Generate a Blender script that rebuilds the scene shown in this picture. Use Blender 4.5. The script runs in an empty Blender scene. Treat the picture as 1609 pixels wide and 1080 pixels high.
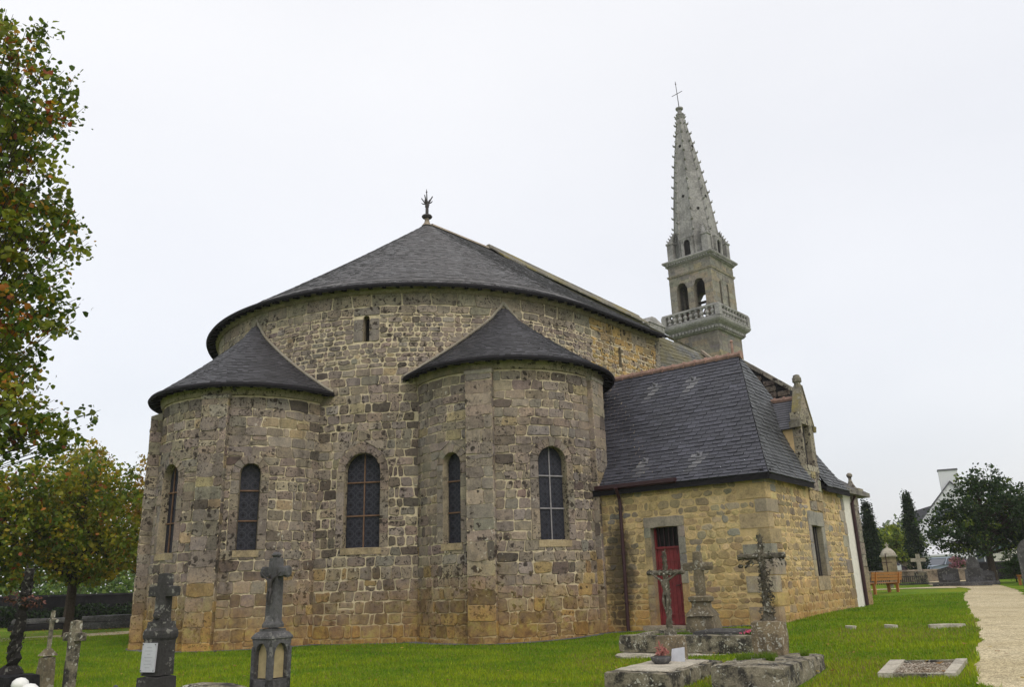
import bpy, bmesh, math, random
import numpy as np
from mathutils import Vector, Matrix
R_ = math.radians
SC = bpy.context.scene
COL = SC.collection
rng = np.random.default_rng(7)
random.seed(7)

# ------------------------------------------------------------------ camera
EYE = Vector((0, 0, 1.1))
F_PX, PITCH, ROLL = 1266.58, R_(16.894), R_(-1.7426)
cam = bpy.data.cameras.new('camera'); camo = bpy.data.objects.new('camera', cam); COL.objects.link(camo)
cam.sensor_width = 36; cam.sensor_fit = 'HORIZONTAL'; cam.lens = F_PX / 1609 * 36
cam.clip_start = .1; cam.clip_end = 3000
_f = Vector((0, math.cos(PITCH), math.sin(PITCH))); _u = Vector((0, -math.sin(PITCH), math.cos(PITCH))); _r = Vector((1, 0, 0))
_c, _s = math.cos(ROLL), math.sin(ROLL)
_r2 = _r * _c + _u * _s; _u2 = -_r * _s + _u * _c
M = Matrix.Identity(4)
for i in range(3):
    M[i][0] = _r2[i]; M[i][1] = _u2[i]; M[i][2] = -_f[i]; M[i][3] = EYE[i]
camo.matrix_world = M
SC.camera = camo

# ------------------------------------------------------------------ world, light
SUN_EL, SUN_AZ = 48, 150       # degrees; azimuth clockwise from +Y
w = bpy.data.worlds.new('World'); SC.world = w; w.use_nodes = True
nt = w.node_tree; nt.nodes.clear()
out = nt.nodes.new('ShaderNodeOutputWorld')
sky = nt.nodes.new('ShaderNodeTexSky'); sky.sky_type = 'NISHITA'; sky.sun_disc = False
sky.sun_elevation = R_(SUN_EL); sky.sun_rotation = R_(SUN_AZ); sky.dust_density = 4
bg1 = nt.nodes.new('ShaderNodeBackground'); bg1.inputs[1].default_value = .05
nt.links.new(sky.outputs[0], bg1.inputs[0])
tc = nt.nodes.new('ShaderNodeTexCoord'); nz = nt.nodes.new('ShaderNodeTexNoise')
mp = nt.nodes.new('ShaderNodeMapping'); mp.inputs['Scale'].default_value = (1, 1, 2.2); mp.inputs['Location'].default_value = (.3, 1.2, 0)
nt.links.new(tc.outputs['Generated'], mp.inputs[0]); nt.links.new(mp.outputs[0], nz.inputs['Vector'])
nz.inputs['Scale'].default_value = 1.3; nz.inputs['Detail'].default_value = 6; nz.inputs['Roughness'].default_value = .45
sx = nt.nodes.new('ShaderNodeSeparateXYZ'); nt.links.new(tc.outputs['Generated'], sx.inputs[0])
m1 = nt.nodes.new('ShaderNodeMath'); m1.operation = 'MULTIPLY_ADD'; m1.inputs[1].default_value = .95; m1.inputs[2].default_value = -.2
nt.links.new(nz.outputs[0], m1.inputs[0])
m2 = nt.nodes.new('ShaderNodeMath'); m2.operation = 'MULTIPLY_ADD'; m2.inputs[1].default_value = .55
nt.links.new(sx.outputs['Z'], m2.inputs[0]); nt.links.new(m1.outputs[0], m2.inputs[2])
m3 = nt.nodes.new('ShaderNodeMath'); m3.operation = 'MULTIPLY_ADD'; m3.inputs[1].default_value = -.16     # lighter to the left
nt.links.new(sx.outputs['X'], m3.inputs[0]); nt.links.new(m2.outputs[0], m3.inputs[2])
cr = nt.nodes.new('ShaderNodeValToRGB'); nt.links.new(m3.outputs[0], cr.inputs[0])
cr.color_ramp.elements[0].position = .12; cr.color_ramp.elements[0].color = (.75, .755, .775, 1)
cr.color_ramp.elements[1].position = .8; cr.color_ramp.elements[1].color = (1., .985, .97, 1)
e = cr.color_ramp.elements.new(.36); e.color = (.875, .868, .872, 1)
bg2 = nt.nodes.new('ShaderNodeBackground'); bg2.inputs[1].default_value = .93
nt.links.new(cr.outputs[0], bg2.inputs[0])
ad = nt.nodes.new('ShaderNodeAddShader'); nt.links.new(bg1.outputs[0], ad.inputs[0]); nt.links.new(bg2.outputs[0], ad.inputs[1])
nt.links.new(ad.outputs[0], out.inputs[0])
sl = bpy.data.lights.new('sun', 'SUN'); slo = bpy.data.objects.new('sun', sl); COL.objects.link(slo)
sl.energy = 1.0; sl.angle = R_(22); sl.color = (1, .95, .87)
_d = Vector((math.sin(R_(SUN_AZ)) * math.cos(R_(SUN_EL)), math.cos(R_(SUN_AZ)) * math.cos(R_(SUN_EL)), math.sin(R_(SUN_EL))))
slo.rotation_euler = (-_d).to_track_quat('-Z', 'Y').to_euler(); slo.location = (0, 0, 40)
SC.view_settings.view_transform = 'Standard'; SC.view_settings.look = 'None'
SC.view_settings.exposure = 0; SC.view_settings.gamma = 1
SC.cycles.max_bounces = 5; SC.cycles.diffuse_bounces = 3; SC.cycles.transparent_max_bounces = 4; SC.cycles.use_denoising = True

# ------------------------------------------------------------------ materials
def newmat(name, rough=.85, spec=.3):
    m = bpy.data.materials.new(name); m.use_nodes = True; t = m.node_tree; b = t.nodes['Principled BSDF']
    b.inputs['Roughness'].default_value = rough; b.inputs['Specular IOR Level'].default_value = spec
    return m, t, b
def N(t, kind, **kw):
    n = t.nodes.new(kind)
    for k, v in kw.items():
        if k in n.inputs.keys() if hasattr(n.inputs, 'keys') else False: n.inputs[k].default_value = v
        else: setattr(n, k, v)
    return n
def noise(t, vec, scale, detail=4, rough=.55):
    n = t.nodes.new('ShaderNodeTexNoise'); n.inputs['Scale'].default_value = scale
    n.inputs['Detail'].default_value = detail; n.inputs['Roughness'].default_value = rough
    t.links.new(vec, n.inputs['Vector']); return n.outputs[0]
def ramp(t, fac, pts):
    r = t.nodes.new('ShaderNodeValToRGB'); t.links.new(fac, r.inputs[0]); el = r.color_ramp.elements
    def c4(c): return (c, c, c, 1) if isinstance(c, (int, float)) else (*c, 1)
    el[0].position, el[0].color = pts[0][0], c4(pts[0][1]); el[1].position, el[1].color = pts[-1][0], c4(pts[-1][1])
    for p, c in pts[1:-1]:
        x = el.new(p); x.color = c4(c)
    return r.outputs[0]
def mix(t, fac, a, b, mode='MIX'):
    m = t.nodes.new('ShaderNodeMix'); m.data_type = 'RGBA'; m.blend_type = mode
    for i, v in ((0, fac), (6, a), (7, b)):
        if isinstance(v, (int, float)): m.inputs[i].default_value = v
        elif isinstance(v, tuple): m.inputs[i].default_value = (*v, 1)
        else: t.links.new(v, m.inputs[i])
    return m.outputs[2]
def math_(t, op, a, b=None, clamp=False):
    m = t.nodes.new('ShaderNodeMath'); m.operation = op; m.use_clamp = clamp
    for i, v in ((0, a), (1, b)):
        if v is None: continue
        if isinstance(v, (int, float)): m.inputs[i].default_value = v
        else: t.links.new(v, m.inputs[i])
    return m.outputs[0]
def bump(t, b, h, strength=.5, dist=.02):
    n = t.nodes.new('ShaderNodeBump'); n.inputs['Strength'].default_value = strength; n.inputs['Distance'].default_value = dist
    t.links.new(h, n.inputs['Height']); t.links.new(n.outputs[0], b.inputs['Normal'])
def attr(t, name='Col'):
    a = t.nodes.new('ShaderNodeAttribute'); a.attribute_name = name; return a.outputs[0]
def geo_pos(t): return t.nodes.new('ShaderNodeNewGeometry').outputs['Position']
def objc(t): return t.nodes.new('ShaderNodeTexCoord').outputs['Object']

def spots(t, pos, scale, size, mask_scale, lo, hi):
    """round lichen spots in patches: returns 0..1"""
    dz = t.nodes.new('ShaderNodeVectorMath'); dz.operation = 'MULTIPLY_ADD'
    nn = t.nodes.new('ShaderNodeTexNoise'); nn.inputs['Scale'].default_value = 9; t.links.new(pos, nn.inputs['Vector'])
    t.links.new(nn.outputs['Color'], dz.inputs[0]); dz.inputs[1].default_value = (.22,) * 3; t.links.new(pos, dz.inputs[2])
    v = t.nodes.new('ShaderNodeTexVoronoi'); v.inputs['Scale'].default_value = scale; t.links.new(dz.outputs[0], v.inputs['Vector'])
    s = t.nodes.new('ShaderNodeSeparateColor'); t.links.new(v.outputs['Color'], s.inputs[0])
    rad = math_(t, 'MULTIPLY', s.outputs[0], size)
    d = math_(t, 'SUBTRACT', rad, v.outputs['Distance'])
    on = math_(t, 'MULTIPLY', d, 9., True)
    mk = ramp(t, noise(t, pos, mask_scale, 3), [(lo, 0.), (hi, 1.)])
    return math_(t, 'MULTIPLY', on, mk)

def streaks(t, pos):
    """damp runs down the wall, crossing stones and joints alike"""
    k = t.nodes.new('ShaderNodeVectorMath'); k.operation = 'MULTIPLY'; k.inputs[1].default_value = (1.6, 1.6, .22); t.links.new(pos, k.inputs[0])
    return ramp(t, noise(t, k.outputs[0], 1.5, 7, .7), [(.54, 0.), (.70, .45)])
def pipe_stain(t, pos, c):
    """black damp algae beside the rainwater pipe of the annex"""
    s = t.nodes.new('ShaderNodeVectorMath'); s.operation = 'SUBTRACT'; s.inputs[1].default_value = (2.85, 23.3, 1.3); t.links.new(pos, s.inputs[0])
    k = t.nodes.new('ShaderNodeVectorMath'); k.operation = 'MULTIPLY'; k.inputs[1].default_value = (1, 1, .30); t.links.new(s.outputs[0], k.inputs[0])
    L = t.nodes.new('ShaderNodeVectorMath'); L.operation = 'LENGTH'; t.links.new(k.outputs[0], L.inputs[0])
    d = math_(t, 'ADD', L.outputs['Value'], math_(t, 'MULTIPLY', noise(t, pos, 3, 6, .7), .9))
    return mix(t, math_(t, 'MULTIPLY', ramp(t, d, [(.80, 1.), (1., .0)]), .8), c, (.045, .038, .03))
def masonry(name, dark=(.045, .036, .03), spot=1., stain=True):
    m, t, b = newmat(name, .9, .2)
    pos = geo_pos(t); c = attr(t)
    n1 = noise(t, pos, 3.5, 6, .65); n2 = noise(t, pos, 22, 5, .7)
    c = mix(t, 1., c, ramp(t, n1, [(.28, (.62, .62, .64)), (.5, 1.), (.75, (1.3, 1.25, 1.15))]), 'MULTIPLY')
    c = mix(t, 1., c, ramp(t, n2, [(.3, .66), (.52, 1.), (.75, 1.22)]), 'MULTIPLY')
    # broad grey-black weathering patches
    wz = ramp(t, noise(t, pos, .42, 5, .6), [(.50, 0.), (.68, .5)])
    c = mix(t, streaks(t, pos), c, (.05, .043, .036)) if 'annex' not in name else c
    c = mix(t, wz, c, mix(t, 1., c, (.42, .40, .42), 'MULTIPLY'))
    if spot:
        c = mix(t, math_(t, 'MULTIPLY', spots(t, pos, 6.5, .55, .45, .44, .53), .95 * spot), c, dark)
        c = mix(t, math_(t, 'MULTIPLY', spots(t, pos, 14, .58, .6, .43, .53), .9 * spot), c, dark)
        c = mix(t, math_(t, 'MULTIPLY', spots(t, pos, 7, .3, 1.1, .56, .64), .6), c, (.62, .6, .5))
    if stain:  # rust and ochre lichen creeping up from the soil
        sx = t.nodes.new('ShaderNodeSeparateXYZ'); t.links.new(pos, sx.inputs[0])
        hz = math_(t, 'ADD', sx.outputs['Z'], math_(t, 'MULTIPLY', noise(t, pos, 1.1, 5, .6), -2.1))
        hz = math_(t, 'ADD', hz, math_(t, 'MULTIPLY', noise(t, pos, 5.5, 6, .75), -1.3))
        hz = math_(t, 'ADD', hz, .62)
        hz2 = t.nodes.new('ShaderNodeMapRange'); t.links.new(hz, hz2.inputs[0])
        hz2.inputs[1].default_value = -1.35; hz2.inputs[2].default_value = .7; hz2.inputs[3].default_value = .85; hz2.inputs[4].default_value = 0
        oc = ramp(t, noise(t, pos, 3.4, 7, .75), [(.32, (.09, .055, .028)), (.43, (.20, .115, .04)), (.53, (.33, .21, .055)), (.63, (.44, .37, .08))])
        oc = mix(t, .35, oc, mix(t, 1., c, (1.3, .85, .35), 'MULTIPLY'))
        c = mix(t, hz2.outputs[0], c, oc)
    c = pipe_stain(t, pos, c) if 'annex' in name else c
    t.links.new(c, b.inputs['Base Color'])
    bump(t, b, mix(t, .5, n1, n2), .8, .03)
    return m
def mortar_mat(name, col, col2, dirt=(.20, .15, .09)):
    m, t, b = newmat(name, .95, .1)
    pos = geo_pos(t); n1 = noise(t, pos, 5, 6, .7); n2 = noise(t, pos, 40, 4, .7)
    c = mix(t, ramp(t, n1, [(.3, 0.), (.7, 1.)]), col, col2)
    c = mix(t, ramp(t, noise(t, pos, .5, 4, .6), [(.50, 0.), (.68, .6)]), c, dirt)
    c = mix(t, ramp(t, noise(t, pos, 7, 4, .7), [(.50, 0.), (.68, .45)]), c, dirt)
    c = pipe_stain(t, pos, c) if 'annex' in name else mix(t, streaks(t, pos), c, (.20, .17, .125))
    sx = t.nodes.new('ShaderNodeSeparateXYZ'); t.links.new(pos, sx.inputs[0])
    hz = math_(t, 'ADD', sx.outputs['Z'], math_(t, 'MULTIPLY', noise(t, pos, 1.1, 5, .6), -2.3))
    h2 = t.nodes.new('ShaderNodeMapRange'); t.links.new(hz, h2.inputs[0])
    h2.inputs[1].default_value = -1.25; h2.inputs[2].default_value = .2; h2.inputs[3].default_value = .85; h2.inputs[4].default_value = 0
    c = mix(t, h2.outputs[0], c, (.38, .27, .12))
    t.links.new(c, b.inputs['Base Color']); bump(t, b, n2, 1., .02)
    return m
def plain(name, col, rough=.8, spec=.3, var=.25, scale=8, metal=0, bmp=.25):
    m, t, b = newmat(name, rough, spec); b.inputs['Metallic'].default_value = metal
    pos = objc(t); n1 = noise(t, pos, scale, 5, .65)
    c = mix(t, 1., tuple(col), ramp(t, n1, [(.3, 1 - var), (.7, 1 + var)]), 'MULTIPLY')
    t.links.new(c, b.inputs['Base Color']); bump(t, b, n1, bmp, .01)
    return m
def old_stone(name, col, dark=(.03, .028, .027), pale=(.5, .49, .42), dk=.5, pl=.5, moss=0., scale=1.):
    m, t, b = newmat(name, .92, .2)
    pos = geo_pos(t); n1 = noise(t, pos, 3 * scale, 6, .7); n2 = noise(t, pos, 30 * scale, 5, .75)
    c = mix(t, 1., tuple(col), ramp(t, n2, [(.3, .6), (.5, 1.), (.72, 1.35)]), 'MULTIPLY')
    c = mix(t, math_(t, 'MULTIPLY', ramp(t, n1, [(.46, 0.), (.58, 1.)]), dk), c, dark)
    c = mix(t, math_(t, 'MULTIPLY', spots(t, pos, 14 * scale, .5, 2.2, .44, .52), pl), c, pale)
    c = mix(t, math_(t, 'MULTIPLY', spots(t, pos, 24 * scale, .5, 3.2, .5, .58), pl * .8), c, pale)
    if moss: c = mix(t, math_(t, 'MULTIPLY', ramp(t, noise(t, pos, 1.3 * scale, 5, .7), [(.5, 0.), (.62, 1.)]), moss), c, (.22, .18, .04))
    t.links.new(c, b.inputs['Base Color']); bump(t, b, n2, .7, .02)
    return m
def slate_mat(name, moss=0.):
    m, t, b = newmat(name, .5, .45)
    pos = geo_pos(t); c = attr(t); n1 = noise(t, pos, 1.2, 5, .6); n2 = noise(t, pos, 18, 4, .6)
    c = mix(t, 1., c, ramp(t, n1, [(.3, .78), (.7, 1.25)]), 'MULTIPLY')
    c = mix(t, 1., c, ramp(t, n2, [(.3, .8), (.7, 1.2)]), 'MULTIPLY')
    if moss: c = mix(t, math_(t, 'MULTIPLY', ramp(t, noise(t, pos, .7, 5, .7), [(.42, 0.), (.58, 1.)]), moss), c, (.17, .14, .035))
    t.links.new(c, b.inputs['Base Color']); bump(t, b, n2, .3, .006)
    t.links.new(ramp(t, n1, [(.3, .42), (.7, .7)]), b.inputs['Roughness'])
    return m
def leaf_mat(name):
    m = bpy.data.materials.new(name); m.use_nodes = True; t = m.node_tree; t.nodes.clear()
    o = t.nodes.new('ShaderNodeOutputMaterial'); c = attr(t)
    d = t.nodes.new('ShaderNodeBsdfPrincipled'); d.inputs['Roughness'].default_value = .55; d.inputs['Specular IOR Level'].default_value = .25
    t.links.new(c, d.inputs['Base Color'])
    tr = t.nodes.new('ShaderNodeBsdfTranslucent'); t.links.new(mix(t, 1., c, (1.3, 1.25, .7), 'MULTIPLY'), tr.inputs[0])
    mx = t.nodes.new('ShaderNodeMixShader'); mx.inputs[0].default_value = .38
    t.links.new(d.outputs[0], mx.inputs[1]); t.links.new(tr.outputs[0], mx.inputs[2]); t.links.new(mx.outputs[0], o.inputs[0])
    return m

MAT = {}
MAT['apse'] = masonry('apse_stone', dark=(.04, .032, .027))
MAT['apse_mortar'] = mortar_mat('apse_mortar', (.70, .605, .43), (.53, .45, .30), dirt=(.27, .225, .155))
MAT['annex'] = masonry('annex_stone', spot=.0)
MAT['annex_mortar'] = mortar_mat('annex_mortar', (.64, .49, .26), (.53, .39, .19), (.42, .32, .17))
MAT['tower'] = masonry('tower_stone', spot=.35, stain=False)
MAT['tower_mortar'] = mortar_mat('tower_mortar', (.33, .30, .24), (.26, .24, .20))
MAT['dressed'] = old_stone('dressed_stone', (.29, .24, .185), dk=.35, pl=.25, scale=.7)
MAT['sill'] = old_stone('pale_sill_stone', (.36, .285, .175), dk=.35, pl=.15, scale=.6)
MAT['coping'] = old_stone('mossy_coping', (.19, .175, .14), dk=.4, pl=.4, moss=.7, scale=.6)
MAT['spire'] = old_stone('spire_stone', (.29, .285, .27), dk=.35, pl=.25, moss=.0, scale=.3)
MAT['slate'] = slate_mat('roof_slate')
MAT['slate_moss'] = slate_mat('mossy_roof_slate', .55)
MAT['lead'] = plain('dark_eave_board', (.014, .013, .015), .8, .12)
MAT['maroon'] = plain('maroon_paint', (.032, .010, .013), .5, .4, .15)
MAT['door'] = plain('red_door_paint', (.18, .024, .027), .6, .35, .38, 3.2)
MAT['terracotta'] = plain('ridge_tile', (.27, .175, .14), .85, .2, .35, 5)
MAT['iron'] = plain('iron', (.05, .045, .045), .7, .3)
MAT['rustbar'] = plain('rusty_window_bar', (.16, .095, .06), .8, .2)
MAT['greybar'] = plain('grey_window_bar', (.24, .23, .24), .7, .2)
MAT['darkvoid'] = plain('shaded_interior', (.02, .019, .018), .9, .1)
MAT['white'] = plain('white_render', (.66, .64, .57), .9, .2, .1)
MAT['plaster'] = plain('ochre_plaster', (.55, .40, .22), .9, .2, .15)
MAT['bronze'] = plain('bell_bronze', (.16, .07, .035), .5, .4)
MAT['black_granite'] = old_stone('black_weathered_granite', (.06, .058, .056), dk=.5, pl=.32)
MAT['grey_granite'] = old_stone('grey_granite', (.10, .098, .10), dk=.5, pl=.2)
MAT['tomb'] = old_stone('lichen_tomb_stone', (.22, .195, .14), dark=(.028, .026, .025), dk=.92, pl=.8, scale=1.3)
MAT['tomb_top'] = old_stone('pale_tomb_top', (.46, .42, .34), dk=.3, pl=.5)
MAT['cross_stone'] = old_stone('tan_cross_stone', (.17, .14, .09), dk=.45, pl=.4)
MAT['rust_stone'] = old_stone('rusty_pedestal_stone', (.235, .185, .115), dk=.5, pl=.8, scale=1.3)
MAT['crust'] = old_stone('crusted_iron', (.13, .115, .085), dk=.6, pl=.7)
MAT['crust_dark'] = old_stone('dark_crusted_iron', (.02, .018, .017), dk=.4, pl=.25)
MAT['plaque'] = plain('plaque_marble', (.46, .47, .50), .5, .4, .1)
MAT['niche'] = plain('niche_panel', (.36, .29, .16), .85, .2, .3, 6)
MAT['white_ceramic'] = plain('white_ceramic', (.75, .75, .72), .4, .5, .06)
MAT['bench'] = plain('varnished_bench_wood', (.34, .13, .03), .45, .5, .3, 9)
MAT['bark'] = plain('bark', (.05, .04, .03), .95, .1, .4, 12, bmp=.8)
MAT['leaf'] = leaf_mat('leaves')
MAT['flat_white'] = plain('white_wall_paint', (.62, .63, .65), .9, .2, .05)
MAT['house_roof'] = plain('house_slate_roof', (.10, .10, .115), .7, .3, .2)
MAT['glass'] = plain('window_glass', (.06, .07, .09), .15, .6, .1)
MAT['rubblewall'] = old_stone('rubble_boundary_wall', (.22, .18, .13), dk=.6, pl=.3)
MAT['darkwall'] = old_stone('dark_boundary_wall', (.012, .0115, .013), dk=.5, pl=.0)
MAT['tyre'] = plain('tyre', (.02, .02, .02), .9, .2)

# leaded window pane: ornamental lattice of pale lead on dark glass, in UV (metres)
def pane_mat(name, style):
    m, t, b = newmat(name, .5, .25)
    uv = t.nodes.new('ShaderNodeUVMap').outputs[0]
    s = t.nodes.new('ShaderNodeSeparateXYZ'); t.links.new(uv, s.inputs[0])
    k = math.pi / .14
    x, y = s.outputs[0], s.outputs[1]
    a1 = math_(t, 'SINE', math_(t, 'MULTIPLY', math_(t, 'ADD', x, y), k)); a2 = math_(t, 'SINE', math_(t, 'MULTIPLY', math_(t, 'SUBTRACT', x, y), k))
    l1 = math_(t, 'LESS_THAN', math_(t, 'ABSOLUTE', a1), .17); l2 = math_(t, 'LESS_THAN', math_(t, 'ABSOLUTE', a2), .17)
    # rings
    fx = math_(t, 'SUBTRACT', math_(t, 'FRACT', math_(t, 'MULTIPLY', x, 1 / .28)), .5); fy = math_(t, 'SUBTRACT', math_(t, 'FRACT', math_(t, 'MULTIPLY', y, 1 / .28)), .5)
    rr = math_(t, 'SQRT', math_(t, 'ADD', math_(t, 'MULTIPLY', fx, fx), math_(t, 'MULTIPLY', fy, fy)))
    ring = math_(t, 'LESS_THAN', math_(t, 'ABSOLUTE', math_(t, 'SUBTRACT', rr, .38)), .045)
    dot = math_(t, 'LESS_THAN', rr, .13)
    g = math_(t, 'MAXIMUM', ring, math_(t, 'MAXIMUM', l1, l2)) if style else math_(t, 'MAXIMUM', l1, l2)
    n = noise(t, uv, 6, 3)
    base = mix(t, n, (.022, .024, .036), (.010, .011, .018))
    c = mix(t, math_(t, 'MULTIPLY', g, .5), base, (.060, .058, .070))
    c = mix(t, dot, c, (.005, .005, .008))
    t.links.new(c, b.inputs['Base Color']); bump(t, b, g, .4, .01)
    return m
MAT['pane'] = pane_mat('leaded_glass', True); MAT['pane2'] = pane_mat('leaded_glass_fine', False)

# ------------------------------------------------------------------ mesh helpers
class MB:
    def __init__(s): s.v = []; s.f = []; s.m = []; s.c = []; s.uv = []
    def vert(s, p): s.v.append(tuple(p)); return len(s.v) - 1
    def face(s, idx, m=0, c=(.5, .5, .5), uv=None): s.f.append(tuple(idx)); s.m.append(m); s.c.append(c); s.uv.append(uv)
    def poly(s, pts, m=0, c=(.5, .5, .5), uv=None): s.face([s.vert(p) for p in pts], m, c, uv)
    def prism(s, bot, top, m=0, c=(.5, .5, .5)):
        n = len(bot); B = [s.vert(p) for p in bot]; T = [s.vert(p) for p in top]
        s.face(B[::-1], m, c); s.face(T, m, c)
        for i in range(n): j = (i + 1) % n; s.face((B[i], B[j], T[j], T[i]), m, c)
    def box(s, x0, x1, y0, y1, z0, z1, m=0, c=(.5, .5, .5), tr=None, taper=0, bev=0):
        f = tr or (lambda p: p)
        if bev:
            b = bev
            rings = []
            for z, i in ((z0, 0), (z1 - b, 0), (z1, b)):
                rings.append([f((x0 + i + taper * (z > z0), y0 + i + taper * (z > z0), z)), f((x1 - i - taper * (z > z0), y0 + i + taper * (z > z0), z)),
                              f((x1 - i - taper * (z > z0), y1 - i - taper * (z > z0), z)), f((x0 + i + taper * (z > z0), y1 - i - taper * (z > z0), z))])
            s.prism(rings[0], rings[1], m, c); s.loft(rings[1:], m, c); s.poly(rings[2], m, c); return
        t = taper
        s.prism([f((x0, y0, z0)), f((x1, y0, z0)), f((x1, y1, z0)), f((x0, y1, z0))], [f((x0 + t, y0 + t, z1)), f((x1 - t, y0 + t, z1)), f((x1 - t, y1 - t, z1)), f((x0 + t, y1 - t, z1))], m, c)
    def loft(s, rings, m=0, c=(.5, .5, .5), closed=True):
        ids = [[s.vert(p) for p in r] for r in rings]; n = len(rings[0])
        for a, b in zip(ids, ids[1:]):
            for i in range(n if closed else n - 1):
                j = (i + 1) % n; s.face((a[i], a[j], b[j], b[i]), m, c)
    def lathe(s, o, prof, n=16, m=0, c=(.5, .5, .5), tr=None, rot=0):
        f = tr or (lambda p: p)
        rings = [[f((o[0] + r * math.cos(2 * math.pi * k / n + rot), o[1] + r * math.sin(2 * math.pi * k / n + rot), o[2] + z)) for k in range(n)] for r, z in prof]
        s.loft(rings, m, c); s.poly(rings[0][::-1], m, c); s.poly(rings[-1], m, c)
    def tube(s, pts, r, n=7, m=0, c=(.5, .5, .5)):
        pts = [Vector(p) for p in pts]; rr = r if isinstance(r, (list, tuple)) else [r] * len(pts)
        rings = []
        for i, p in enumerate(pts):
            d = (pts[min(i + 1, len(pts) - 1)] - pts[max(i - 1, 0)]).normalized()
            up = Vector((0, 0, 1)) if abs(d.z) < .9 else Vector((1, 0, 0))
            x = d.cross(up).normalized(); y = d.cross(x)
            rings.append([p + (x * math.cos(2 * math.pi * k / n) + y * math.sin(2 * math.pi * k / n)) * rr[i] for k in range(n)])
        s.loft(rings, m, c); s.poly(rings[0], m, c); s.poly(rings[-1], m, c)
    def build(s, name, mats, parent=None, smooth=False):
        me = bpy.data.meshes.new(name); me.from_pydata(s.v, [], s.f)
        for mt in (mats if isinstance(mats, (list, tuple)) else [mats]): me.materials.append(mt)
        me.polygons.foreach_set('material_index', s.m)
        if smooth: me.polygons.foreach_set('use_smooth', [True] * len(s.f))
        ca = me.color_attributes.new('Col', 'FLOAT_COLOR', 'CORNER')
        lens = np.array([len(f) for f in s.f]); cc = np.ones((lens.sum(), 4), np.float32)
        cc[:, :3] = np.repeat(np.array(s.c, np.float32), lens, axis=0)
        ca.data.foreach_set('color', cc.ravel())
        if any(u is not None for u in s.uv):
            ul = me.uv_layers.new(name='UVMap'); arr = []
            for f, u in zip(s.f, s.uv): arr += list(u) if u is not None else [(0, 0)] * len(f)
            ul.data.foreach_set('uv', np.array(arr, np.float32).ravel())
        me.update()
        o = bpy.data.objects.new(name, me); COL.objects.link(o)
        if parent is not None:
            o.parent = parent
            o.matrix_parent_inverse = WORLD(parent).inverted()
        return o
_wm = {}
def WORLD(o):
    m = o.matrix_basis.copy(); p = o.parent
    if p is not None: m = WORLD(p) @ o.matrix_parent_inverse @ m
    return m
def npmesh(name, V, Fq, cols, mat, parent=None):
    """V (n,3); Fq (m,k) faces; cols (m,3)"""
    me = bpy.data.meshes.new(name); k = Fq.shape[1]; m = len(Fq)
    me.vertices.add(len(V)); me.vertices.foreach_set('co', V.astype(np.float32).ravel())
    me.loops.add(m * k); me.loops.foreach_set('vertex_index', Fq.astype(np.int32).ravel())
    me.polygons.add(m); me.polygons.foreach_set('loop_start', np.arange(0, m * k, k, dtype=np.int32))
    me.polygons.foreach_set('loop_total', np.full(m, k, dtype=np.int32))
    me.update(calc_edges=True)
    ca = me.color_attributes.new('Col', 'FLOAT_COLOR', 'CORNER'); cc = np.ones((m * k, 4), np.float32); cc[:, :3] = np.repeat(cols, k, axis=0)
    ca.data.foreach_set('color', cc.ravel()); me.materials.append(mat)
    o = bpy.data.objects.new(name, me); COL.objects.link(o)
    if parent is not None: o.parent = parent; o.matrix_parent_inverse = WORLD(parent).inverted()
    return o
def tag(o, label=None, cat=None, group=None, kind=None):
    if label: o['label'] = label
    if cat: o['category'] = cat
    if group: o['group'] = group
    if kind: o['kind'] = kind
    return o
def thing(name, loc, label, cat, rz=0, group=None):
    o = bpy.data.objects.new(name, None); COL.objects.link(o); o.location = loc; o.rotation_euler = (0, 0, rz); o.empty_display_size = .3
    return tag(o, label, cat, group)
def local(o):
    m = WORLD(o); return lambda p: m @ Vector(p)

def ss(t): t = min(1, max(0, t)); return t * t * (3 - 2 * t)
def G(x, y):
    r = .015 * max(0, min(y, 55) - 25) * ss((x - 8) / 10)
    return r - .3 + .5 * ss((x + 1) / 11) + (.005 * (min(y, 60) - 20) if y > 20 else .012 * (y - 20))

# ------------------------------------------------------------------ plan of the church
TH, TH2 = R_(41.5036), R_(37.6947)
AX = Vector((math.sin(TH), math.cos(TH), 0)); NX = Vector((AX.y, -AX.x, 0))
A2 = Vector((math.sin(TH2), math.cos(TH2), 0)); N2 = Vector((A2.y, -A2.x, 0))
DC, DR, HE, HA = Vector((-3.547, 32.094, 0)), 8.093, 10.366, 16.42
C1, R1, H1 = Vector((-8.40, 25.779, 0)), 2.80, 7.035
C2, R2, H2 = Vector((-.198, 25.294, 0)), 2.983, 7.403
OV = .42
UP = Vector((0, 0, 1))
ZB = -.42   # wall foot, below the turf

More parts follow.
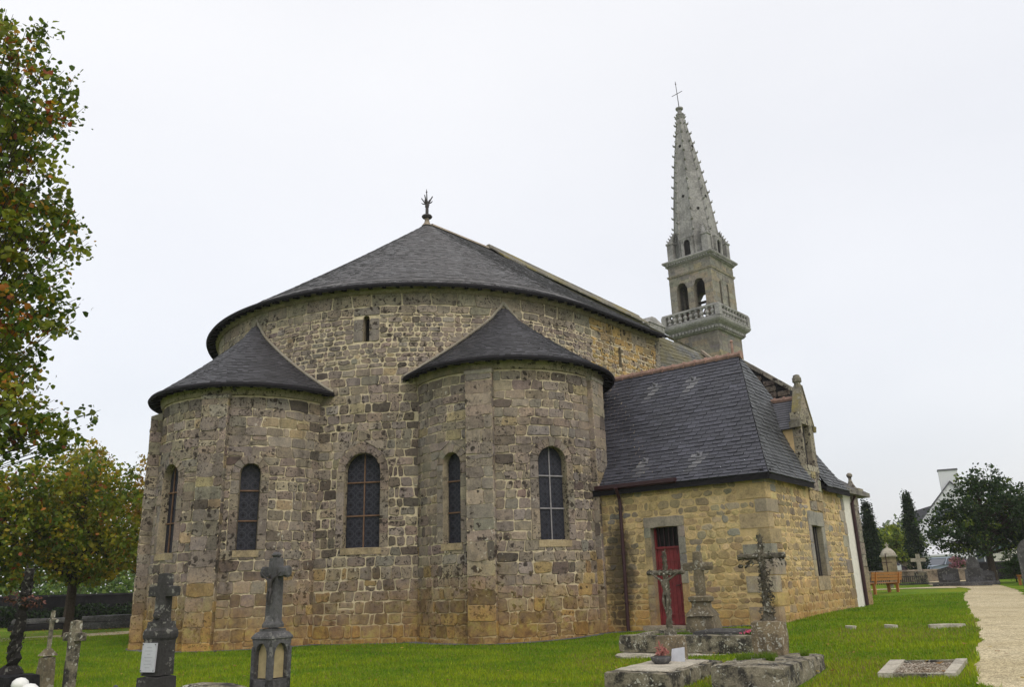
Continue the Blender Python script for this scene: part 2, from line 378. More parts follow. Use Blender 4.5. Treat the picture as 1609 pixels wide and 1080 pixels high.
# ------------------------------------------------------------------ masonry builder
class Opening:
    def __init__(s, uc, w, z0, z1, arch=True, sur=.26, lintel=.0):
        s.uc, s.w, s.z0, s.z1, s.arch, s.sur, s.lintel = uc, w, z0, z1, arch, sur, lintel
        s.sp = z1 - w / 2 if arch else z1
    def half(s, z, ex, eb):
        z = max(z, s.z0)
        if not s.arch: return s.w / 2 + ex
        if z <= s.sp: return s.w / 2 + ex
        r = s.w / 2 + ex; d = z - s.sp
        return math.sqrt(max(0, r * r - d * d))
    def top(s, ex): return (s.z1 + ex) if s.arch else s.z1 + (s.lintel if ex else 0)
def intervals(u0, u1, ops, za, zb, ex, blocks=()):
    act = []
    for o in ops:
        e = o.sur if ex else 0
        lo, hi = o.z0 - (0 if not ex else 0), o.top(e)
        if min(zb, hi) - max(za, lo) > (.04 if ex else .001):
            act.append((o.uc - o.half(za, e, 0), o.uc - (o.half(zb, e, 0) if (zb < hi or not o.arch) else 0), o.uc + o.half(za, e, 0), o.uc + (o.half(zb, e, 0) if (zb < hi or not o.arch) else 0)))
    for (ba, bb, bz0, bz1) in blocks:
        if min(zb, bz1) - max(za, bz0) > .03: act.append((ba, ba, bb, bb))
    act.sort(); res = []; la = lb = u0
    for (a0, b0, a1, b1) in act:
        if min(a0, b0) > min(la, lb) - .001: res.append((la, a0, lb, b0))
        la, lb = max(la, a1), max(lb, b1)
    res.append((la, u1, lb, u1))
    return [r for r in res if max(r[1] - r[0], r[3] - r[2]) > .01]   # (a_bot, b_bot, a_top, b_top)

def stone(mb, mapf, q, col, h, gap, rs, m=0, nmax=.28, cr=None):
    """q: four (u,z) corners p00,p10,p11,p01 (bottom-left, bottom-right, top-right, top-left)"""
    P = np.array(q, float)
    w = (np.hypot(*(P[1] - P[0])) + np.hypot(*(P[2] - P[3]))) / 2; hh = (np.hypot(*(P[3] - P[0])) + np.hypot(*(P[2] - P[1]))) / 2
    if w < gap * 1.6 or hh < gap * 1.6: return
    gx, gy = gap / 2 / w, gap / 2 / hh
    rr = min(.25, (cr or .045) / w), min(.3, (cr or .045) / hh)
    n = max(1, int(math.ceil(w / nmax)))
    us = [gx, gx + rr[0] * .35, gx + rr[0]] + [gx + rr[0] + (1 - 2 * gx - 2 * rr[0]) * i / n for i in range(1, n)] + [1 - gx - rr[0], 1 - gx - rr[0] * .35, 1 - gx]
    ins = [rr[1], rr[1] * .35, 0] + [0] * (n - 1) + [0, rr[1] * .35, rr[1]]
    j = min(.013, gap * .5)
    jt = rs.normal(0, j / hh, len(us)); jb = rs.normal(0, j / hh, len(us))
    def bl(s, t): return (1 - s) * (1 - t) * P[0] + s * (1 - t) * P[1] + s * t * P[2] + (1 - s) * t * P[3]
    e = .012; tl, tv = rs.normal(0, .010), rs.normal(0, .004)
    capT, capB, outT, outB = [], [], [], []
    for i, (s_, k) in enumerate(zip(us, ins)):
        t1 = 1 - gy - k + jt[i]; t0 = gy + k + jb[i]
        if t1 < t0 + .1: t1 = t0 + .1
        a, b = bl(s_, t1), bl(s_, t0)
        hh_ = max(.001, h + tl * (s_ - .5) + rs.normal(0, .0022)); capT.append(mb.vert(mapf(a[0], a[1], max(.001, hh_ + tv)))); capB.append(mb.vert(mapf(b[0], b[1], max(.001, hh_ - tv))))
        so = .5 + (s_ - .5) * (1 + 2 * e / w)
        a, b = bl(so, t1 + e / hh), bl(so, t0 - e / hh)
        outT.append(mb.vert(mapf(a[0], a[1], -.006))); outB.append(mb.vert(mapf(b[0], b[1], -.006)))
    L = len(us)
    for i in range(L - 1):
        mb.face((capB[i], capB[i + 1], capT[i + 1], capT[i]), m, col)
        mb.face((outB[i], outB[i + 1], capB[i + 1], capB[i]), m, col)
        mb.face((capT[i], capT[i + 1], outT[i + 1], outT[i]), m, col)
    mb.face((outB[0], capB[0], capT[0], outT[0]), m, col); mb.face((capB[-1], outB[-1], outT[-1], capT[-1]), m, col)

def wall(mb, mapf, u0, u1, z0, z1, courses, ops, pal, rs, gap=.022, hr=(.006, .022), ustep=.35, sur_pal=None, blocks=(), topcut=None, mort_m=1, cr=None, voids=()):
    """courses: list of (zmax, hmin, hmax, wmin, wmax); ops: Openings; blocks: zones left to quoins"""
    # backing (mortar)
    zs = {z0, z1}
    z = z0
    while z < z1: zs.add(min(z, z1)); z += .5
    for o in ops:
        zs.add(o.z0); zs.add(o.z1)
        if o.arch:
            for k in range(0, 9): zs.add(o.sp + o.w / 2 * math.sin(k * math.pi / 16))
    zs = sorted(zs); zs = [zs[0]] + [b for a, b in zip(zs, zs[1:]) if b - a > 1e-4]
    for za, zb in zip(zs, zs[1:]):
        if zb > z1 + 1e-6: break
        for (a0, b0, a1, b1) in intervals(u0, u1, ops, za, zb, False):
            n = max(1, int(math.ceil(max(b0 - a0, b1 - a1) / ustep)))
            r0 = [mb.vert(mapf(a0 + (b0 - a0) * i / n, za, -.004)) for i in range(n + 1)]
            r1 = [mb.vert(mapf(a1 + (b1 - a1) * i / n, zb, -.004)) for i in range(n + 1)]
            for i in range(n): mb.face((r0[i], r0[i + 1], r1[i + 1], r1[i]), mort_m, (.5, .5, .5))
    # stones
    z = z0
    while z < z1 - .05:
        cs = next((c for c in courses if z < c[0] - .03), courses[-1])
        h = rs.uniform(cs[1], cs[2])
        for lim in [z1] + [o.z0 for o in ops[:1]] + [c[0] for c in courses]:
            if z < lim - .02 and z + h > lim - cs[1] * .55: h = lim - z
        if h > cs[2] * 1.5: h /= 2
        zt = z + h
        for o in ops:
            if o.arch and o.sur and z < o.top(o.sur) < zt:
                hw_f = o.half(z, o.sur, 0) - .02
                if hw_f > .05:
                    for sgn in (-1, 1): stone(mb, mapf, [(o.uc - (hw_f if sgn < 0 else 0), max(z, o.z1 + .05)), (o.uc + (hw_f if sgn > 0 else 0), max(z, o.z1 + .05)), (o.uc + (hw_f if sgn > 0 else 0), zt), (o.uc - (hw_f if sgn < 0 else 0), zt)], pal(o.uc, z, rs), .003, .02, rs)
        for (a0, b0, a1, b1) in intervals(u0, u1, ops, z, zt, True, blocks):
            u = min(a0, a1); end = max(b0, b1); cuts = []
            while True:
                wd = rs.uniform(cs[3], cs[4]) * (1 if rs.random() > .12 else .45)
                if u + wd > end - cs[3] * .5: break
                u += wd; cuts.append(u)
            lo, hi = max(a0, a1), min(b0, b1)
            cuts = [c for c in cuts if lo + .07 < c < hi - .07]
            sk = rs.normal(0, .018, len(cuts))
            L = [(a0, a1)] + [(c - s, c + s) for c, s in zip(cuts, sk)] + [(b0, b1)]
            for (p, q), (r, s) in zip(L, L[1:]):
                if r - p < .04 and s - q < .04: continue
                uc = (p + r) / 2; zc = (z + zt) / 2
                if topcut and zc > topcut(uc): continue
                if any(f(uc, zc) for f in voids): continue
                # a few stones are two thin ones stacked
                c = pal(uc, zc, rs)
                if h > .3 and rs.random() < .05 and s - q > .3:
                    zm = z + h * rs.uniform(.35, .65)
                    stone(mb, mapf, [(p, z), (r, z), (r, zm), (p, zm)], c, rs.uniform(*hr), gap, rs, cr=cr)
                    stone(mb, mapf, [(q, zm), (s, zm), (s, zt), (q, zt)], pal(uc, zc, rs), rs.uniform(*hr), gap, rs, cr=cr)
                else:
                    stone(mb, mapf, [(p, z), (r, z), (s, zt), (q, zt)], c, rs.uniform(*hr), gap * rs.uniform(.55, 1.6), rs, cr=cr)
        z = zt
    # surrounds
    sp = sur_pal or pal
    for o in ops:
        if not o.sur: continue
        for sd in (-1, 1):
            z = o.z0
            while z < o.sp - .05:
                h = rs.uniform(.3, .5)
                if z + h > o.sp - .18: h = o.sp - z
                a, b = o.uc + sd * o.w / 2, o.uc + sd * (o.w / 2 + o.sur)
                if a > b: a, b = b, a
                stone(mb, mapf, [(a, z), (b, z), (b, z + h), (a, z + h)], sp(o.uc, z, rs), rs.uniform(.012, .02), .016, rs, cr=.02); z += h
        if o.arch:
            n = 9 if o.w > .75 else 7
            r0, r1 = o.w / 2, o.w / 2 + o.sur - .005
            for k in range(n):
                t0, t1 = math.pi * k / n, math.pi * (k + 1) / n
                f = lambda r, t: (o.uc + r * math.cos(t), o.sp + r * math.sin(t))
                stone(mb, mapf, [f(r0, t1), f(r0, t0), f(r1, t0), f(r1, t1)], sp(o.uc, o.z1, rs), rs.uniform(.012, .02), .018, rs, cr=.012)
        elif o.lintel:
            a, b = o.uc - o.w / 2 - o.sur, o.uc + o.w / 2 + o.sur
            stone(mb, mapf, [(a, o.z1), (b, o.z1), (b, o.z1 + o.lintel), (a, o.z1 + o.lintel)], sp(o.uc, o.z1, rs), .022, .016, rs, cr=.02)

def outline(o, n=14):
    p = [(o.uc - o.w / 2, o.z0), (o.uc + o.w / 2, o.z0)]
    if o.arch: p += [(o.uc + o.w / 2 * math.cos(math.pi * k / n), o.sp + o.w / 2 * math.sin(math.pi * k / n)) for k in range(0, n + 1)]
    else: p += [(o.uc + o.w / 2, o.z1), (o.uc - o.w / 2, o.z1)]
    return p
def reveal(mb, mapf, o, depth=.3, col=(.33, .28, .2), m=0):
    p = outline(o); n = len(p)
    A = [mb.vert(mapf(u, z, .012)) for u, z in p]; B = [mb.vert(mapf(u, z, -depth)) for u, z in p]
    for i in range(n): j = (i + 1) % n; mb.face((A[i], A[j], B[j], B[i]), m, col)
def window(parent, mapf, o, depth, pane, bar, vbars, hbars, name='window', label=None):
    mb = MB(); d0 = -depth + .01
    org = mapf(o.uc, o.z0, d0); e = (mapf(o.uc + .05, o.z0, d0) - mapf(o.uc - .05, o.z0, d0)).normalized()
    nn = (mapf(o.uc, o.z0, d0 + .1) - org).normalized()
    L = lambda x, z, d=0: org + e * x + UP * (z - o.z0) + nn * d
    p = outline(o); mb.poly([L(u - o.uc, z) for u, z in p], 0, (.5, .5, .5), [(u - o.uc, z - o.z0) for u, z in p])
    t = .017
    def bx(x0, x1, z0, z1, d=.035): mb.prism([L(x0, z0, .005), L(x1, z0, .005), L(x1, z0, d), L(x0, z0, d)], [L(x0, z1, .005), L(x1, z1, .005), L(x1, z1, d), L(x0, z1, d)], 1)
    for x in vbars:
        bx(x - t, x + t, o.z0, o.sp + (math.sqrt(max(0, (o.w / 2) ** 2 - x * x)) if o.arch else 0) - .01)
    for z in hbars:
        zz = o.z0 + z * (o.z1 - o.z0); hw = o.half(zz, 0, 0); bx(-hw, hw, zz - t * 1.1, zz + t * 1.1, .042)
    # outer frame
    q = [L((u - o.uc) * (1 - .05 / o.w * 1.2), o.z0 + .02 + (z - o.z0) * (1 - .04 / (o.z1 - o.z0)), .03) for u, z in p]; qo = [L(u - o.uc, z, .03) for u, z in p]
    for i in range(len(p)):
        j = (i + 1) % len(p); mb.poly([qo[i], qo[j], q[j], q[i]], 2)
    w_ = mb.build(name, [MAT[pane], MAT[bar], MAT['lead']], parent)
    return w_

G1 = [(.255, .210, .172), (.275, .228, .18), (.232, .193, .16), (.30, .25, .19), (.245, .208, .18), (.262, .224, .188)]
DK = [(.135, .110, .090), (.16, .13, .106), (.115, .096, .08)]
OC = [(.36, .26, .13), (.31, .23, .12), (.38, .29, .15), (.28, .20, .11)]
def jit(c, rs, a=.1):
    k = 1 + rs.normal(0, a); return tuple(max(.01, x * k * (1 + rs.normal(0, .025))) for x in c)
def pick(L, rs): return L[int(rs.integers(len(L)))]
def pal_apse(u, z, rs):
    r = rs.random()
    if z < 2.3:
        k = (2.3 - z) / 2.3
        if r < .05 + .16 * k: return jit(pick(OC, rs), rs)
        if r < .90: return jit(pick(G1, rs), rs, .10)
        return jit(pick(DK, rs), rs)
    if r < .05: return jit(pick(DK, rs), rs)
    if r < .09: return jit((.34, .27, .17), rs)
    return jit(pick(G1, rs), rs, .10)
def pal_dressed(u, z, rs): return jit(pick(G1, rs), rs, .06)
def pal_drum(u, z, rs):
    r = rs.random()
    if 2. < z < 7 and r < .30: return jit(pick(DK, rs), rs, .15)
    if u > .4 and z > 7.5:
        return jit(pick([(.42, .29, .12), (.36, .27, .15), (.30, .25, .18), (.46, .32, .13)], rs), rs)
    if z > 9.5: return jit((.27, .235, .18), rs, .08)
    return pal_apse(u, z, rs)
AN = [(.44, .34, .18), (.38, .29, .155), (.50, .38, .20), (.34, .265, .16), (.30, .25, .175)]
def pal_annex(u, z, rs):
    if rs.random() < .06: return jit((.27, .25, .21), rs)
    return jit(pick(AN, rs), rs, .13)
def pal_jamb(u, z, rs): return jit(pick([(.27, .25, .20), (.40, .31, .17), (.34, .27, .16), (.24, .225, .20)], rs), rs, .08)
def pal_quoin(u, z, rs): return jit(pick([(.30, .275, .23), (.32, .29, .235), (.27, .255, .225)], rs), rs, .08)

# ------------------------------------------------------------------ slates
def slates(mb, rows, width, rs, m=0, base=(.062, .062, .071), lift=.014, over=1.25, streak=None, var=.16):
    """rows: list of polylines-functions P(s) (s 0..1) with length L and the up-slope/normal handled by next row.
    rows = [(func, length)] from eave to ridge"""
    for k in range(len(rows) - 1):
        f0, L0, a0, b0 = rows[k]; f1 = rows[k + 1][0]
        n = max(1, int(round(L0 / width))); off = rs.random()
        edges = sorted({a0, b0, *[min(b0, max(a0, a0 + (b0 - a0) * (i + off + rs.normal(0, .05)) / n)) for i in range(-1, n + 1)]})
        for s0, s1 in zip(edges, edges[1:]):
            if s1 - s0 < (b0 - a0) / n * .12: continue
            A, B = f0(s0), f0(s1); D, Cc_ = f1(s0), f1(s1)
            up0 = (D - A); up1 = (Cc_ - B); nn = (B - A).cross(up0)
            if nn.length < 1e-9: continue
            nn.normalize()
            if nn.z < 0: nn = -nn
            lf = lift * rs.uniform(.5, 1.6); g = (B - A) * .012
            drop = rs.normal(0, .035)
            A2_, B2_ = A - up0 * drop + nn * lf + g, B - up1 * drop + nn * lf * rs.uniform(.7, 1.2) - g
            D2_, C2_ = A + up0 * over + nn * .001, B + up1 * over + nn * .001
            c = tuple(x * max(.5, 1 + rs.normal(0, var)) for x in [1]) ; c = tuple(b * c[0] for b in base)
            if streak: c = streak((s0 + s1) / 2, k, c, (A + B) / 2)
            mb.poly([A2_, B2_, C2_, D2_], m, c)
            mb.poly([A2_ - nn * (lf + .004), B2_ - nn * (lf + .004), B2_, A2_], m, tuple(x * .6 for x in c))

def cone_rows(center, rad, ze, apex, za, prof, a0, a1, expo):
    """eave circle -> apex point, prof(v)-> (fraction toward apex in plan, fraction in height)"""
    sl = math.hypot(rad, za - ze); n = int(sl / expo); rows = []
    for k in range(n + 1):
        v = k / n; ph, pz = prof(v)
        def f(s, ph=ph, pz=pz):
            t = a0 + (a1 - a0) * s; E_ = Vector((center.x + rad * math.cos(t), center.y + rad * math.sin(t), 0))
            P = E_.lerp(Vector((apex.x, apex.y, 0)), ph); P.z = ze + (za - ze) * pz; return P
        rows.append((f, abs(a1 - a0) * rad * (1 - ph) + .05, 0., 1.))
    return rows
def ring_strip(mb, c, r0, z0, r1, z1, a0, a1, n=96, m=0, col=(.5, .5, .5)):
    for i in range(n):
        t0, t1 = a0 + (a1 - a0) * i / n, a0 + (a1 - a0) * (i + 1) / n
        P = lambda r, z, t: Vector((c.x + r * math.cos(t), c.y + r * math.sin(t), z))
        mb.poly([P(r0, z0, t0), P(r0, z0, t1), P(r1, z1, t1), P(r1, z1, t0)], m, col)

# ================================================================== CHURCH
church = thing('church', (DC.x, DC.y, 0), 'large granite church with round apse, two conical roofed chapels and a tall pointed spire', 'church')
cyl = lambda c, R, ua=0.: (lambda u, z, d: Vector((c.x + (R + d) * math.cos(ua + u / R), c.y + (R + d) * math.sin(ua + u / R), z)))
# --- drum + choir side wall, u=0 at the tangent point, u<0 round the apse, u>0 along the choir
AT = math.atan2(NX.y, NX.x)
def drum_map(u, z, d):
    if u <= 0:
        t = AT + u / DR; return Vector((DC.x + (DR + d) * math.cos(t), DC.y + (DR + d) * math.sin(t), z))
    return DC + NX * (DR + d) + AX * u + UP * z
rs = np.random.default_rng(11)
ang = lambda deg: (R_(deg) - AT) * DR
drum_w = Opening(ang(-97.3), 1.10, 2.35, 5.12, True, .25)
slit1 = Opening(ang(-97.2), .20, 8.62, 9.47, True, 0)
slit2 = Opening(2.12, .17, 8.67, 9.42, True, 0)
mb = MB()
hid = [lambda u, z: z < 6.6 and math.hypot(drum_map(u, z, 0).x - C2.x, drum_map(u, z, 0).y - C2.y) < R2 - .1,
       lambda u, z: z < 6.6 and math.hypot(drum_map(u, z, 0).x - C1.x, drum_map(u, z, 0).y - C1.y) < R1 - .1]
slit_b = (ang(-97.2) - .42, ang(-97.2) + .42, 8.62, 9.75)
CH = 4.76
wall(mb, drum_map, ang(-205), CH, ZB, 10.2,
     [(2.35, .27, .36, .26, .60), (5.8, .25, .33, .22, .52), (7.9, .23, .32, .26, .58), (9.50, .13, .22, .16, .46), (9.76, .24, .26, .4, .7), (10.2, .40, .44, .5, 1.0)],
     [drum_w, slit1, slit2], pal_drum, rs, gap=.042, hr=(.004, .026), ustep=.4, sur_pal=pal_dressed, voids=hid, blocks=[slit_b])
for sd in (-1, 1):   # dressed stones round the slit
    for za, zb in ((8.62, 9.0), (9.0, 9.36)):
        a, b = sorted((ang(-97.2) + sd * .10, ang(-97.2) + sd * .42)); stone(mb, drum_map, [(a, za), (b, za), (b, zb), (a, zb)], (.215, .19, .165), .02, .02, rs)
stone(mb, drum_map, [(ang(-97.2) - .42, 9.36 + .12), (ang(-97.2) + .42, 9.48), (ang(-97.2) + .42, 9.75), (ang(-97.2) - .42, 9.75)], (.22, .195, .17), .02, .02, rs)
for o in (drum_w, slit1, slit2): reveal(mb, drum_map, o, .32)
# west return of the choir wall
drum = mb.build('apse_wall', [MAT['apse'], MAT['apse_mortar']], church)
window(drum, drum_map, drum_w, .28, 'pane', 'rustbar', [0.], [.335, .69])
for o in (slit1, slit2):
    m_ = MB(); m_.poly([drum_map(u, z, -.3) for u, z in outline(o)]); m_.build('slit_window', MAT['darkvoid'], drum)
def sill(mapf, o, parent):
    m_ = MB(); a, b = o.uc - o.w / 2 - .06, o.uc + o.w / 2 + .06
    n = 5
    for i in range(n):
        u0, u1 = a + (b - a) * i / n, a + (b - a) * (i + 1) / n
        m_.prism([mapf(u0, o.z0 - .19, -.05), mapf(u1, o.z0 - .19, -.05), mapf(u1, o.z0 - .19, .032), mapf(u0, o.z0 - .19, .032)],
                 [mapf(u0, o.z0 + .012, -.28), mapf(u1, o.z0 + .012, -.28), mapf(u1, o.z0 - .01, .032), mapf(u0, o.z0 - .01, .032)])
    return m_.build('sill', MAT['sill'], parent)
sill(drum_map, drum_w, drum)
# cornice of the drum and choir
mb = MB()
us = np.concatenate([np.linspace(ang(-205), 0, 90), np.linspace(0, CH, 8)[1:]])
prof = [(-.02, 10.18), (.05, 10.18), (.12, 10.26), (.15, 10.36), (.15, 10.42), (-.3, 10.42)]
mb.loft([[drum_map(u, z, d) for d, z in prof] for u in us], 0, closed=False)
mb.poly([drum_map(CH, z, d) for d, z in prof])
mb.build('cornice', MAT['dressed'], church)
# choir west corner pilaster and return wall
mb = MB(); rs = np.random.default_rng(5)
Wp = lambda t, o, z: DC + AX * t + NX * (DR + o) + UP * z
retmap = lambda u, z, d: Wp(CH + d, -u, z)
wall(mb, retmap, 0, 6, 4.5, 10.2, [(10.2, .3, .4, .35, .8)], [], pal_drum, rs, gap=.03)
for z0_, z1_, wd in ((7.2, 7.7, .5), (7.7, 8.15, .36), (8.15, 8.7, .52), (8.7, 9.15, .38), (9.15, 9.65, .5), (9.65, 10.2, .4)):
    mb.prism([Wp(CH - wd * .4, .03, z0_ + .01), Wp(CH + .5, .03, z0_ + .01), Wp(CH + .5, -.5, z0_ + .01), Wp(CH - wd * .4, -.5, z0_ + .01)],
             [Wp(CH - wd * .4, .03, z1_ - .01), Wp(CH + .5, .03, z1_ - .01), Wp(CH + .5, -.5, z1_ - .01), Wp(CH - wd * .4, -.5, z1_ - .01)], 0, jit((.28, .25, .2), rs))
mb.build('choir_end_wall', [MAT['apse'], MAT['apse_mortar']], church)

# --- drum roof: half cone + choir slope, one spiral-free set of rows
def cprof(v): return v, (v * .93 + .07 * v * v) if v > .08 else v * .78
rs = np.random.default_rng(21); mb = MB()
RE = DR + .44
nrow = 74
apexC = Vector((DC.x, DC.y, 0)); ZE = HE - .02
def big_row(k):
    v = k / nrow; ph, pz = cprof(v); r = RE * (1 - ph); z = ZE + (HA - ZE) * pz
    La = R_(205 - 41.5) * r; tot = La + CH
    def f(s):
        u = s * tot - La
        if u < 0:
            t = AT + u / max(r, .02); return Vector((DC.x + r * math.cos(t), DC.y + r * math.sin(t), z))
        return DC + NX * r + AX * u + UP * z
    return (f, tot, 0., 1.)
# rows share s so that a slate's upper edge stays above its lower edge only approximately: build each row on its own
for k in range(nrow):
    f, tot, _, _ = big_row(k); v1 = (k + 1.25) / nrow; ph, pz = cprof(min(v1, 1)); r1_ = RE * (1 - ph); z1_ = ZE + (HA - ZE) * pz
    r0_ = RE * (1 - cprof(k / nrow)[0]); La = R_(163.5) * r0_
    n = max(3, int(tot / .17)); off = rs.random()
    for i in range(n):
        s0, s1 = (i) / n, (i + 1) / n
        u0, u1 = s0 * tot - La + (off - .5) * .05, s1 * tot - La + (off - .5) * .05
        def up(u):
            if u < 0:
                t = AT + u / max(r0_, .02); return Vector((DC.x + r1_ * math.cos(t), DC.y + r1_ * math.sin(t), z1_))
            return DC + NX * r1_ + AX * u + UP * z1_
        lf = .015 * rs.uniform(.4, 1.5)
        A, B = f(s0), f(s1); A = A + UP * (lf + rs.normal(0, .004)); B = B + UP * (lf + rs.normal(0, .004))
        k_ = max(.5, 1 + rs.normal(0, .2)); c = (.080 * k_, .077 * k_, .078 * k_)
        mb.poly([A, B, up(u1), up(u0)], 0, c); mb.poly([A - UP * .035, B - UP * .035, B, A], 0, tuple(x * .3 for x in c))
    if k == 0: pass
# far slope of the choir roof
N_L = -NX
mb.poly([DC + UP * HA, DC + AX * 17 + UP * (HA - .6), DC + AX * 17 - NX * RE + UP * HE, DC - NX * RE + UP * HE], 0, (.09, .09, .09))
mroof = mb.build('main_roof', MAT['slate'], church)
# eave: soffit, fascia, rafter ends
def eave(mapf, us, z, ov, parent, name='eave'):
    m_ = MB()
    pr = [(-.1, z - .0), (.15, z + .02), (ov - .03, z - .10), (ov + .03, z - .13), (ov + .06, z - .06), (ov + .02, z + .01), (-.1, z + .2)]
    m_.loft([[mapf(u, zz, d) for d, zz in pr] for u in us], 0, closed=False)
    n = int((us[-1] - us[0]) / .42)
    for i in range(n):
        u = us[0] + (us[-1] - us[0]) * (i + .5) / n
        m_.prism([mapf(u - .035, z - .07, .1), mapf(u + .035, z - .07, .1), mapf(u + .035, z - .15, ov - .03), mapf(u - .035, z - .15, ov - .03)],
                 [mapf(u - .035, z + .02, .1), mapf(u + .035, z + .02, .1), mapf(u + .035, z - .09, ov - .03), mapf(u - .035, z - .09, ov - .03)])
    return m_.build(name, MAT['lead'], parent)
eave(drum_map, us, HE, .42, church)
# ridge coping: stone along the choir, then the higher nave ridge
mb = MB()
def slab(P0, P1, side, wd, th, m=0, mbx=None):
    mbx = mbx or mb; s_ = side.normalized() * wd / 2
    mbx.prism([P0 - s_, P0 + s_, P1 + s_, P1 - s_], [P0 - s_ * .4 + UP * th, P0 + s_ * .4 + UP * th, P1 + s_ * .4 + UP * th, P1 - s_ * .4 + UP * th], m)
for i in range(6): slab(DC + AX * (.25 + i * .6) + UP * (HA - .05), DC + AX * (.83 + i * .6) + UP * (HA - .05), NX, .32, .13)
mb.build('ridge_coping', MAT['dressed'], church)
mb = MB()
for i in range(16):
    t0, t1 = 3.85 + i * .79, 3.85 + (i + 1) * .79 - .03; z0_ = HA + .08 - (t0 - 3.85) * .047; z1_ = HA + .08 - (t1 - 3.85) * .047
    slab(DC + AX * t0 + UP * (z0_ - .1), DC + AX * t1 + UP * (z1_ - .1), NX, .42, .24)
    mb.prism([DC + AX * t0 + NX * .19 + UP * (z0_ - .1), DC + AX * t1 + NX * .19 + UP * (z1_ - .1), DC + AX * t1 + NX * 1.0 + UP * (z1_ - .78), DC + AX * t0 + NX * 1.0 + UP * (z0_ - .78)],
             [DC + AX * t0 + NX * .19 + UP * (z0_ - .02), DC + AX * t1 + NX * .19 + UP * (z1_ - .02), DC + AX * t1 + NX * 1.0 + UP * (z1_ - .70), DC + AX * t0 + NX * 1.0 + UP * (z0_ - .70)], 1)
mb.build('nave_ridge', [MAT['coping'], MAT['coping']], church)
# nave roof strip behind the choir
mb = MB(); rs = np.random.default_rng(3)
rows = []
for k in range(22):
    o_ = 4.2 * (1 - k / 21); z_ = HA - .15 - o_ * .73
    rows.append((lambda s, o_=o_, z_=z_: DC + AX * (CH + s * 12) + NX * o_ + UP * (z_ - s * .55), 12., 0., 1.))
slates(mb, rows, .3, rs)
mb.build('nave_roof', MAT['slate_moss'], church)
# finial on the apse roof
mb = MB(); fo = (DC.x, DC.y, HA - .12); FS = .72
mb.lathe(fo, [(.34, 0), (.2, .18), (.15, .3), (.13, .55)], 12, 0)
mb.lathe(fo, [(.12, .52), (.28, .56), (.33, .64), (.28, .72), (.12, .75)], 14, 1)
mb.lathe(fo, [(.10, .72), (.095, 1.25), (.13, 1.3), (.10, 1.6), (.05, 1.72)], 10, 1)
fv = Vector(fo)
mb.tube([fv + UP * 1.6, fv + UP * 2.35 - NX * .04, fv + UP * 2.52 - NX * .05], [.05, .03, .015], 6, 1)
mb.lathe(fv + UP * 2.33 - NX * .04, [(.02, -.05), (.06, 0), (.02, .06)], 8, 1)
for k in range(4):
    d = Vector((math.cos(k * math.pi / 2 - .3), math.sin(k * math.pi / 2 - .3), 0))
    mb.tube([fv + UP * 1.5 + d * .08, fv + UP * 1.66 + d * .18, fv + UP * 1.95 + d * .37], [.05, .045, .03], 6, 1)
    mb.tube([fv + UP * 1.5 + d * .08, fv + UP * 1.55 + d * .28, fv + UP * 1.63 + d * .36], [.04, .035, .02], 6, 1)
mb.v = [(fo[0] + (a - fo[0]) * FS, fo[1] + (b - fo[1]) * FS, fo[2] + (c - fo[2]) * FS) for a, b, c in mb.v]
mb.build('finial', [MAT['dressed'], MAT['iron']], church)

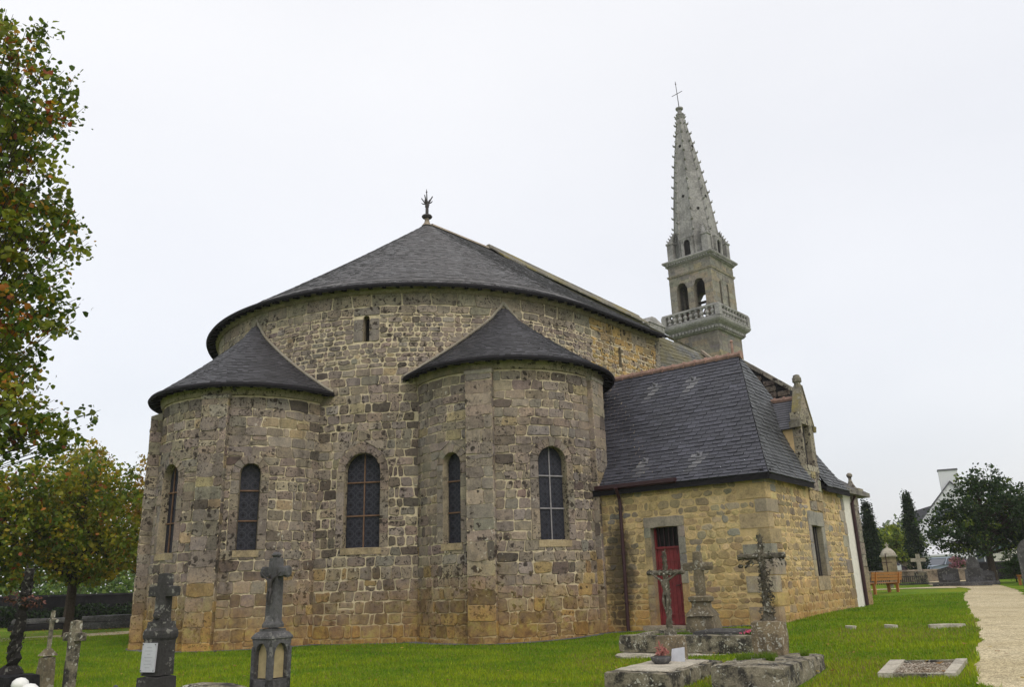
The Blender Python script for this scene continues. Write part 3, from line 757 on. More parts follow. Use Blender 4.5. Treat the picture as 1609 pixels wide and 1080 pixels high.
# --- chapels
def chapel(c, R, H, a_from, a_to, wins, pils, apex_ang, apex_z, seed, top_extra):
    rs = np.random.default_rng(seed); ua = 0.
    mp_ = cyl(c, R); U = lambda deg: R_(deg) * R
    ops = [Opening(U(a), w_, 2.33, zt, True, .24) for a, w_, zt, *_ in wins]
    mb = MB(); zt = H - .28
    # pilaster zones are left free
    wall(mb, mp_, U(a_from), U(a_to), ZB, zt, [(2.33, .26, .35, .24, .60), (4.4, .23, .31, .20, .50), (zt - .05, .24, .31, .32, .72)], ops, pal_apse, rs,
         gap=.034, hr=(.004, .026), ustep=.3, sur_pal=pal_dressed, blocks=[(U(p) - .39, U(p) + .39, ZB, zt) for p in pils])
    for o in ops: reveal(mb, mp_, o, .3)
    prof = [(-.02, zt - .01), (.05, zt), (.09, zt + .1), (.12, zt + .22), (.12, zt + .3), (-.2, zt + .3)]
    uu = np.linspace(U(a_from), U(a_to), 70)
    mb.loft([[mp_(u, z, d) for d, z in prof] for u in uu], 0, (.30, .26, .19), closed=False)
    wl = mb.build('chapel_wall', [MAT['apse'], MAT['apse_mortar']], church)
    for p in pils:
        m_ = MB(); th = .30 if p < -150 else .15; uc = U(p); ctr = mp_(uc, 0, 0); ctr.z = 0
        e_ = (mp_(uc + .05, 0, 0) - mp_(uc - .05, 0, 0)).normalized(); n_ = (mp_(uc, 0, 1) - mp_(uc, 0, 0)).normalized()
        pm = lambda u, z, d: ctr + e_ * u + n_ * (th + d) + UP * z
        ztp = zt - (.40 if p < -150 else .12)
        wall(m_, pm, -.39, .39, ZB, ztp, [(2.33, .32, .42, .38, .9), (99, .26, .4, .38, .9)], [], pal_apse, rs, gap=.022)
        for sd in (-1, 1):
            sm = (lambda sd: lambda u, z, d: ctr + e_ * sd * (.39 + d) + n_ * (th - u) + UP * z)(sd)
            wall(m_, sm, 0., .45, ZB, ztp, [(99, .26, .4, .38, .9)], [], pal_apse, rs, gap=.02)
        m_.prism([pm(-.42, ztp, .02), pm(.42, ztp, .02), pm(.42, ztp, -.3), pm(-.42, ztp, -.3)], [pm(-.42, ztp + .10, .02), pm(.42, ztp + .10, .02), pm(.42, ztp + .24, -.3), pm(-.42, ztp + .24, -.3)], 0, (.32, .29, .23))
        m_.build('pilaster', [MAT['apse'], MAT['apse_mortar']], wl)
    for o, (a, w_, z_, st, bar, vb) in zip(ops, wins):
        window(wl, mp_, o, .26, st, bar, vb, [.335, .685]); sill(mp_, o, wl)
    # roof
    ap = DC + Vector((math.cos(R_(apex_ang)), math.sin(R_(apex_ang)), 0)) * (DR + .02)
    base_len = math.hypot((ap - c).length, apex_z - H)
    def f_prof(v):
        ph = v; pz = .80 * v + .20 * v * v
        if v < .16: pz = v * .62 + (v / .16) ** 1.5 * .16 * (.80 + .2 * .16 - .62)
        if v > .86: pz = min(1, pz + (v - .86) * .55)
        z = min(1., pz / 1.077)
        return ph, z
    rE = R + OV + .02; n = 34 + int(top_extra)
    m_ = MB()
    for k in range(n):
        v0, v1 = k / n, (k + 1.25) / n
        (p0, z0_), (p1, z1_) = f_prof(v0), f_prof(min(1, v1))
        t0, t1 = R_(a_from - 6), R_(a_to + 6)
        def P(ph, pz, t):
            E_ = Vector((c.x + rE * math.cos(t), c.y + rE * math.sin(t), 0)); Q = E_.lerp(ap, ph); Q.z = H - .02 + (apex_z - H + .02) * pz; return Q
        m = max(14, int(rE * (t1 - t0) * (1 - p0) / .16)); off = rs.uniform(-.4, .4)
        for i in range(m):
            a_, b_ = t0 + (t1 - t0) * (i + off) / m, t0 + (t1 - t0) * (i + 1 + off) / m
            lf = UP * (.020 * rs.uniform(.4, 1.6))
            A, B, C_, D = P(p0, z0_, a_) + lf, P(p0, z0_, b_) + lf, P(p1, z1_, b_), P(p1, z1_, a_)
            k_ = max(.5, 1 + rs.normal(0, .17)); cc = (.043 * k_, .042 * k_, .048 * k_)
            m_.poly([A, B, C_, D], 0, cc); m_.poly([A - UP * .035, B - UP * .035, B, A], 0, tuple(x * .25 for x in cc))
    m_.build('chapel_roof', MAT['slate'], church)
    eave(mp_, np.linspace(U(a_from - 6), U(a_to + 6), 70), H, OV, church, 'chapel_eave')
    # mortar fillet where the roof meets the drum
    m_ = MB()
    for side in (0, 1):
        pts = []
        for i in range(26):
            v = i / 25; 
            ph, pz = f_prof(v)
            # find the angle where this row meets the drum
            best = None
            for q in range(121):
                t = R_(a_from - 40 + (q / 120) * 120) if side == 0 else R_(a_to + 40 - (q / 120) * 120)
                E_ = Vector((c.x + rE * math.cos(t), c.y + rE * math.sin(t), 0)); Q = E_.lerp(ap, ph)
                if (Q - DC).length > DR + .03: best = Q; break
            if best is None: continue
            o_ = (best - DC).normalized(); best = DC + o_ * (DR + .035); best.z = H - .02 + (apex_z - H + .02) * pz + .05; pts.append(best)
        pts.append(ap + UP * (apex_z + .06))
        if len(pts) > 2: m_.tube(pts, .055, 6)
    m_.build('roof_flashing', MAT['tower_mortar'], church)
    return wl
chapel(C1, R1, H1, -215, 20, [(-127, .82, 4.86, 'pane2', 'rustbar', [-.14, .14]), (-73.3, .57, 4.76, 'pane', 'rustbar', [])], [-95.5, -157], -128.2, 9.95, 31, 0)
chapel(C2, R2, H2, -205, 15, [(-123, .62, 4.84, 'pane', 'rustbar', []), (-65.6, .88, 4.9, 'pane2', 'greybar', [0.])], [-104.9, -29], -66.0, 9.93, 32, 0)

# ================================================================== ANNEX (sacristy)
CA = Vector((6.28, 20.58, 0)); IN = -N2      # u along A2 (wall 2), v along IN (wall 1)
AP = lambda u, v, z: CA + A2 * u + IN * v + UP * z
UL, VL = 6.4, 5.2
w1map = lambda u, z, d: AP(-d, u, z)         # u = v coordinate, faces -A2
w2map = lambda u, z, d: AP(u, -d, z)         # faces N2
rs = np.random.default_rng(41)
door_o = Opening(2.94, .82, .02, 2.57, False, .20, .27)
win_o = Opening(3.53, .80, 1.17, 2.53, False, .26, .40)
dorm_o = Opening(3.70, .60, 4.26, 5.46, False, 0, 0)
qz = []; z = -.35; tgl = 0
while z < 3.72:
    h = rs.uniform(.30, .44); h = min(h, 3.72 - z)
    qz.append((z, z + h, tgl)); z += h; tgl ^= 1
b1 = [(0, .78 if t else .34, a, b) for a, b, t in qz]; b2 = [(0, .30 if t else .72, a, b) for a, b, t in qz]
b2e = [(UL - (.28 if t else .55), UL, a, b) for a, b, t in qz]
RUB = [(3.72, .12, .22, .15, .48)]
mb = MB()
wall(mb, w1map, 0, VL, -.35, 3.72, RUB, [door_o], pal_annex, rs, gap=.036, hr=(-.001, .012), sur_pal=pal_jamb, blocks=b1, cr=.07)
wall(mb, w2map, 0, UL, -.35, 3.72, RUB, [win_o], pal_annex, rs, gap=.036, hr=(-.001, .012), sur_pal=pal_quoin, blocks=b2 + b2e + [(3.02, 4.38, 2.95, 3.72)], cr=.07)
reveal(mb, w1map, door_o, .3, (.25, .22, .17)); reveal(mb, w2map, win_o, .34, (.30, .27, .2))
for (a, b, t), (_, l1, _, _), (_, l2, _, _) in zip(qz, b1, b2):   # corner quoins: solid blocks round the corner
    c = pal_quoin(0, a, rs); e_ = .016; g = .012
    if rs.random() < .3: continue_c = jit(pick(AN, rs), rs); c = continue_c
    P = [AP(-e_, l1 - .02, a + g), AP(-e_, -e_ + .03, a + g), AP(-e_ + .03, -e_, a + g), AP(l2 - .02, -e_, a + g), AP(l2 - .02, .1, a + g), AP(.1, l1 - .02, a + g)]
    mb.prism(P, [p + UP * (b - a - 2 * g) for p in P], 0, c)
for a0_, b0_, a, b in b2e:
    stone(mb, w2map, [(a0_, a), (b0_, a), (b0_, b), (a0_, b)], pal_quoin(0, a, rs), .016, .03, rs)
# other walls of the annex (north side and back), plain masonry
m3 = lambda u, z, d: AP(UL + d, u, z)
wall(mb, m3, 0, 5.2, -.3, 3.72, RUB, [], pal_annex, rs, gap=.05, hr=(-.001, .012))
annex = mb.build('sacristy_wall', [MAT['annex'], MAT['annex_mortar']], church)
# pier of the dormer, between the window lintel and the dormer sill
def bevbox(mbx, mapf, u0, u1, z0, z1, d0, d1, m=0, c=(.5, .5, .5)):
    mbx.prism([mapf(u0, z0, d0), mapf(u1, z0, d0), mapf(u1, z0, d1), mapf(u0, z0, d1)], [mapf(u0, z1, d0), mapf(u1, z1, d0), mapf(u1, z1, d1), mapf(u0, z1, d1)], m, c)
# door
mb = MB(); dd = -.22
v0, v1 = door_o.uc - .41, door_o.uc + .41
npl = 6
for i in range(npl):
    a, b = v0 + .05 + (v1 - v0 - .1) * i / npl, v0 + .05 + (v1 - v0 - .1) * (i + 1) / npl - .008
    bevbox(mb, w1map, a, b, .06, 2.0, dd - .04, dd + .01)
bevbox(mb, w1map, v0, v1, .04, 2.02, dd - .06, dd - .005)
for z0_ in (.28, 1.66): bevbox(mb, w1map, v0 + .06, v1 - .06, z0_, z0_ + .05, dd + .008, dd + .02)
for a, b in ((v0, v0 + .05), (v1 - .05, v1)): bevbox(mb, w1map, a, b, .04, 2.57, dd - .06, dd + .03)
bevbox(mb, w1map, v0, v1, 2.0, 2.06, dd - .06, dd + .05)
dr = mb.build('door', MAT['door'], annex)
mb = MB(); mb.tube([w1map(v0 + .16, 1.05, dd + .01), w1map(v0 + .16, 1.05, dd + .06), w1map(v0 + .26, 1.04, dd + .06)], .014, 6)
mb.build('door_handle', MAT['iron'], dr)
mb = MB(); mb.poly([w1map(v0, 2.06, dd - .04), w1map(v1, 2.06, dd - .04), w1map(v1, 2.57, dd - .04), w1map(v0, 2.57, dd - .04)], 0)
for i in range(5): bevbox(mb, w1map, v0 + .1 + i * .14, v0 + .125 + i * .14, 2.06, 2.57, dd - .02, dd + .01, 1)
mb.build('transom_window', [MAT['darkvoid'], MAT['maroon']], annex)
mb = MB(); bevbox(mb, w1map, v0 - .25, v1 + .25, -.25, .04, -.25, .35); mb.build('doorstep', MAT['dressed'], annex)
# barred windows
def barred(o, name):
    m_ = MB(); a, b = o.uc - o.w / 2, o.uc + o.w / 2
    m_.poly([w2map(a, o.z0, -.3), w2map(b, o.z0, -.3), w2map(b, o.z1, -.3), w2map(a, o.z1, -.3)], 0)
    n = 5
    for i in range(n):
        x = a + (b - a) * (i + .5) / n; m_.tube([w2map(x, o.z0, -.13), w2map(x, o.z1, -.13)], .02, 6, 1)
    for k in (0, 1): bevbox(m_, w2map, *((a, a + .05) if k == 0 else (b - .05, b)), o.z0, o.z1, -.28, -.2, 2)
    bevbox(m_, w2map, (a + b) / 2 - .025, (a + b) / 2 + .025, o.z0, o.z1, -.295, -.25, 2)
    return m_.build(name, [MAT['glass'], MAT['iron'], MAT['bark']], annex)
barred(win_o, 'barred_window')
mb = MB(); bevbox(mb, w2map, 3.05, 4.02, .80, 1.17, -.3, .03); mb.build('sill', MAT['sill'], annex)

# roof of the annex
EZ, RZ = 3.70, 7.80
def mprof(v): return v, (v - .085 * math.sin(math.pi * min(1, v * 1.0)) * (1 - v) ** 1.5)   # slight flare at the foot
VENT = [(4.2, .85), (2.85, .84), (3.64, .23), (1.95, .22)]
def front_streak(v_, t_):
    s_ = 0
    for vv, tt in VENT:
        dt = tt - t_
        if 0 < dt < .17: s_ = max(s_, (1 - dt / .17) * math.exp(-((v_ - vv - dt * .5) / .13) ** 2))
    return s_
rs = np.random.default_rng(51); mb = MB(); nr = 34
def frow(t, side):   # side 0 front (u from -.2), 1 back
    ph, pz = mprof(t); z_ = EZ + (RZ - EZ) * pz
    u_ = (-.2 + 3.3 * ph) if side == 0 else (UL + .2 - 3.5 * ph)
    va = -.2 + 1.73 * ph
    return (lambda s: AP(u_, va + s * (7.2 - va), z_), 7.2 - va, 0., 1.), va
def tile_plane(fn, nr, width, base, streak=None, clip=None, skip=None):
    for k in range(nr):
        t0, t1 = k / nr, (k + 1.2) / nr
        (p0, L0), (p1, L1) = fn(t0), fn(min(1.0, t1)); off = (k % 2) * .5 * width + rs.normal(0, .01)
        # p: function of absolute coordinate along the row; L=(a,b)
        a, b = L0; x = a - width + off
        while x < b:
            xa, xb = max(x, a), min(x + width, b)
            if xb - xa > .02 and not (skip and skip((xa + xb) / 2, t0)):
                lf = .020 * rs.uniform(.6, 1.4)
                xa1, xb1 = max(xa, L1[0]), min(xb, L1[1])
                if xb1 - xa1 > .005 or True:
                    xa1 = min(xa1, L1[1]); xb1 = max(xb1, L1[0])
                    A, B, C_, D = p0(xa + .009), p0(xb - .009), p1(xb1), p1(xa1)
                    nn = (B - A).cross(D - A) if (D - A).length > 1e-6 else UP
                    nn = nn.normalized(); nn = -nn if nn.z < 0 else nn
                    k_ = max(.55, 1 + rs.normal(0, .15)); c = tuple(q * k_ for q in base)
                    if streak:
                        s_ = streak((xa + xb) / 2, t0); c = tuple(q * (1 - s_ * .8) + .30 * s_ * .8 for q in c)
                    mb.poly([A + nn * lf, B + nn * lf, C_, D], 0, c); mb.poly([A - nn * .012, B - nn * .012, B + nn * lf, A + nn * lf], 0, tuple(q * .3 for q in c))
            x += width
def fn_front(t):
    ph, pz = mprof(t); z_ = EZ + (RZ - EZ) * pz; u_ = -.2 + 3.3 * ph; va = -.2 + 1.73 * ph
    return (lambda v: AP(u_, v, z_)), (va, 7.0)
def fn_back(t):
    ph, pz = mprof(t); z_ = EZ + (RZ - EZ) * pz; u_ = UL + .2 - 3.5 * ph; va = -.2 + 1.73 * ph
    return (lambda v: AP(u_, v, z_)), (va, 6.0)
def fn_hip(t):
    ph, pz = mprof(t); z_ = EZ + (RZ - EZ) * pz; v_ = -.2 + 1.73 * ph
    return (lambda u: AP(u, v_, z_)), (-.2 + 3.3 * ph, UL + .2 - 3.5 * ph)
DU0, DU1, DUC = 3.24, 4.36, 3.80
tile_plane(fn_front, nr, .27, (.046, .047, .060), front_streak)
tile_plane(fn_hip, nr, .27, (.056, .059, .062), skip=lambda u, t: DU0 < u < DU1 and t < .3)
tile_plane(fn_back, nr, .27, (.07, .072, .08))
aroof = mb.build('sacristy_roof', MAT['slate'], church)
mb = MB()   # fascia and soffit under the annex eaves
def fas(P0, P1, out):
    mb.prism([P0 + UP * -.16, P1 + UP * -.16, P1 - out * .22 + UP * -.02, P0 - out * .22 + UP * -.02], [P0 + UP * -.01, P1 + UP * -.01, P1 - out * .22 + UP * .12, P0 - out * .22 + UP * .12])
fas(AP(-.19, -.19, EZ), AP(-.19, 7.0, EZ), -A2); fas(AP(-.17, -.19, EZ), AP(DU0, -.19, EZ), N2); fas(AP(DU1, -.19, EZ), AP(UL + .2, -.19, EZ), N2)
mb.build('fascia', MAT['lead'], aroof)
mb = MB()
for i in range(15):
    v_ = 1.45 + i * .38; P0, P1 = AP(3.1, v_, RZ - .02), AP(3.1, v_ + .36, RZ - .02); r0 = .12
    mb.lathe((0, 0, 0), [(r0, 0), (r0 * .93, .36)], 10, 0, tr=lambda p, P0=P0: P0 + A2 * p[0] + UP * (p[1] * .9) + IN * p[2])
    mb.lathe((0, 0, 0), [(r0 * 1.25, -.03), (r0 * 1.25, .03)], 10, 0, tr=lambda p, P0=P0: P0 + A2 * p[0] + UP * (p[1] * .9) + IN * p[2])
mb.build('ridge_tiles', MAT['terracotta'], aroof)
mb = MB(); mb.tube([AP(3.1, 1.7, RZ + .08), AP(3.1, 1.7, RZ + .42)], [.05, .03], 6); mb.lathe(AP(3.1, 1.7, RZ + .45), [(.02, -.06), (.06, 0), (.02, .06)], 8); mb.build('ridge_spike', MAT['terracotta'], aroof)
for vv, tt in VENT:
    p0, L_ = fn_front(tt); P = p0(vv); mb = MB()
    sl_ = (fn_front(tt + .02)[0](vv) - P).normalized(); nn = sl_.cross(IN).normalized(); nn = -nn if nn.z < 0 else nn
    CR = [P - IN * .09 - sl_ * .11, P + IN * .09 - sl_ * .11, P + IN * .09 + sl_ * .10, P - IN * .09 + sl_ * .10]; mb.prism(CR, [q + nn * .03 for q in CR], 0)
    mb.tube([P + nn * .02, P + nn * .10, P + nn * .14], [.05, .045, .02], 8, 0)
    mb.build('roof_vent', plain('zinc', (.14, .14, .155), .5, .4) if 'zinc' not in bpy.data.materials else bpy.data.materials['zinc'], aroof)
# gutter and downpipe
mb = MB()
gp = [(-.27, -.0), (-.27, -.1), (-.2, -.14), (-.14, -.1), (-.14, 0)]
mb.loft([[AP(u_ - .02, v_, EZ + .12 + z_ + (.0)) for u_, z_ in gp] for v_ in (2.35, 3.4, 4.9)], 0, closed=False)
mb.poly([AP(u_ - .02, 2.35, EZ + .12 + z_) for u_, z_ in gp])
mb.build('gutter', MAT['maroon'], aroof)
mb = MB(); mb.tube([AP(-.30, 4.18, 3.72), AP(-.12, 4.2, 3.45), AP(-.09, 4.2, 3.3), AP(-.09, 4.2, -.2)], .05, 9)
for z_ in (.6, 1.9, 3.1): mb.tube([AP(-.09, 4.2, z_), AP(-.09, 4.2, z_ + .05)], .065, 9)
mb.build('downpipe', MAT['maroon'], annex)

# dormer
dorm = bpy.data.objects.new('dormer', None); COL.objects.link(dorm); dorm.parent = church; dorm.matrix_parent_inverse = WORLD(church).inverted()
mb = MB(); rs = np.random.default_rng(61)
KZ, AZ = 5.42, 6.62
gab = lambda u: KZ + .05 + (AZ - KZ) * (1 - abs(u - DUC) / (DU1 - DUC + .1))
def dblk(u0, u1, z0, z1, c=None, d=.02, t=.22): bevbox(mb, w2map, u0 + .004, u1 - .004, z0 + .004, z1 - .004, -t, d + rs.uniform(0, .006), 0, c or jit((.29, .26, .20), rs, .08))
# piers
bevbox(mb, w2map, DU0 + .01, DU1 - .01, 2.96, 4.24, -.30, -.002, 1)
z = 2.95
while z < 4.05:
    h = min(rs.uniform(.24, .36), 4.08 - z); x = DU0
    while x < DU1 - .05:
        w_ = min(rs.uniform(.28, .6), DU1 - x); w_ = DU1 - x if DU1 - x - w_ < .15 else w_
        stone(mb, w2map, [(x, z), (x + w_, z), (x + w_, z + h), (x, z + h)], jit(pick([(.34, .27, .16), (.28, .26, .21), (.36, .29, .17)], rs), rs), .03, .02, rs); x += w_
    z += h
dblk(DU0, DU1, 4.08, 4.26, (.36, .33, .26), .035)
for a, b in ((DU0, 3.40), (4.0, DU1)):
    z = 4.26
    for h in (.42, .38, .40): dblk(a, b, z, z + h); z += h
dblk(DU0 - .06, DU1 + .06, 5.46, 5.78, (.31, .28, .21), .03)
for k in range(4):
    z0_ = 5.78 + k * .20; z1_ = z0_ + .20
    w0 = (AZ - z0_) / (AZ - KZ - .1) * (DU1 - DUC + .02); w1 = max(.06, (AZ - z1_) / (AZ - KZ - .1) * (DU1 - DUC + .02))
    P = lambda u, z_, d: w2map(u, z_, d)
    mb.prism([P(DUC - w0, z0_, -.20), P(DUC + w0, z0_, -.20), P(DUC + w0, z0_, .025), P(DUC - w0, z0_, .025)], [P(DUC - w1, z1_ - .006, -.20), P(DUC + w1, z1_ - .006, -.20), P(DUC + w1, z1_ - .006, .025), P(DUC - w1, z1_ - .006, .025)], 0, jit((.29, .26, .20), rs, .08))
gable_ = mb.build('dormer_gable', [MAT['apse'], MAT['annex_mortar']], dorm)
mb = MB()   # raking copings and finial
for sd in (-1, 1):
    u0_, u1_ = DUC + sd * (DU1 - DUC + .08), DUC + sd * .05
    mb.prism([w2map(u0_, KZ + .02, -.20), w2map(u0_, KZ + .02, .05), w2map(u1_, AZ - .08, .05), w2map(u1_, AZ - .08, -.20)],
             [w2map(u0_, KZ + .13, -.20), w2map(u0_, KZ + .13, .05), w2map(u1_, AZ + .06, .05), w2map(u1_, AZ + .06, -.20)])
    mb.prism([w2map(u0_ - .08, KZ - .10, -.24), w2map(u0_ - .08, KZ - .10, .06), w2map(u0_ + .08, KZ - .10, .06), w2map(u0_ + .08, KZ - .10, -.24)], [w2map(u0_ - .09, KZ + .07, -.24), w2map(u0_ - .09, KZ + .07, .08), w2map(u0_ + .09, KZ + .07, .08), w2map(u0_ + .09, KZ + .07, -.24)])
mb.lathe(w2map(DUC, AZ - .05, -.08), [(.11, 0), (.10, .20), (.14, .22), (.14, .34), (.11, .36), (.10, .42), (.04, .45)], 8)
mb.build('dormer_coping', MAT['coping'], dorm)
barred_d = MB(); o = dorm_o; a, b = 3.40, 4.0
barred_d.poly([w2map(a, 4.26, -.3), w2map(b, 4.26, -.3), w2map(b, 5.46, -.3), w2map(a, 5.46, -.3)], 0)
for i in range(4): barred_d.tube([w2map(a + .6 * (i + .5) / 4, 4.26, -.13), w2map(a + .6 * (i + .5) / 4, 5.46, -.13)], .02, 6, 1)
bevbox(barred_d, w2map, 3.68, 3.72, 4.26, 5.46, -.295, -.25, 2)
barred_d.build('dormer_window', [MAT['glass'], MAT['iron'], MAT['bark']], dorm)
mb = MB()   # cheeks
for uu_ in (DU0 + .02, DU1 - .02):
    mb.prism([AP(uu_ - .01, .36, 3.9), AP(uu_ + .01, .36, 3.9), AP(uu_ + .01, .7, 5.4), AP(uu_ - .01, .7, 5.4)], [AP(uu_ - .01, .0, 4.1), AP(uu_ + .01, .0, 4.1), AP(uu_ + .01, .0, 5.4), AP(uu_ - .01, .0, 5.4)])
mb.build('dormer_cheek', MAT['plaster'], dorm)
mb = MB()   # dormer roof
for sd in (-1, 1):
    for k in range(13):
        t0, t1 = k / 13, (k + 1.2) / 13
        f = lambda t, v: AP(DUC + sd * (.66 * (1 - t)), v, KZ - .12 + (AZ - .32 - KZ + .12) * t)
        x = .06 - (k % 2) * .13
        vend = lambda t: .30 + .95 * t
        while x < vend(t0) + .3:
            xa, xb = max(x, .1), x + .26; lf = (NX * 0 + A2 * sd) * .012 + UP * .012; k_ = max(.6, 1 + rs.normal(0, .13)); c = (.085 * k_, .086 * k_, .10 * k_)
            if xb > xa:
                mb.poly([f(t0, xa) + lf, f(t0, xb) + lf, f(min(t1, 1), xb), f(min(t1, 1), xa)], 0, c); mb.poly([f(t0, xa) - lf, f(t0, xb) - lf, f(t0, xb) + lf, f(t0, xa) + lf], 0, tuple(q * .35 for q in c))
            x += .26
mb.build('dormer_roof', MAT['slate'], dorm)
mb = MB(); mb.tube([AP(DUC, .1, AZ - .30), AP(DUC, .5, AZ - .32), AP(DUC, 1.35, AZ - .30)], .08, 8)
for i in range(4): mb.tube([AP(DUC, .2 + i * .3, AZ - .30), AP(DUC, .25 + i * .3, AZ - .30)], .10, 8)
mb.build('dormer_ridge_tiles', MAT['terracotta'], dorm)

# building end past the annex: white rendered strip, pipe, buttress with ball pinnacle
rs = np.random.default_rng(71); mb = MB()
bevbox(mb, w2map, UL + .03, 7.45, -.2, 3.62, -1.5, -.06); mb.build('rendered_wall', MAT['white'], church)
mb = MB(); mb.tube([w2map(7.42, 3.62, .1), w2map(7.36, 3.4, .0), w2map(7.38, .2, .0)], .055, 8); mb.build('downpipe', MAT['maroon'], church)
mb = MB()
for k in range(10):
    z0_ = -.1 + k * .38; bevbox(mb, w2map, 7.46, 7.95 + (.04 if k % 2 else 0), z0_ + .006, z0_ + .37, -.9, .02, 0, jit((.27, .25, .2), rs))
bevbox(mb, w2map, UL - .02, 8.9, 3.66, 3.80, -1.6, .18, 0, (.2, .19, .17))
P = w2map(8.05, 3.62, -.15)
bevbox(mb, w2map, 7.75, 8.3, 3.80, 3.90, -.5, .15, 0, (.3, .28, .22))
mb.lathe(P + UP * .26, [(.20, 0), (.10, .18), (.05, .32), (.05, .40), (.09, .44), (.10, .50), (.05, .56)], 10, 0, (.28, .26, .22))
mb.poly([w2map(UL - .02, 3.80, .16), w2map(8.9, 3.80, .16), w2map(8.9, 4.9, -1.6), w2map(UL - .02, 4.9, -1.6)], 0, (.12, .12, .12))
mb.build('porch_buttress', MAT['apse'], church)

# transept gable behind the annex roof
mb = MB(); rs = np.random.default_rng(81)
gm = lambda u, z, d: Vector((8.21, 27.94, 0)) + N2 * u - A2 * d + UP * z
top = lambda u: 8.60 - .80 * u
wall(mb, gm, -2.2, 3.6, 3.9, 9.9, [(99, .16, .3, .2, .6)], [], lambda u, z, r: jit(pick(DK, r), r), rs, gap=.04, topcut=lambda u: top(u) - .12) if False else None
for i in range(4):
    u0_, u1_ = -.25 + i * .46, -.25 + (i + 1) * .46
    mb.prism([gm(u0_, 3.9, 0), gm(u1_, 3.9, 0), gm(u1_, 3.9, -.5), gm(u0_, 3.9, -.5)], [gm(u0_, top(u0_), 0), gm(u1_, top(u1_), 0), gm(u1_, top(u1_), -.5), gm(u0_, top(u0_), -.5)], 1)
    z = 4.5
    while z < top(u1_) - .1:
        stone(mb, gm, [(u0_, z), (u1_, z), (u1_, z + .22), (u0_, z + .22)], jit(pick(DK, rs), rs), .02, .05, rs); z += .22
    mb.prism([gm(u0_, top(u0_) - .02, .08), gm(u1_ - .01, top(u1_) - .02, .08), gm(u1_ - .01, top(u1_) - .02, -.58), gm(u0_, top(u0_) - .02, -.58)], [gm(u0_, top(u0_) + .15, .08), gm(u1_ - .01, top(u1_) + .15, .08), gm(u1_ - .01, top(u1_) + .15, -.58), gm(u0_, top(u0_) + .15, -.58)], 0, jit((.24, .22, .18), rs))
mb.build('transept_gable', [MAT['apse'], MAT['darkwall']], church)
# lower mossy roof beyond the choir
mb = MB(); rows = []
WQ = lambda t, o, z: DC + AX * t + NX * (DR + o) + UP * z
for k in range(26):
    q = k / 25
    rows.append((lambda s, q=q: WQ(CH + .14 + 1.6 * s, .1 + 3.2 * s, 6.6).lerp(WQ(CH + .14 + 4.3 * s, 0, 10.44 - .05 * s), q), 4.2, 0., 1.))
slates(mb, rows, .24, rs, base=(.085, .085, .08))
mb.prism([WQ(CH + .2, -.1, 8.4), WQ(CH + 4.4, -.1, 8.4), WQ(CH + 4.4, -3, 8.2), WQ(CH + .2, -3, 8.2)], [WQ(CH + .2, -.03, 10.38), WQ(CH + 4.4, -.03, 10.34), WQ(CH + 4.4, -3, 8.3), WQ(CH + .2, -3, 8.3)], 0, (.09, .09, .08))
mb.build('aisle_roof', MAT['slate_moss'], church)
mb = MB()
for i in range(5):
    a_, b_ = i / 5, (i + .97) / 5; Q = lambda s, d, z_: WQ(CH + 3.5 - .3 * s + d, .0 + 2.6 * s, 10.44 - 2.6 * s + z_)
    mb.prism([Q(a_, 0, 0), Q(b_, 0, 0), Q(b_, .3, 0), Q(a_, .3, 0)], [Q(a_, 0, .14), Q(b_, 0, .14), Q(b_, .3, .14), Q(a_, .3, .14)])
mb.build('aisle_coping', MAT['dressed'], church)

# ================================================================== TOWER
TC = DC + AX * 24.7
TM = lambda x, y, z: TC + NX * x + AX * y + UP * z     # y<0 faces the choir; x>0 the annex side
tower = bpy.data.objects.new('bell_tower', None); COL.objects.link(tower); tower.parent = church; tower.matrix_parent_inverse = WORLD(church).inverted()
rs = np.random.default_rng(91)
TG = [(.24, .225, .185), (.265, .25, .205), (.215, .205, .18), (.28, .245, .18)]
pal_t = lambda u, z, r: jit(pick(TG, r), r, .07)
def faces(h):   # four face maps of a square of half side h: face k, u from -h..h
    return [lambda u, z, d: TM(u, -h - d, z), lambda u, z, d: TM(h + d, u, z), lambda u, z, d: TM(-u, h + d, z), lambda u, z, d: TM(-h - d, -u, z)]
mb = MB()
sh = 1.60
for fm in faces(sh): wall(mb, fm, -sh, sh, 8.5, 16.35, [(99, .32, .4, .5, 1.1)], [], pal_t, rs, gap=.016, hr=(.003, .010), ustep=2)
# battered foot on the annex side
for i in range(10):
    f = lambda z_: 1.62 + min(.80, .13 * max(0, (15.0 - z_)) ** 1.8)
    z0_, z1_ = 15.0 - i * .55, 14.6 - (i + 1) * .55
    mb.prism([TM(1.55, -1.62, z1_), TM(f(z1_), -1.62, z1_), TM(f(z1_), 1.5, z1_), TM(1.55, 1.5, z1_)], [TM(1.55, -1.62, z0_), TM(f(z0_), -1.62, z0_), TM(f(z0_), 1.5, z0_), TM(1.55, 1.5, z0_)], 0, jit((.25, .22, .14), rs, .08))
mb.build('tower_shaft', [MAT['tower'], MAT['tower_mortar']], tower)
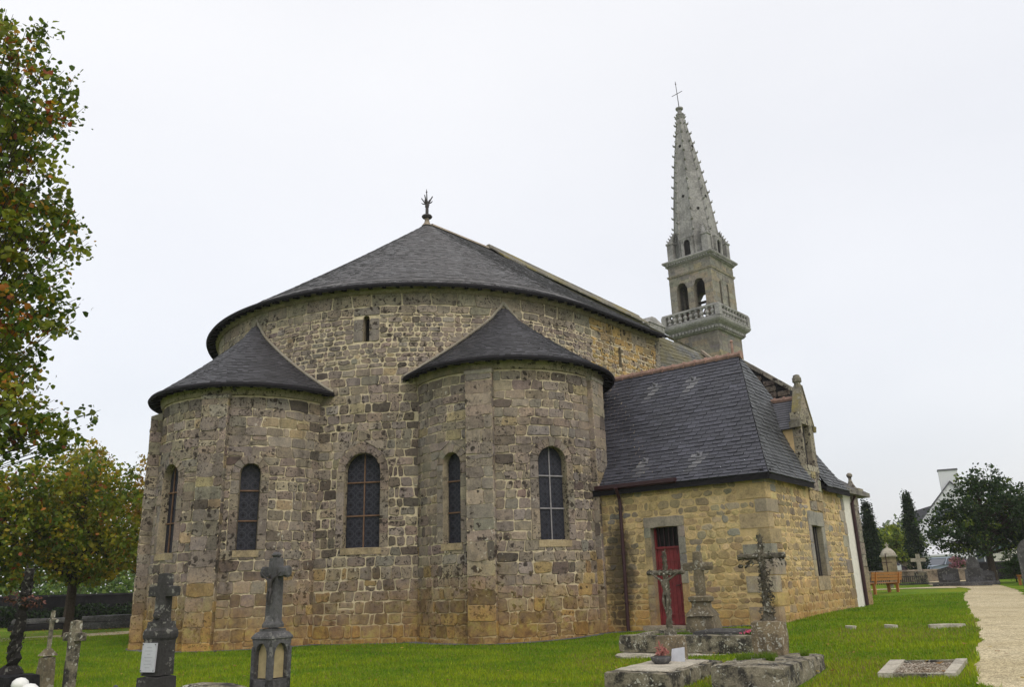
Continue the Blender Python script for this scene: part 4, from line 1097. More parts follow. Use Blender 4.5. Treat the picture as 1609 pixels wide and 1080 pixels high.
# balcony: moulded ledge with modillions
mb = MB()
sq = lambda h, z: [TM(-h, -h, z), TM(h, -h, z), TM(h, h, z), TM(-h, h, z)]
mb.loft([sq(h, z) for h, z in ((1.58, 16.28), (1.72, 16.34), (1.75, 16.42), (1.80, 16.62), (1.92, 16.72), (2.02, 16.80), (2.10, 16.92), (2.12, 17.05), (2.05, 17.08), (2.05, 17.10), (1.3, 17.10))], 0)
for fm in faces(1.74):
    for i in range(15):
        u = -1.66 + i * 3.32 / 14; bevbox(mb, fm, u - .06, u + .06, 16.42, 16.60, -.1, .14)
mb.build('balcony_ledge', MAT['spire'], tower)
bal = MB(); hB = 1.98
bal.loft([sq(h, z) for h, z in ((hB - .13, 17.78), (hB + .07, 17.78), (hB + .09, 17.84), (hB + .07, 17.93), (hB - .13, 17.93), (hB - .13, 17.78))], 0)
bal.loft([sq(h, z) for h, z in ((hB - .10, 17.10), (hB + .04, 17.10), (hB + .04, 17.19), (hB - .10, 17.19), (hB - .10, 17.10))], 0)
for sx_ in (-1, 1):
    for sy in (-1, 1):
        bal.box(sx_ * (hB - .04) - .16, sx_ * (hB - .04) + .16, sy * (hB - .04) - .16, sy * (hB - .04) + .16, 17.11, 17.80, tr=lambda p: TM(*p))
for fm in faces(hB - .04)[:4]:
    bevbox(bal, fm, -.12, .12, 17.11, 17.80, -.12, .09) if False else None
balo = bal.build('balustrade', MAT['spire'], tower)
proto = None
bp = [(.13, 0), (.13, .07), (.07, .1), (.09, .15), (.16, .24), (.145, .33), (.075, .42), (.07, .45), (.11, .48), (.11, .52), (.13, .60)]
for fi, fm in enumerate(faces(hB - .04)):
    for i in range(9):
        u = -1.56 + i * 3.12 / 8; P = fm(u, 17.2, 0)
        if proto is None:
            m_ = MB(); m_.lathe((0, 0, 0), bp, 10); proto = m_.build('baluster', MAT['spire'], None, True); ob = proto
        else: ob = proto.copy(); COL.objects.link(ob)
        ob.location = P; ob.parent = balo; ob.matrix_parent_inverse = WORLD(balo).inverted()
# belfry stage
bh = 1.56; mb = MB()
F4 = faces(bh)
arch2 = [Opening(-.66, .80, 17.15, 20.05, True, 0), Opening(.60, .80, 17.15, 20.05, True, 0)]
slits2 = [Opening(-.5, .24, 17.9, 19.9, True, 0), Opening(.5, .24, 17.9, 19.9, True, 0)]
for k, fm in enumerate(F4):
    ops = arch2 if k in (0, 2) else slits2
    wall(mb, fm, -bh, bh, 17.1, 21.35, [(99, .32, .4, .5, 1.0)], ops, pal_t, rs, gap=.016, hr=(.003, .010), ustep=2)
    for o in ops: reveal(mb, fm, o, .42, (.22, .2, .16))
mb.loft([sq(h, z) for h, z in ((bh, 20.52), (bh + .06, 20.56), (bh + .10, 20.68), (bh + .02, 20.72))], 0, (.3, .27, .21))
mb.poly(sq(bh - .02, 21.3), 1); mb.poly(sq(bh - .02, 17.12), 1)
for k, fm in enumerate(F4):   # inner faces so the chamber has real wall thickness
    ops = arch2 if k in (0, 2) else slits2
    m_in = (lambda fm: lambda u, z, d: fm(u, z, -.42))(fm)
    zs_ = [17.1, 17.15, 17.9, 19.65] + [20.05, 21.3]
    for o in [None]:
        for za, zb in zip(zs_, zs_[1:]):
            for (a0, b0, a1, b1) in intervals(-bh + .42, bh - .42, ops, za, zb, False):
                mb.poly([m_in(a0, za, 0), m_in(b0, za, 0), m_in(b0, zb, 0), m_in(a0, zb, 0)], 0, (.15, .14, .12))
mb.build('belfry', [MAT['tower'], MAT['tower_mortar']], tower)
for x in (-.62, .58):
    mb = MB(); mb.lathe(TM(x, -.5, 17.9), [(.40, 0), (.36, .08), (.27, .3), (.24, .52), (.15, .66), (.04, .72)], 16); mb.build('bell', MAT['bronze'], tower, True)
mb = MB()
mb.box(-1.0, 1.0, -.58, -.42, 18.66, 18.80, tr=lambda p: TM(*p))
mb.build('bell_frame', MAT['bark'], tower)
mb = MB()
mb.loft([sq(h, z) for h, z in ((bh, 21.32), (bh + .10, 21.38), (bh + .12, 21.46), (bh + .26, 21.56), (bh + .30, 21.66), (bh + .26, 21.72), (.9, 21.76))], 0)
for fm in faces(bh + .12):
    for i in range(17):
        u = -1.46 + i * 2.92 / 16; bevbox(mb, fm, u - .045, u + .045, 21.42, 21.53, -.1, .10)
mb.build('belfry_cornice', MAT['spire'], tower)
# spire: octagon
LEAN = (-.10, -.45)
SB, ST = 21.74, 33.0
def srad(z):
    if z < 23.2: return 1.50
    t = (z - 23.2) / (ST - 23.2)
    return 1.48 * (1 - t) + .20 * t + .13 * math.sin(math.pi * t)
def SP(k, z, ex=0, face=False):
    t = (z - SB) / (ST - SB); r = srad(z) + ex; a = math.pi / 8 + k * math.pi / 4 if not face else k * math.pi / 4
    if face: r = srad(z) * math.cos(math.pi / 8) + ex
    return TM(r * math.cos(a) + LEAN[0] * t, r * math.sin(a) + LEAN[1] * t, z)
mb = MB()
zz = [SB, 22.3, 23.2] + list(np.linspace(23.2, ST, 30))[1:]
mb.loft([[SP(k, z) for k in range(8)] for z in zz], 0)
mb.poly([SP(k, ST) for k in range(8)])
spi = mb.build('spire', MAT['spire'], tower)
mb = MB()   # edge ribs and crockets
for k in range(8):
    mb.tube([SP(k, z, .0) for z in (SB, 23.3, 26, 29.5, ST)], [.075, .07, .06, .05, .04], 5)
    for i in range(12):
        z = 23.6 + i * .78 + (k % 2) * .0
        P = SP(k, z, .0); Q = SP(k, z + .07, .15); S_ = SP(k, z + .17, .19)
        mb.tube([P, Q, S_], [.09, .058, .03], 6)
mb.build('spire_crockets', MAT['spire'], spi)
for k in (0, 2, 4, 6):   # arched lights with gablets on four faces, pinnacles on the four corners
    mb = MB()
    c0 = SP(k, SB, 0, True); c0.z = 0; nrm = (NX * math.cos(k * math.pi / 4) + AX * math.sin(k * math.pi / 4)); ee = nrm.cross(UP)
    fm = lambda u, z, d: c0 + ee * u + nrm * d + UP * z
    for sd in (-1, 1): bevbox(mb, fm, *sorted((sd * .24, sd * .42)), SB, 23.15, -.4, .17)
    bevbox(mb, fm, -.42, .42, SB, SB + .14, -.4, .12)
    for i in range(6):
        t0, t1 = math.pi * i / 6, math.pi * (i + 1) / 6; rr = .22
        mb.prism([fm(rr * math.cos(t0), 22.75 + rr * math.sin(t0), -.3), fm(rr * math.cos(t1), 22.75 + rr * math.sin(t1), -.3), fm(.40 * math.cos(t1), 22.75 + .46 * math.sin(t1), -.3), fm(.40 * math.cos(t0), 22.75 + .46 * math.sin(t0), -.3)],
                 [fm(rr * math.cos(t0), 22.75 + rr * math.sin(t0), .17), fm(rr * math.cos(t1), 22.75 + rr * math.sin(t1), .17), fm(.40 * math.cos(t1), 22.75 + .46 * math.sin(t1), .17), fm(.40 * math.cos(t0), 22.75 + .46 * math.sin(t0), .17)])
    bevbox(mb, fm, -.24, .24, SB + .1, 22.98, -.2, .07, 1)
    mb.prism([fm(-.46, 23.1, -.3), fm(.46, 23.1, -.3), fm(.46, 23.1, .19), fm(-.46, 23.1, .19)], [fm(-.46, 23.18, -.3), fm(.46, 23.18, -.3), fm(.46, 23.18, .19), fm(-.46, 23.18, .19)])
    mb.prism([fm(-.40, 23.18, .04), fm(.40, 23.18, .04), fm(.40, 23.18, -.3), fm(-.40, 23.18, -.3)], [fm(-.03, 24.1, -.22), fm(.03, 24.1, -.22), fm(.03, 24.1, -.3), fm(-.03, 24.1, -.3)])
    mb.build('spire_window', [MAT['spire'], MAT['darkvoid']], spi)
for sx_, sy in ((1, -1), (-1, -1), (1, 1), (-1, 1)):
    mb = MB(); q = 1.30
    mb.box(sx_ * q - .22, sx_ * q + .22, sy * q - .22, sy * q + .22, 21.72, 23.0, tr=lambda p: TM(*p))
    mb.box(sx_ * q - .27, sx_ * q + .27, sy * q - .27, sy * q + .27, 23.0, 23.12, tr=lambda p: TM(*p))
    B_ = [TM(sx_ * q + i, sy * q + j, 23.12) for i, j in ((-.2, -.2), (.2, -.2), (.2, .2), (-.2, .2))]
    T_ = [TM(sx_ * (q - .24) + i, sy * (q - .24) + j, 24.0) for i, j in ((-.04, -.04), (.04, -.04), (.04, .04), (-.04, .04))]
    mb.prism(B_, T_)
    for k in range(4):
        for i in range(4): mb.tube([B_[k].lerp(T_[k], .15 + i * .22), B_[k].lerp(T_[k], .2 + i * .22) + (B_[k] - (B_[0] + B_[2]) / 2).normalized() * .12 + UP * .06], [.05, .03], 5)
    mb.build('pinnacle', MAT['spire'], spi)
for (k, z) in ((6, 26.3), (0, 26.3), (6, 30.3), (0, 30.3), (7, 25.2)):
    mb = MB(); P = SP(k, z, -.08, True); nrm = (NX * math.cos(k * math.pi / 4) + AX * math.sin(k * math.pi / 4)); mb.tube([P, P + nrm * .12], .10, 8); mb.build('spire_hole', MAT['darkvoid'], spi)
tp = TM(LEAN[0], LEAN[1], ST)
mb = MB(); mb.lathe(tp, [(.2, -.15), (.3, -.02), (.3, .06), (.16, .12), (.15, .4), (.26, .46), (.28, .56), (.12, .64)], 10)
for k in range(8): a = k * math.pi / 4; mb.tube([tp + Vector((math.cos(a) * .2, math.sin(a) * .2, -.3)), tp + Vector((math.cos(a) * .42, math.sin(a) * .42, -.1))], [.1, .04], 5)
mb.build('spire_cap', MAT['spire'], spi)
mb = MB(); tq = tp + UP * .6; le = UP - AX * .05 - NX * .02
mb.tube([tq, tq + le * 2.15], [.032, .02], 6); mb.tube([tq + le * 1.15 - NX * .42 - UP * .02, tq + le * 1.15 + NX * .42 + UP * .04], .022, 6)
mb.lathe(tq + le * 1.95, [(.01, -.08), (.05, 0), (.01, .12)], 8)
mb.build('spire_cross', MAT['iron'], spi)
# stair turret block beside the tower
mb = MB(); t0 = 19.2
TT = lambda x, y, z: DC + AX * (t0 + y) + NX * x + UP * z
mb.box(-3.2, -.6 + .2, -.8, .8, 12.5, 16.2, tr=lambda p: TT(*p))
mb.prism([TT(-3.35, -.95, 16.2), TT(-.35, -.95, 16.2), TT(-.35, .95, 16.2), TT(-3.35, .95, 16.2)], [TT(-3.0, -.2, 16.75), TT(-.6, -.2, 16.75), TT(-.6, .2, 16.75), TT(-3.0, .2, 16.75)])
mb.build('stair_turret', MAT['spire'], tower)
# ================================================================== GROUND, PATHS
def ground_mat():
    m, t, b = newmat('lawn_soil', .95, .1); pos = geo_pos(t)
    n1 = noise(t, pos, .35, 5, .6); n2 = noise(t, pos, 2.2, 5, .7); n3 = noise(t, pos, 60, 3, .7)
    c = ramp(t, n1, [(.35, (.075, .155, .007)), (.5, (.12, .205, .008)), (.66, (.20, .235, .014))])
    c = mix(t, ramp(t, n2, [(.56, 0.), (.72, .6)]), c, (.15, .12, .03))
    c = mix(t, 1., c, ramp(t, n3, [(.3, .55), (.7, 1.5)]), 'MULTIPLY')
    t.links.new(c, b.inputs['Base Color']); bump(t, b, n3, 1., .03); return m
def gravel_mat(name, a, b_, sc=55, dist=.012):
    m, t, b = newmat(name, .95, .15); pos = geo_pos(t)
    v = t.nodes.new('ShaderNodeTexVoronoi'); v.inputs['Scale'].default_value = sc; t.links.new(pos, v.inputs['Vector'])
    s = t.nodes.new('ShaderNodeSeparateColor'); t.links.new(v.outputs['Color'], s.inputs[0])
    c = ramp(t, s.outputs[0], [(.0, tuple(x * .55 for x in a)), (.35, a), (.8, b_), (1., tuple(min(1, x * 1.2) for x in b_))])
    c = mix(t, 1., c, ramp(t, noise(t, pos, .5, 5, .6), [(.35, (.82, .80, .74)), (.6, 1.)]), 'MULTIPLY')
    c = mix(t, 1., c, ramp(t, noise(t, pos, 5, 5, .7), [(.3, .70), (.6, 1.08)]), 'MULTIPLY')
    c = mix(t, ramp(t, noise(t, pos, 1.4, 6, .75), [(.55, 0.), (.68, .5)]), c, tuple(x * .55 for x in a))
    t.links.new(c, b.inputs['Base Color']); bump(t, b, v.outputs['Distance'], .8, dist); return m
MAT['lawn'] = ground_mat()
MAT['sand'] = gravel_mat('sandy_path', (.50, .42, .27), (.63, .55, .36))
MAT['drain'] = gravel_mat('grey_drain_gravel', (.10, .10, .105), (.19, .19, .20), 35)
MAT['pebble'] = gravel_mat('grave_pebbles', (.28, .22, .16), (.52, .47, .40), 40, .03)
xs = np.concatenate([-np.geomspace(400, 40, 14), np.arange(-36, 44, .7), np.geomspace(46, 400, 14)])
ys = np.concatenate([[-60, -30], np.arange(-6, 64, .7), np.geomspace(66, 900, 22)])
V = np.array([(x, y, G(x, y)) for y in ys for x in xs]); nx_ = len(xs)
F = np.array([(j * nx_ + i, j * nx_ + i + 1, (j + 1) * nx_ + i + 1, (j + 1) * nx_ + i) for j in range(len(ys) - 1) for i in range(nx_ - 1)])
tag(npmesh('ground', V, F, np.full((len(F), 3), .5), MAT['lawn']), kind='structure')

def strip(name, L, Rr, mat, dz=.014, nsub=14, wob=.05, across=6):
    rs = np.random.default_rng(len(L) * 7 + int(dz * 1e4))
    def res(P):
        P = np.array(P, float); s_ = np.linspace(0, len(P) - 1, (len(P) - 1) * nsub + 1)
        # catmull-like smoothing by cubic interpolation of indices
        out_ = []
        for q in s_:
            i = min(int(q), len(P) - 2); t = q - i
            p0, p1, p2, p3 = P[max(i - 1, 0)], P[i], P[i + 1], P[min(i + 2, len(P) - 1)]
            out_.append(.5 * ((2 * p1) + (-p0 + p2) * t + (2 * p0 - 5 * p1 + 4 * p2 - p3) * t * t + (-p0 + 3 * p1 - 3 * p2 + p3) * t ** 3))
        return np.array(out_)
    A, B = res(L), res(Rr); A += rs.normal(0, wob, A.shape); B += rs.normal(0, wob, B.shape)
    m_ = MB(); rows = []
    for a, b in zip(A, B):
        rows.append([(a[0] + (b[0] - a[0]) * k / across, a[1] + (b[1] - a[1]) * k / across) for k in range(across + 1)])
    m_.loft([[(x, y, G(x, y) + dz) for x, y in r] for r in rows], 0, closed=False)
    return tag(m_.build(name, mat), kind='structure'), A, B
pathL = [(3.4, 3.0), (5.23, 9.94), (7.84, 14.71), (11.55, 21.88), (15.61, 29.94), (18.4, 34.8), (20.31, 38.51), (21.6, 44.5), (26, 53)]
pathR = [(5.6, 2.2), (7.7, 8.8), (10.3, 13.6), (13.9, 20.8), (16.6, 27.4), (19.7, 33.4), (22.75, 39.9), (24.6, 44.5), (30, 53)]
_, PA, PB = strip('path', pathL, pathR, MAT['sand'])
strip('side_path', [(21.4, 41.8), (18.56, 40.6), (14, 40.4), (7, 42)], [(20.0, 38.6), (17.9, 39.5), (14, 39.4), (7, 41)], MAT['sand'], dz=.02, wob=.03, across=3)
strip('rear_path', [(-34, 19.5), (-18.97, 31.08), (-15.79, 34.49), (-11, 40.5)], [(-36, 22), (-20.5, 33.6), (-17.4, 36.6), (-13, 42.5)], MAT['sand'], dz=.014, wob=.03, across=4)
# drain of grey gravel round the church foot
mb = MB()
def annul(c, r0, r1, a0, a1, dz, n=60):
    for i in range(n):
        t0, t1 = R_(a0) + R_(a1 - a0) * i / n, R_(a0) + R_(a1 - a0) * (i + 1) / n
        P = lambda r, t: (c.x + r * math.cos(t), c.y + r * math.sin(t), G(c.x + r * math.cos(t), c.y + r * math.sin(t)) + dz)
        mb.poly([P(r0, t0), P(r0, t1), P(r1, t1), P(r1, t0)])
annul(DC, DR - .1, DR + .42, -205, -45, .010); annul(C1, R1 - .1, R1 + .40, -215, 10, .016); annul(C2, R2 - .1, R2 + .42, -205, 20, .022)
for (u0, u1, v0_, v1_) in ((-.3, .1, .2, 5.2),):
    P = lambda u, v: Vector((AP(u, v, 0).x, AP(u, v, 0).y, G(AP(u, v, 0).x, AP(u, v, 0).y) + .03))
    for i in range(12): a_, b_ = v0_ + (v1_ - v0_) * i / 12, v0_ + (v1_ - v0_) * (i + 1) / 12; mb.poly([P(u0, a_), P(u1, a_), P(u1, b_), P(u0, b_)])
tag(mb.build('gravel_strip', MAT['drain']), kind='structure')

# ------------------------------------------------------------------ grass blades (near field)
def blades():
    rs = np.random.default_rng(101); n = 480000
    # wedge in front of the camera
    y = 8.2 + (rs.random(n) ** 1.45) * 25; half = .70
    x = (rs.random(n) * 2 - 1) * half * y * 1.02
    keep = np.ones(n, bool)
    def circ_(c, r): return (x - c.x) ** 2 + (y - c.y) ** 2 < r * r
    keep &= ~(circ_(DC, DR + .4) | circ_(C1, R1 + .40) | circ_(C2, R2 + .42))
    q = np.stack([x - CA.x, y - CA.y], 1); u = q @ np.array([A2.x, A2.y]); v = q @ np.array([IN.x, IN.y])
    keep &= ~((u > -.3) & (v > -.03) & (u < 8) & (v < 6))
    # path: right of the left edge, left of the right edge
    lx = np.interp(y, PA[:, 1], PA[:, 0]); rx = np.interp(y, PB[:, 1], PB[:, 0])
    keep &= ~((x > lx + .02) & (x < rx - .02))
    for (ox, oy, ux, uy, L0, L1, W0, W1) in NOGRASS:
        a_ = (x - ox) * ux + (y - oy) * uy; b_ = (x - ox) * uy - (y - oy) * ux
        keep &= ~((a_ > L0) & (a_ < L1) & (b_ > W0) & (b_ < W1))
    x, y = x[keep], y[keep]; n = len(x)
    z = np.array([G(a, b) for a, b in zip(x, y)])
    # clumping
    cl = np.sin(x * 1.7 + 3 * np.sin(y * .9)) * np.cos(y * 1.3 + 2 * np.sin(x * .7)) ; cl2 = np.sin(x * 7 + 5 * np.sin(y * 3.1)) * np.sin(y * 6 + 4 * np.cos(x * 2.7))
    h = (.026 + .022 * rs.random(n) + .008 * cl + .008 * cl2) * (1 + .012 * y); h = np.maximum(h, .012)
    lz = rs.random(n) < .01; h[lz] *= 1.9
    edge = np.abs(x - np.interp(y, PA[:, 1], PA[:, 0])) < .12; h[edge] *= 1.5
    wd = .0038 + .0004 * y; a = rs.random(n) * 2 * np.pi; lean = rs.random(n) * .8
    dx, dy = np.cos(a), np.sin(a); la = rs.random(n) * 2 * np.pi
    V = np.empty((n, 3, 3)); V[:, 0] = np.stack([x - dx * wd, y - dy * wd, z - .005], 1); V[:, 1] = np.stack([x + dx * wd, y + dy * wd, z - .005], 1)
    V[:, 2] = np.stack([x + np.cos(la) * h * lean, y + np.sin(la) * h * lean, z + h], 1)
    p = np.clip(.5 + .35 * cl + .2 * cl2 + rs.normal(0, .22, n), 0, 1)[:, None]
    near_y = np.clip((y - 15) / 9, 0, 1)[:, None]
    c = (1 - p) * np.array([.095, .195, .008]) + p * np.array([.30, .36, .014])
    c = c * (1 - near_y * .35) + np.array([.06, .20, .010]) * near_y * .35
    tomb = np.exp(-(((x - 2.3) / 1.9) ** 2 + ((y - 12.4) / 2.2) ** 2)) * np.clip(.3 + cl2, 0, 1)
    dead = rs.random(n) < (.05 + .38 * tomb + .28 * np.clip(np.sin(x * .9 + 1.2) * np.cos(y * .8 - .5) + .1, 0, 1) * (x > 1) * (y < 19)); c[dead] = np.array([.24, .19, .07])
    c *= (1 + rs.normal(0, .15, n))[:, None]
    return tag(npmesh('grass', V.reshape(-1, 3), np.arange(n * 3).reshape(-1, 3), np.clip(c, .005, 1), MAT['leaf']), 'short green lawn grass around the graves and church foot', 'grass', kind='stuff')

def fallen():
    rs = np.random.default_rng(77); n = 2600
    P = np.concatenate([np.stack([rs.normal(-18, 5, n), rs.normal(40, 5, n)], 1), np.stack([rs.normal(-6.5, 3, 160), rs.normal(13, 3.5, 160)], 1), np.stack([rs.uniform(1, 7, 70), rs.uniform(9.5, 18, 70)], 1)])
    P = P[(np.hypot(P[:, 0] - DC.x, P[:, 1] - DC.y) > DR + .5) & (np.hypot(P[:, 0] - C1.x, P[:, 1] - C1.y) > R1 + .4)]; n = len(P)
    c = np.array([(x, y, G(x, y) + .05) for x, y in P]); a = rs.random(n) * 6.28; s_ = rs.uniform(.025, .055, n)
    V = np.stack([c + np.stack([np.cos(a + k * 1.571) * s_ * (1 if k % 2 == 0 else .7), np.sin(a + k * 1.571) * s_ * (1 if k % 2 == 0 else .7), rs.normal(0, .008, n)], 1) for k in range(4)], 1)
    tag(npmesh('fallen_leaves', V.reshape(-1, 3), np.arange(n * 4).reshape(-1, 4), palcol([(.30, .16, .03), (.36, .26, .05), (.20, .09, .03)], [2, 2, 2], n, rs), MAT['leaf']), 'brown and yellow fallen leaves on the lawn', 'leaves', kind='stuff')
# ================================================================== GRAVES
def gz_(x, y): return G(x, y)
def rough(mbx, amt, seed):
    rs = np.random.default_rng(seed)
    mbx.v = [tuple(np.array(v) + rs.normal(0, amt, 3)) for v in mbx.v]
def rslab(mb, x0, x1, y0, y1, z0, z1, tr, rs, m=0, n=.18, amt=.008, bev=.03):
    """weathered block with subdivided, jittered faces"""
    nx = max(2, int((x1 - x0) / n)); ny = max(2, int((y1 - y0) / n)); nzz = max(2, int((z1 - z0) / n))
    X = np.linspace(x0, x1, nx + 1); Y = np.linspace(y0, y1, ny + 1); Z = np.linspace(z0, z1, nzz + 1); ids = {}
    def g(i, j, k):
        key = (i, j, k)
        if key not in ids:
            p = np.array([X[i], Y[j], Z[k]]); e = [i in (0, nx), j in (0, ny), k in (0, nzz)]
            ctr = np.array([(x0 + x1) / 2, (y0 + y1) / 2, (z0 + z1) / 2])
            if sum(e) >= 2:
                for ax in range(3):
                    if e[ax]: p[ax] -= math.copysign(bev * .5 * (sum(e) - 1), p[ax] - ctr[ax])
            p = p + rs.normal(0, amt, 3); ids[key] = mb.vert(tr(tuple(p)))
        return ids[key]
    for i in range(nx):
        for j in range(ny): mb.face((g(i, j, 0), g(i, j + 1, 0), g(i + 1, j + 1, 0), g(i + 1, j, 0)), m); mb.face((g(i, j, nzz), g(i + 1, j, nzz), g(i + 1, j + 1, nzz), g(i, j + 1, nzz)), m)
    for i in range(nx):
        for k in range(nzz): mb.face((g(i, 0, k), g(i + 1, 0, k), g(i + 1, 0, k + 1), g(i, 0, k + 1)), m); mb.face((g(i, ny, k), g(i, ny, k + 1), g(i + 1, ny, k + 1), g(i + 1, ny, k)), m)
    for j in range(ny):
        for k in range(nzz): mb.face((g(0, j, k), g(0, j, k + 1), g(0, j + 1, k + 1), g(0, j + 1, k)), m); mb.face((g(nx, j, k), g(nx, j + 1, k), g(nx, j + 1, k + 1), g(nx, j, k + 1)), m)
def corpus(name, mat, parent, base, h, yaw, arms=.9):
    """crucified figure as one skinned body. base: world point of the feet; facing direction yaw (local -y rotated)"""
    J = {'pel': (0, 0, .50), 'chest': (0, -.01, .70), 'neck': (0, -.015, .82), 'head': (.02, -.05, .90), 'headt': (.025, -.055, .965),
         'hl': (-.055, 0, .48), 'kl': (-.05, -.05, .27), 'al': (-.012, -.01, .05), 'fl': (-.008, -.05, .0),
         'hr': (.055, 0, .48), 'kr': (.05, -.05, .27), 'ar': (.012, -.015, .05), 'fr': (.008, -.055, .0),
         'sl': (-.10, 0, .79), 'el': (-.25, -.005, .87), 'wl': (-.39, .01, .965), 'ml': (-.44, .01, 1.0),
         'sr': (.10, 0, .79), 'er': (.25, -.005, .87), 'wr': (.39, .01, .965), 'mr': (.44, .01, 1.0), 'hip': (0, -.005, .44)}
    rad = {'pel': .062, 'hip': .07, 'chest': .078, 'neck': .028, 'head': .05, 'headt': .04, 'hl': .045, 'hr': .045, 'kl': .035, 'kr': .035, 'al': .02, 'ar': .02, 'fl': .016, 'fr': .016,
           'sl': .034, 'sr': .034, 'el': .024, 'er': .024, 'wl': .016, 'wr': .016, 'ml': .02, 'mr': .02}
    E_ = [('pel', 'chest'), ('chest', 'neck'), ('neck', 'head'), ('head', 'headt'), ('pel', 'hip'), ('hip', 'hl'), ('hl', 'kl'), ('kl', 'al'), ('al', 'fl'), ('hip', 'hr'), ('hr', 'kr'), ('kr', 'ar'), ('ar', 'fr'),
          ('chest', 'sl'), ('sl', 'el'), ('el', 'wl'), ('wl', 'ml'), ('chest', 'sr'), ('sr', 'er'), ('er', 'wr'), ('wr', 'mr')]
    ks = list(J); me = bpy.data.meshes.new(name)
    c_, s_ = math.cos(yaw), math.sin(yaw)
    pts = [(base[0] + h * (J[k][0] * c_ - J[k][1] * s_), base[1] + h * (J[k][0] * s_ + J[k][1] * c_), base[2] + h * J[k][2]) for k in ks]
    me.from_pydata(pts, [(ks.index(a), ks.index(b)) for a, b in E_], []); me.materials.append(mat)
    o = bpy.data.objects.new(name, me); COL.objects.link(o)
    sk = o.modifiers.new('skin', 'SKIN')
    for i, k in enumerate(ks):
        sv = me.skin_vertices[0].data[i]; sv.radius = (rad[k] * h, rad[k] * h); sv.use_root = (k == 'pel')
    sb = o.modifiers.new('sub', 'SUBSURF'); sb.levels = 1; sb.render_levels = 1
    o.parent = parent; o.matrix_parent_inverse = WORLD(parent).inverted()
    return o
NOGRASS = []
def crust(mb, P0, P1, r, n, rs, size=.02):
    """flaky lichen and rust crust along a bar"""
    P0, P1 = Vector(P0), Vector(P1)
    for _ in range(n):
        p = P0.lerp(P1, rs.random()); d = Vector(rs.normal(0, 1, 3)).normalized(); p = p + d * r * rs.uniform(.7, 1.5)
        a = Vector(rs.normal(0, 1, 3)).normalized() * size * rs.uniform(.5, 1.5); b = Vector(rs.normal(0, 1, 3)).normalized() * size * rs.uniform(.5, 1.5)
        mb.poly([p - a * .5, p + b * .6, p + a * .5 + d * size * .3, p - b * .5])
def wobtube(mb, P0, P1, r0, r1, rs, n=14, k=9, amt=.2, m=0):
    P0, P1 = Vector(P0), Vector(P1); d = (P1 - P0).normalized(); up = Vector((0, 0, 1)) if abs(d.z) < .9 else Vector((1, 0, 0)); x = d.cross(up).normalized(); y = d.cross(x); rings = []
    for i in range(n + 1):
        t = i / n; r = r0 + (r1 - r0) * t; c = P0.lerp(P1, t)
        rings.append([c + (x * math.cos(2 * math.pi * j / k) + y * math.sin(2 * math.pi * j / k)) * r * (1 + rs.normal(0, amt)) for j in range(k)])
    mb.loft(rings, m); mb.poly(rings[0], m); mb.poly(rings[-1], m)
LD = Vector((.545, .84, 0)); WD = Vector((.84, -.545, 0))     # grave length and width directions
def frame(org, ld=LD, wd=WD): return lambda p: Vector(org) + wd * p[0] + ld * p[1] + UP * p[2]

# tomb slab A with offerings, crusted crucifix on its block
g0 = Vector((1.55, 11.9, -.36)); tA = thing('tomb', g0, 'low lichened tomb slab with a grey bowl and cards lying on top', 'tomb', group=None)
fr = frame(g0); rs = np.random.default_rng(201); mb = MB()
rslab(mb, -.50, .50, 0, 2.15, 0, .30, fr, rs, bev=.018, n=.11, amt=.006); tb = mb.build('kerb', MAT['tomb'], tA)
mb = MB(); rslab(mb, -.38, .42, .12, 1.75, .29, .335, fr, rs, bev=.015, amt=.004); mb.build('slab', MAT['tomb_top'], tA)
NOGRASS.append((g0.x, g0.y, LD.x, LD.y, -.02, 2.15, -.5, .5))
mb = MB(); P = fr((-.02, .95, .335))
mb.lathe(P, [(.10, 0), (.14, .04), (.155, .09), (.15, .095), (.12, .05), (.02, .04)], 18); tag(mb.build('bowl', MAT['grey_granite'], None, True), 'shallow dark grey bowl on the lichened tomb slab', 'bowl')
mb = MB(); q = frame(fr((.08, 1.30, .335)))
mb.prism([q((-.10, 0, 0)), q((.12, 0, 0)), q((.12, .02, 0)), q((-.10, .02, 0))], [q((-.10, .07, .17)), q((.10, .07, .20)), q((.10, .09, .20)), q((-.10, .09, .17))]); tag(mb.build('memorial_plaque', MAT['plaque']), 'small pale memorial plaque leaning behind the bowl on the tomb slab', 'plaque')
mb = MB(); rs2 = np.random.default_rng(5); P = fr((-.12, 1.2, .335))
mb.tube([P, P + UP * .12, P + UP * .2 + WD * .05], .018, 6); 
for _ in range(60):
    c = P + Vector(rs2.normal(0, .06, 3)) + UP * .12; a = Vector(rs2.normal(0, .02, 3)); b = Vector(rs2.normal(0, .02, 3)); mb.poly([c - a, c + b, c + a, c - b], 0)
tag(mb.build('dried_bouquet', plain('dry_pink_flowers', (.32, .13, .11), .9, .1, .4)), 'dried reddish bouquet standing between bowl and plaque on the tomb slab', 'flowers')

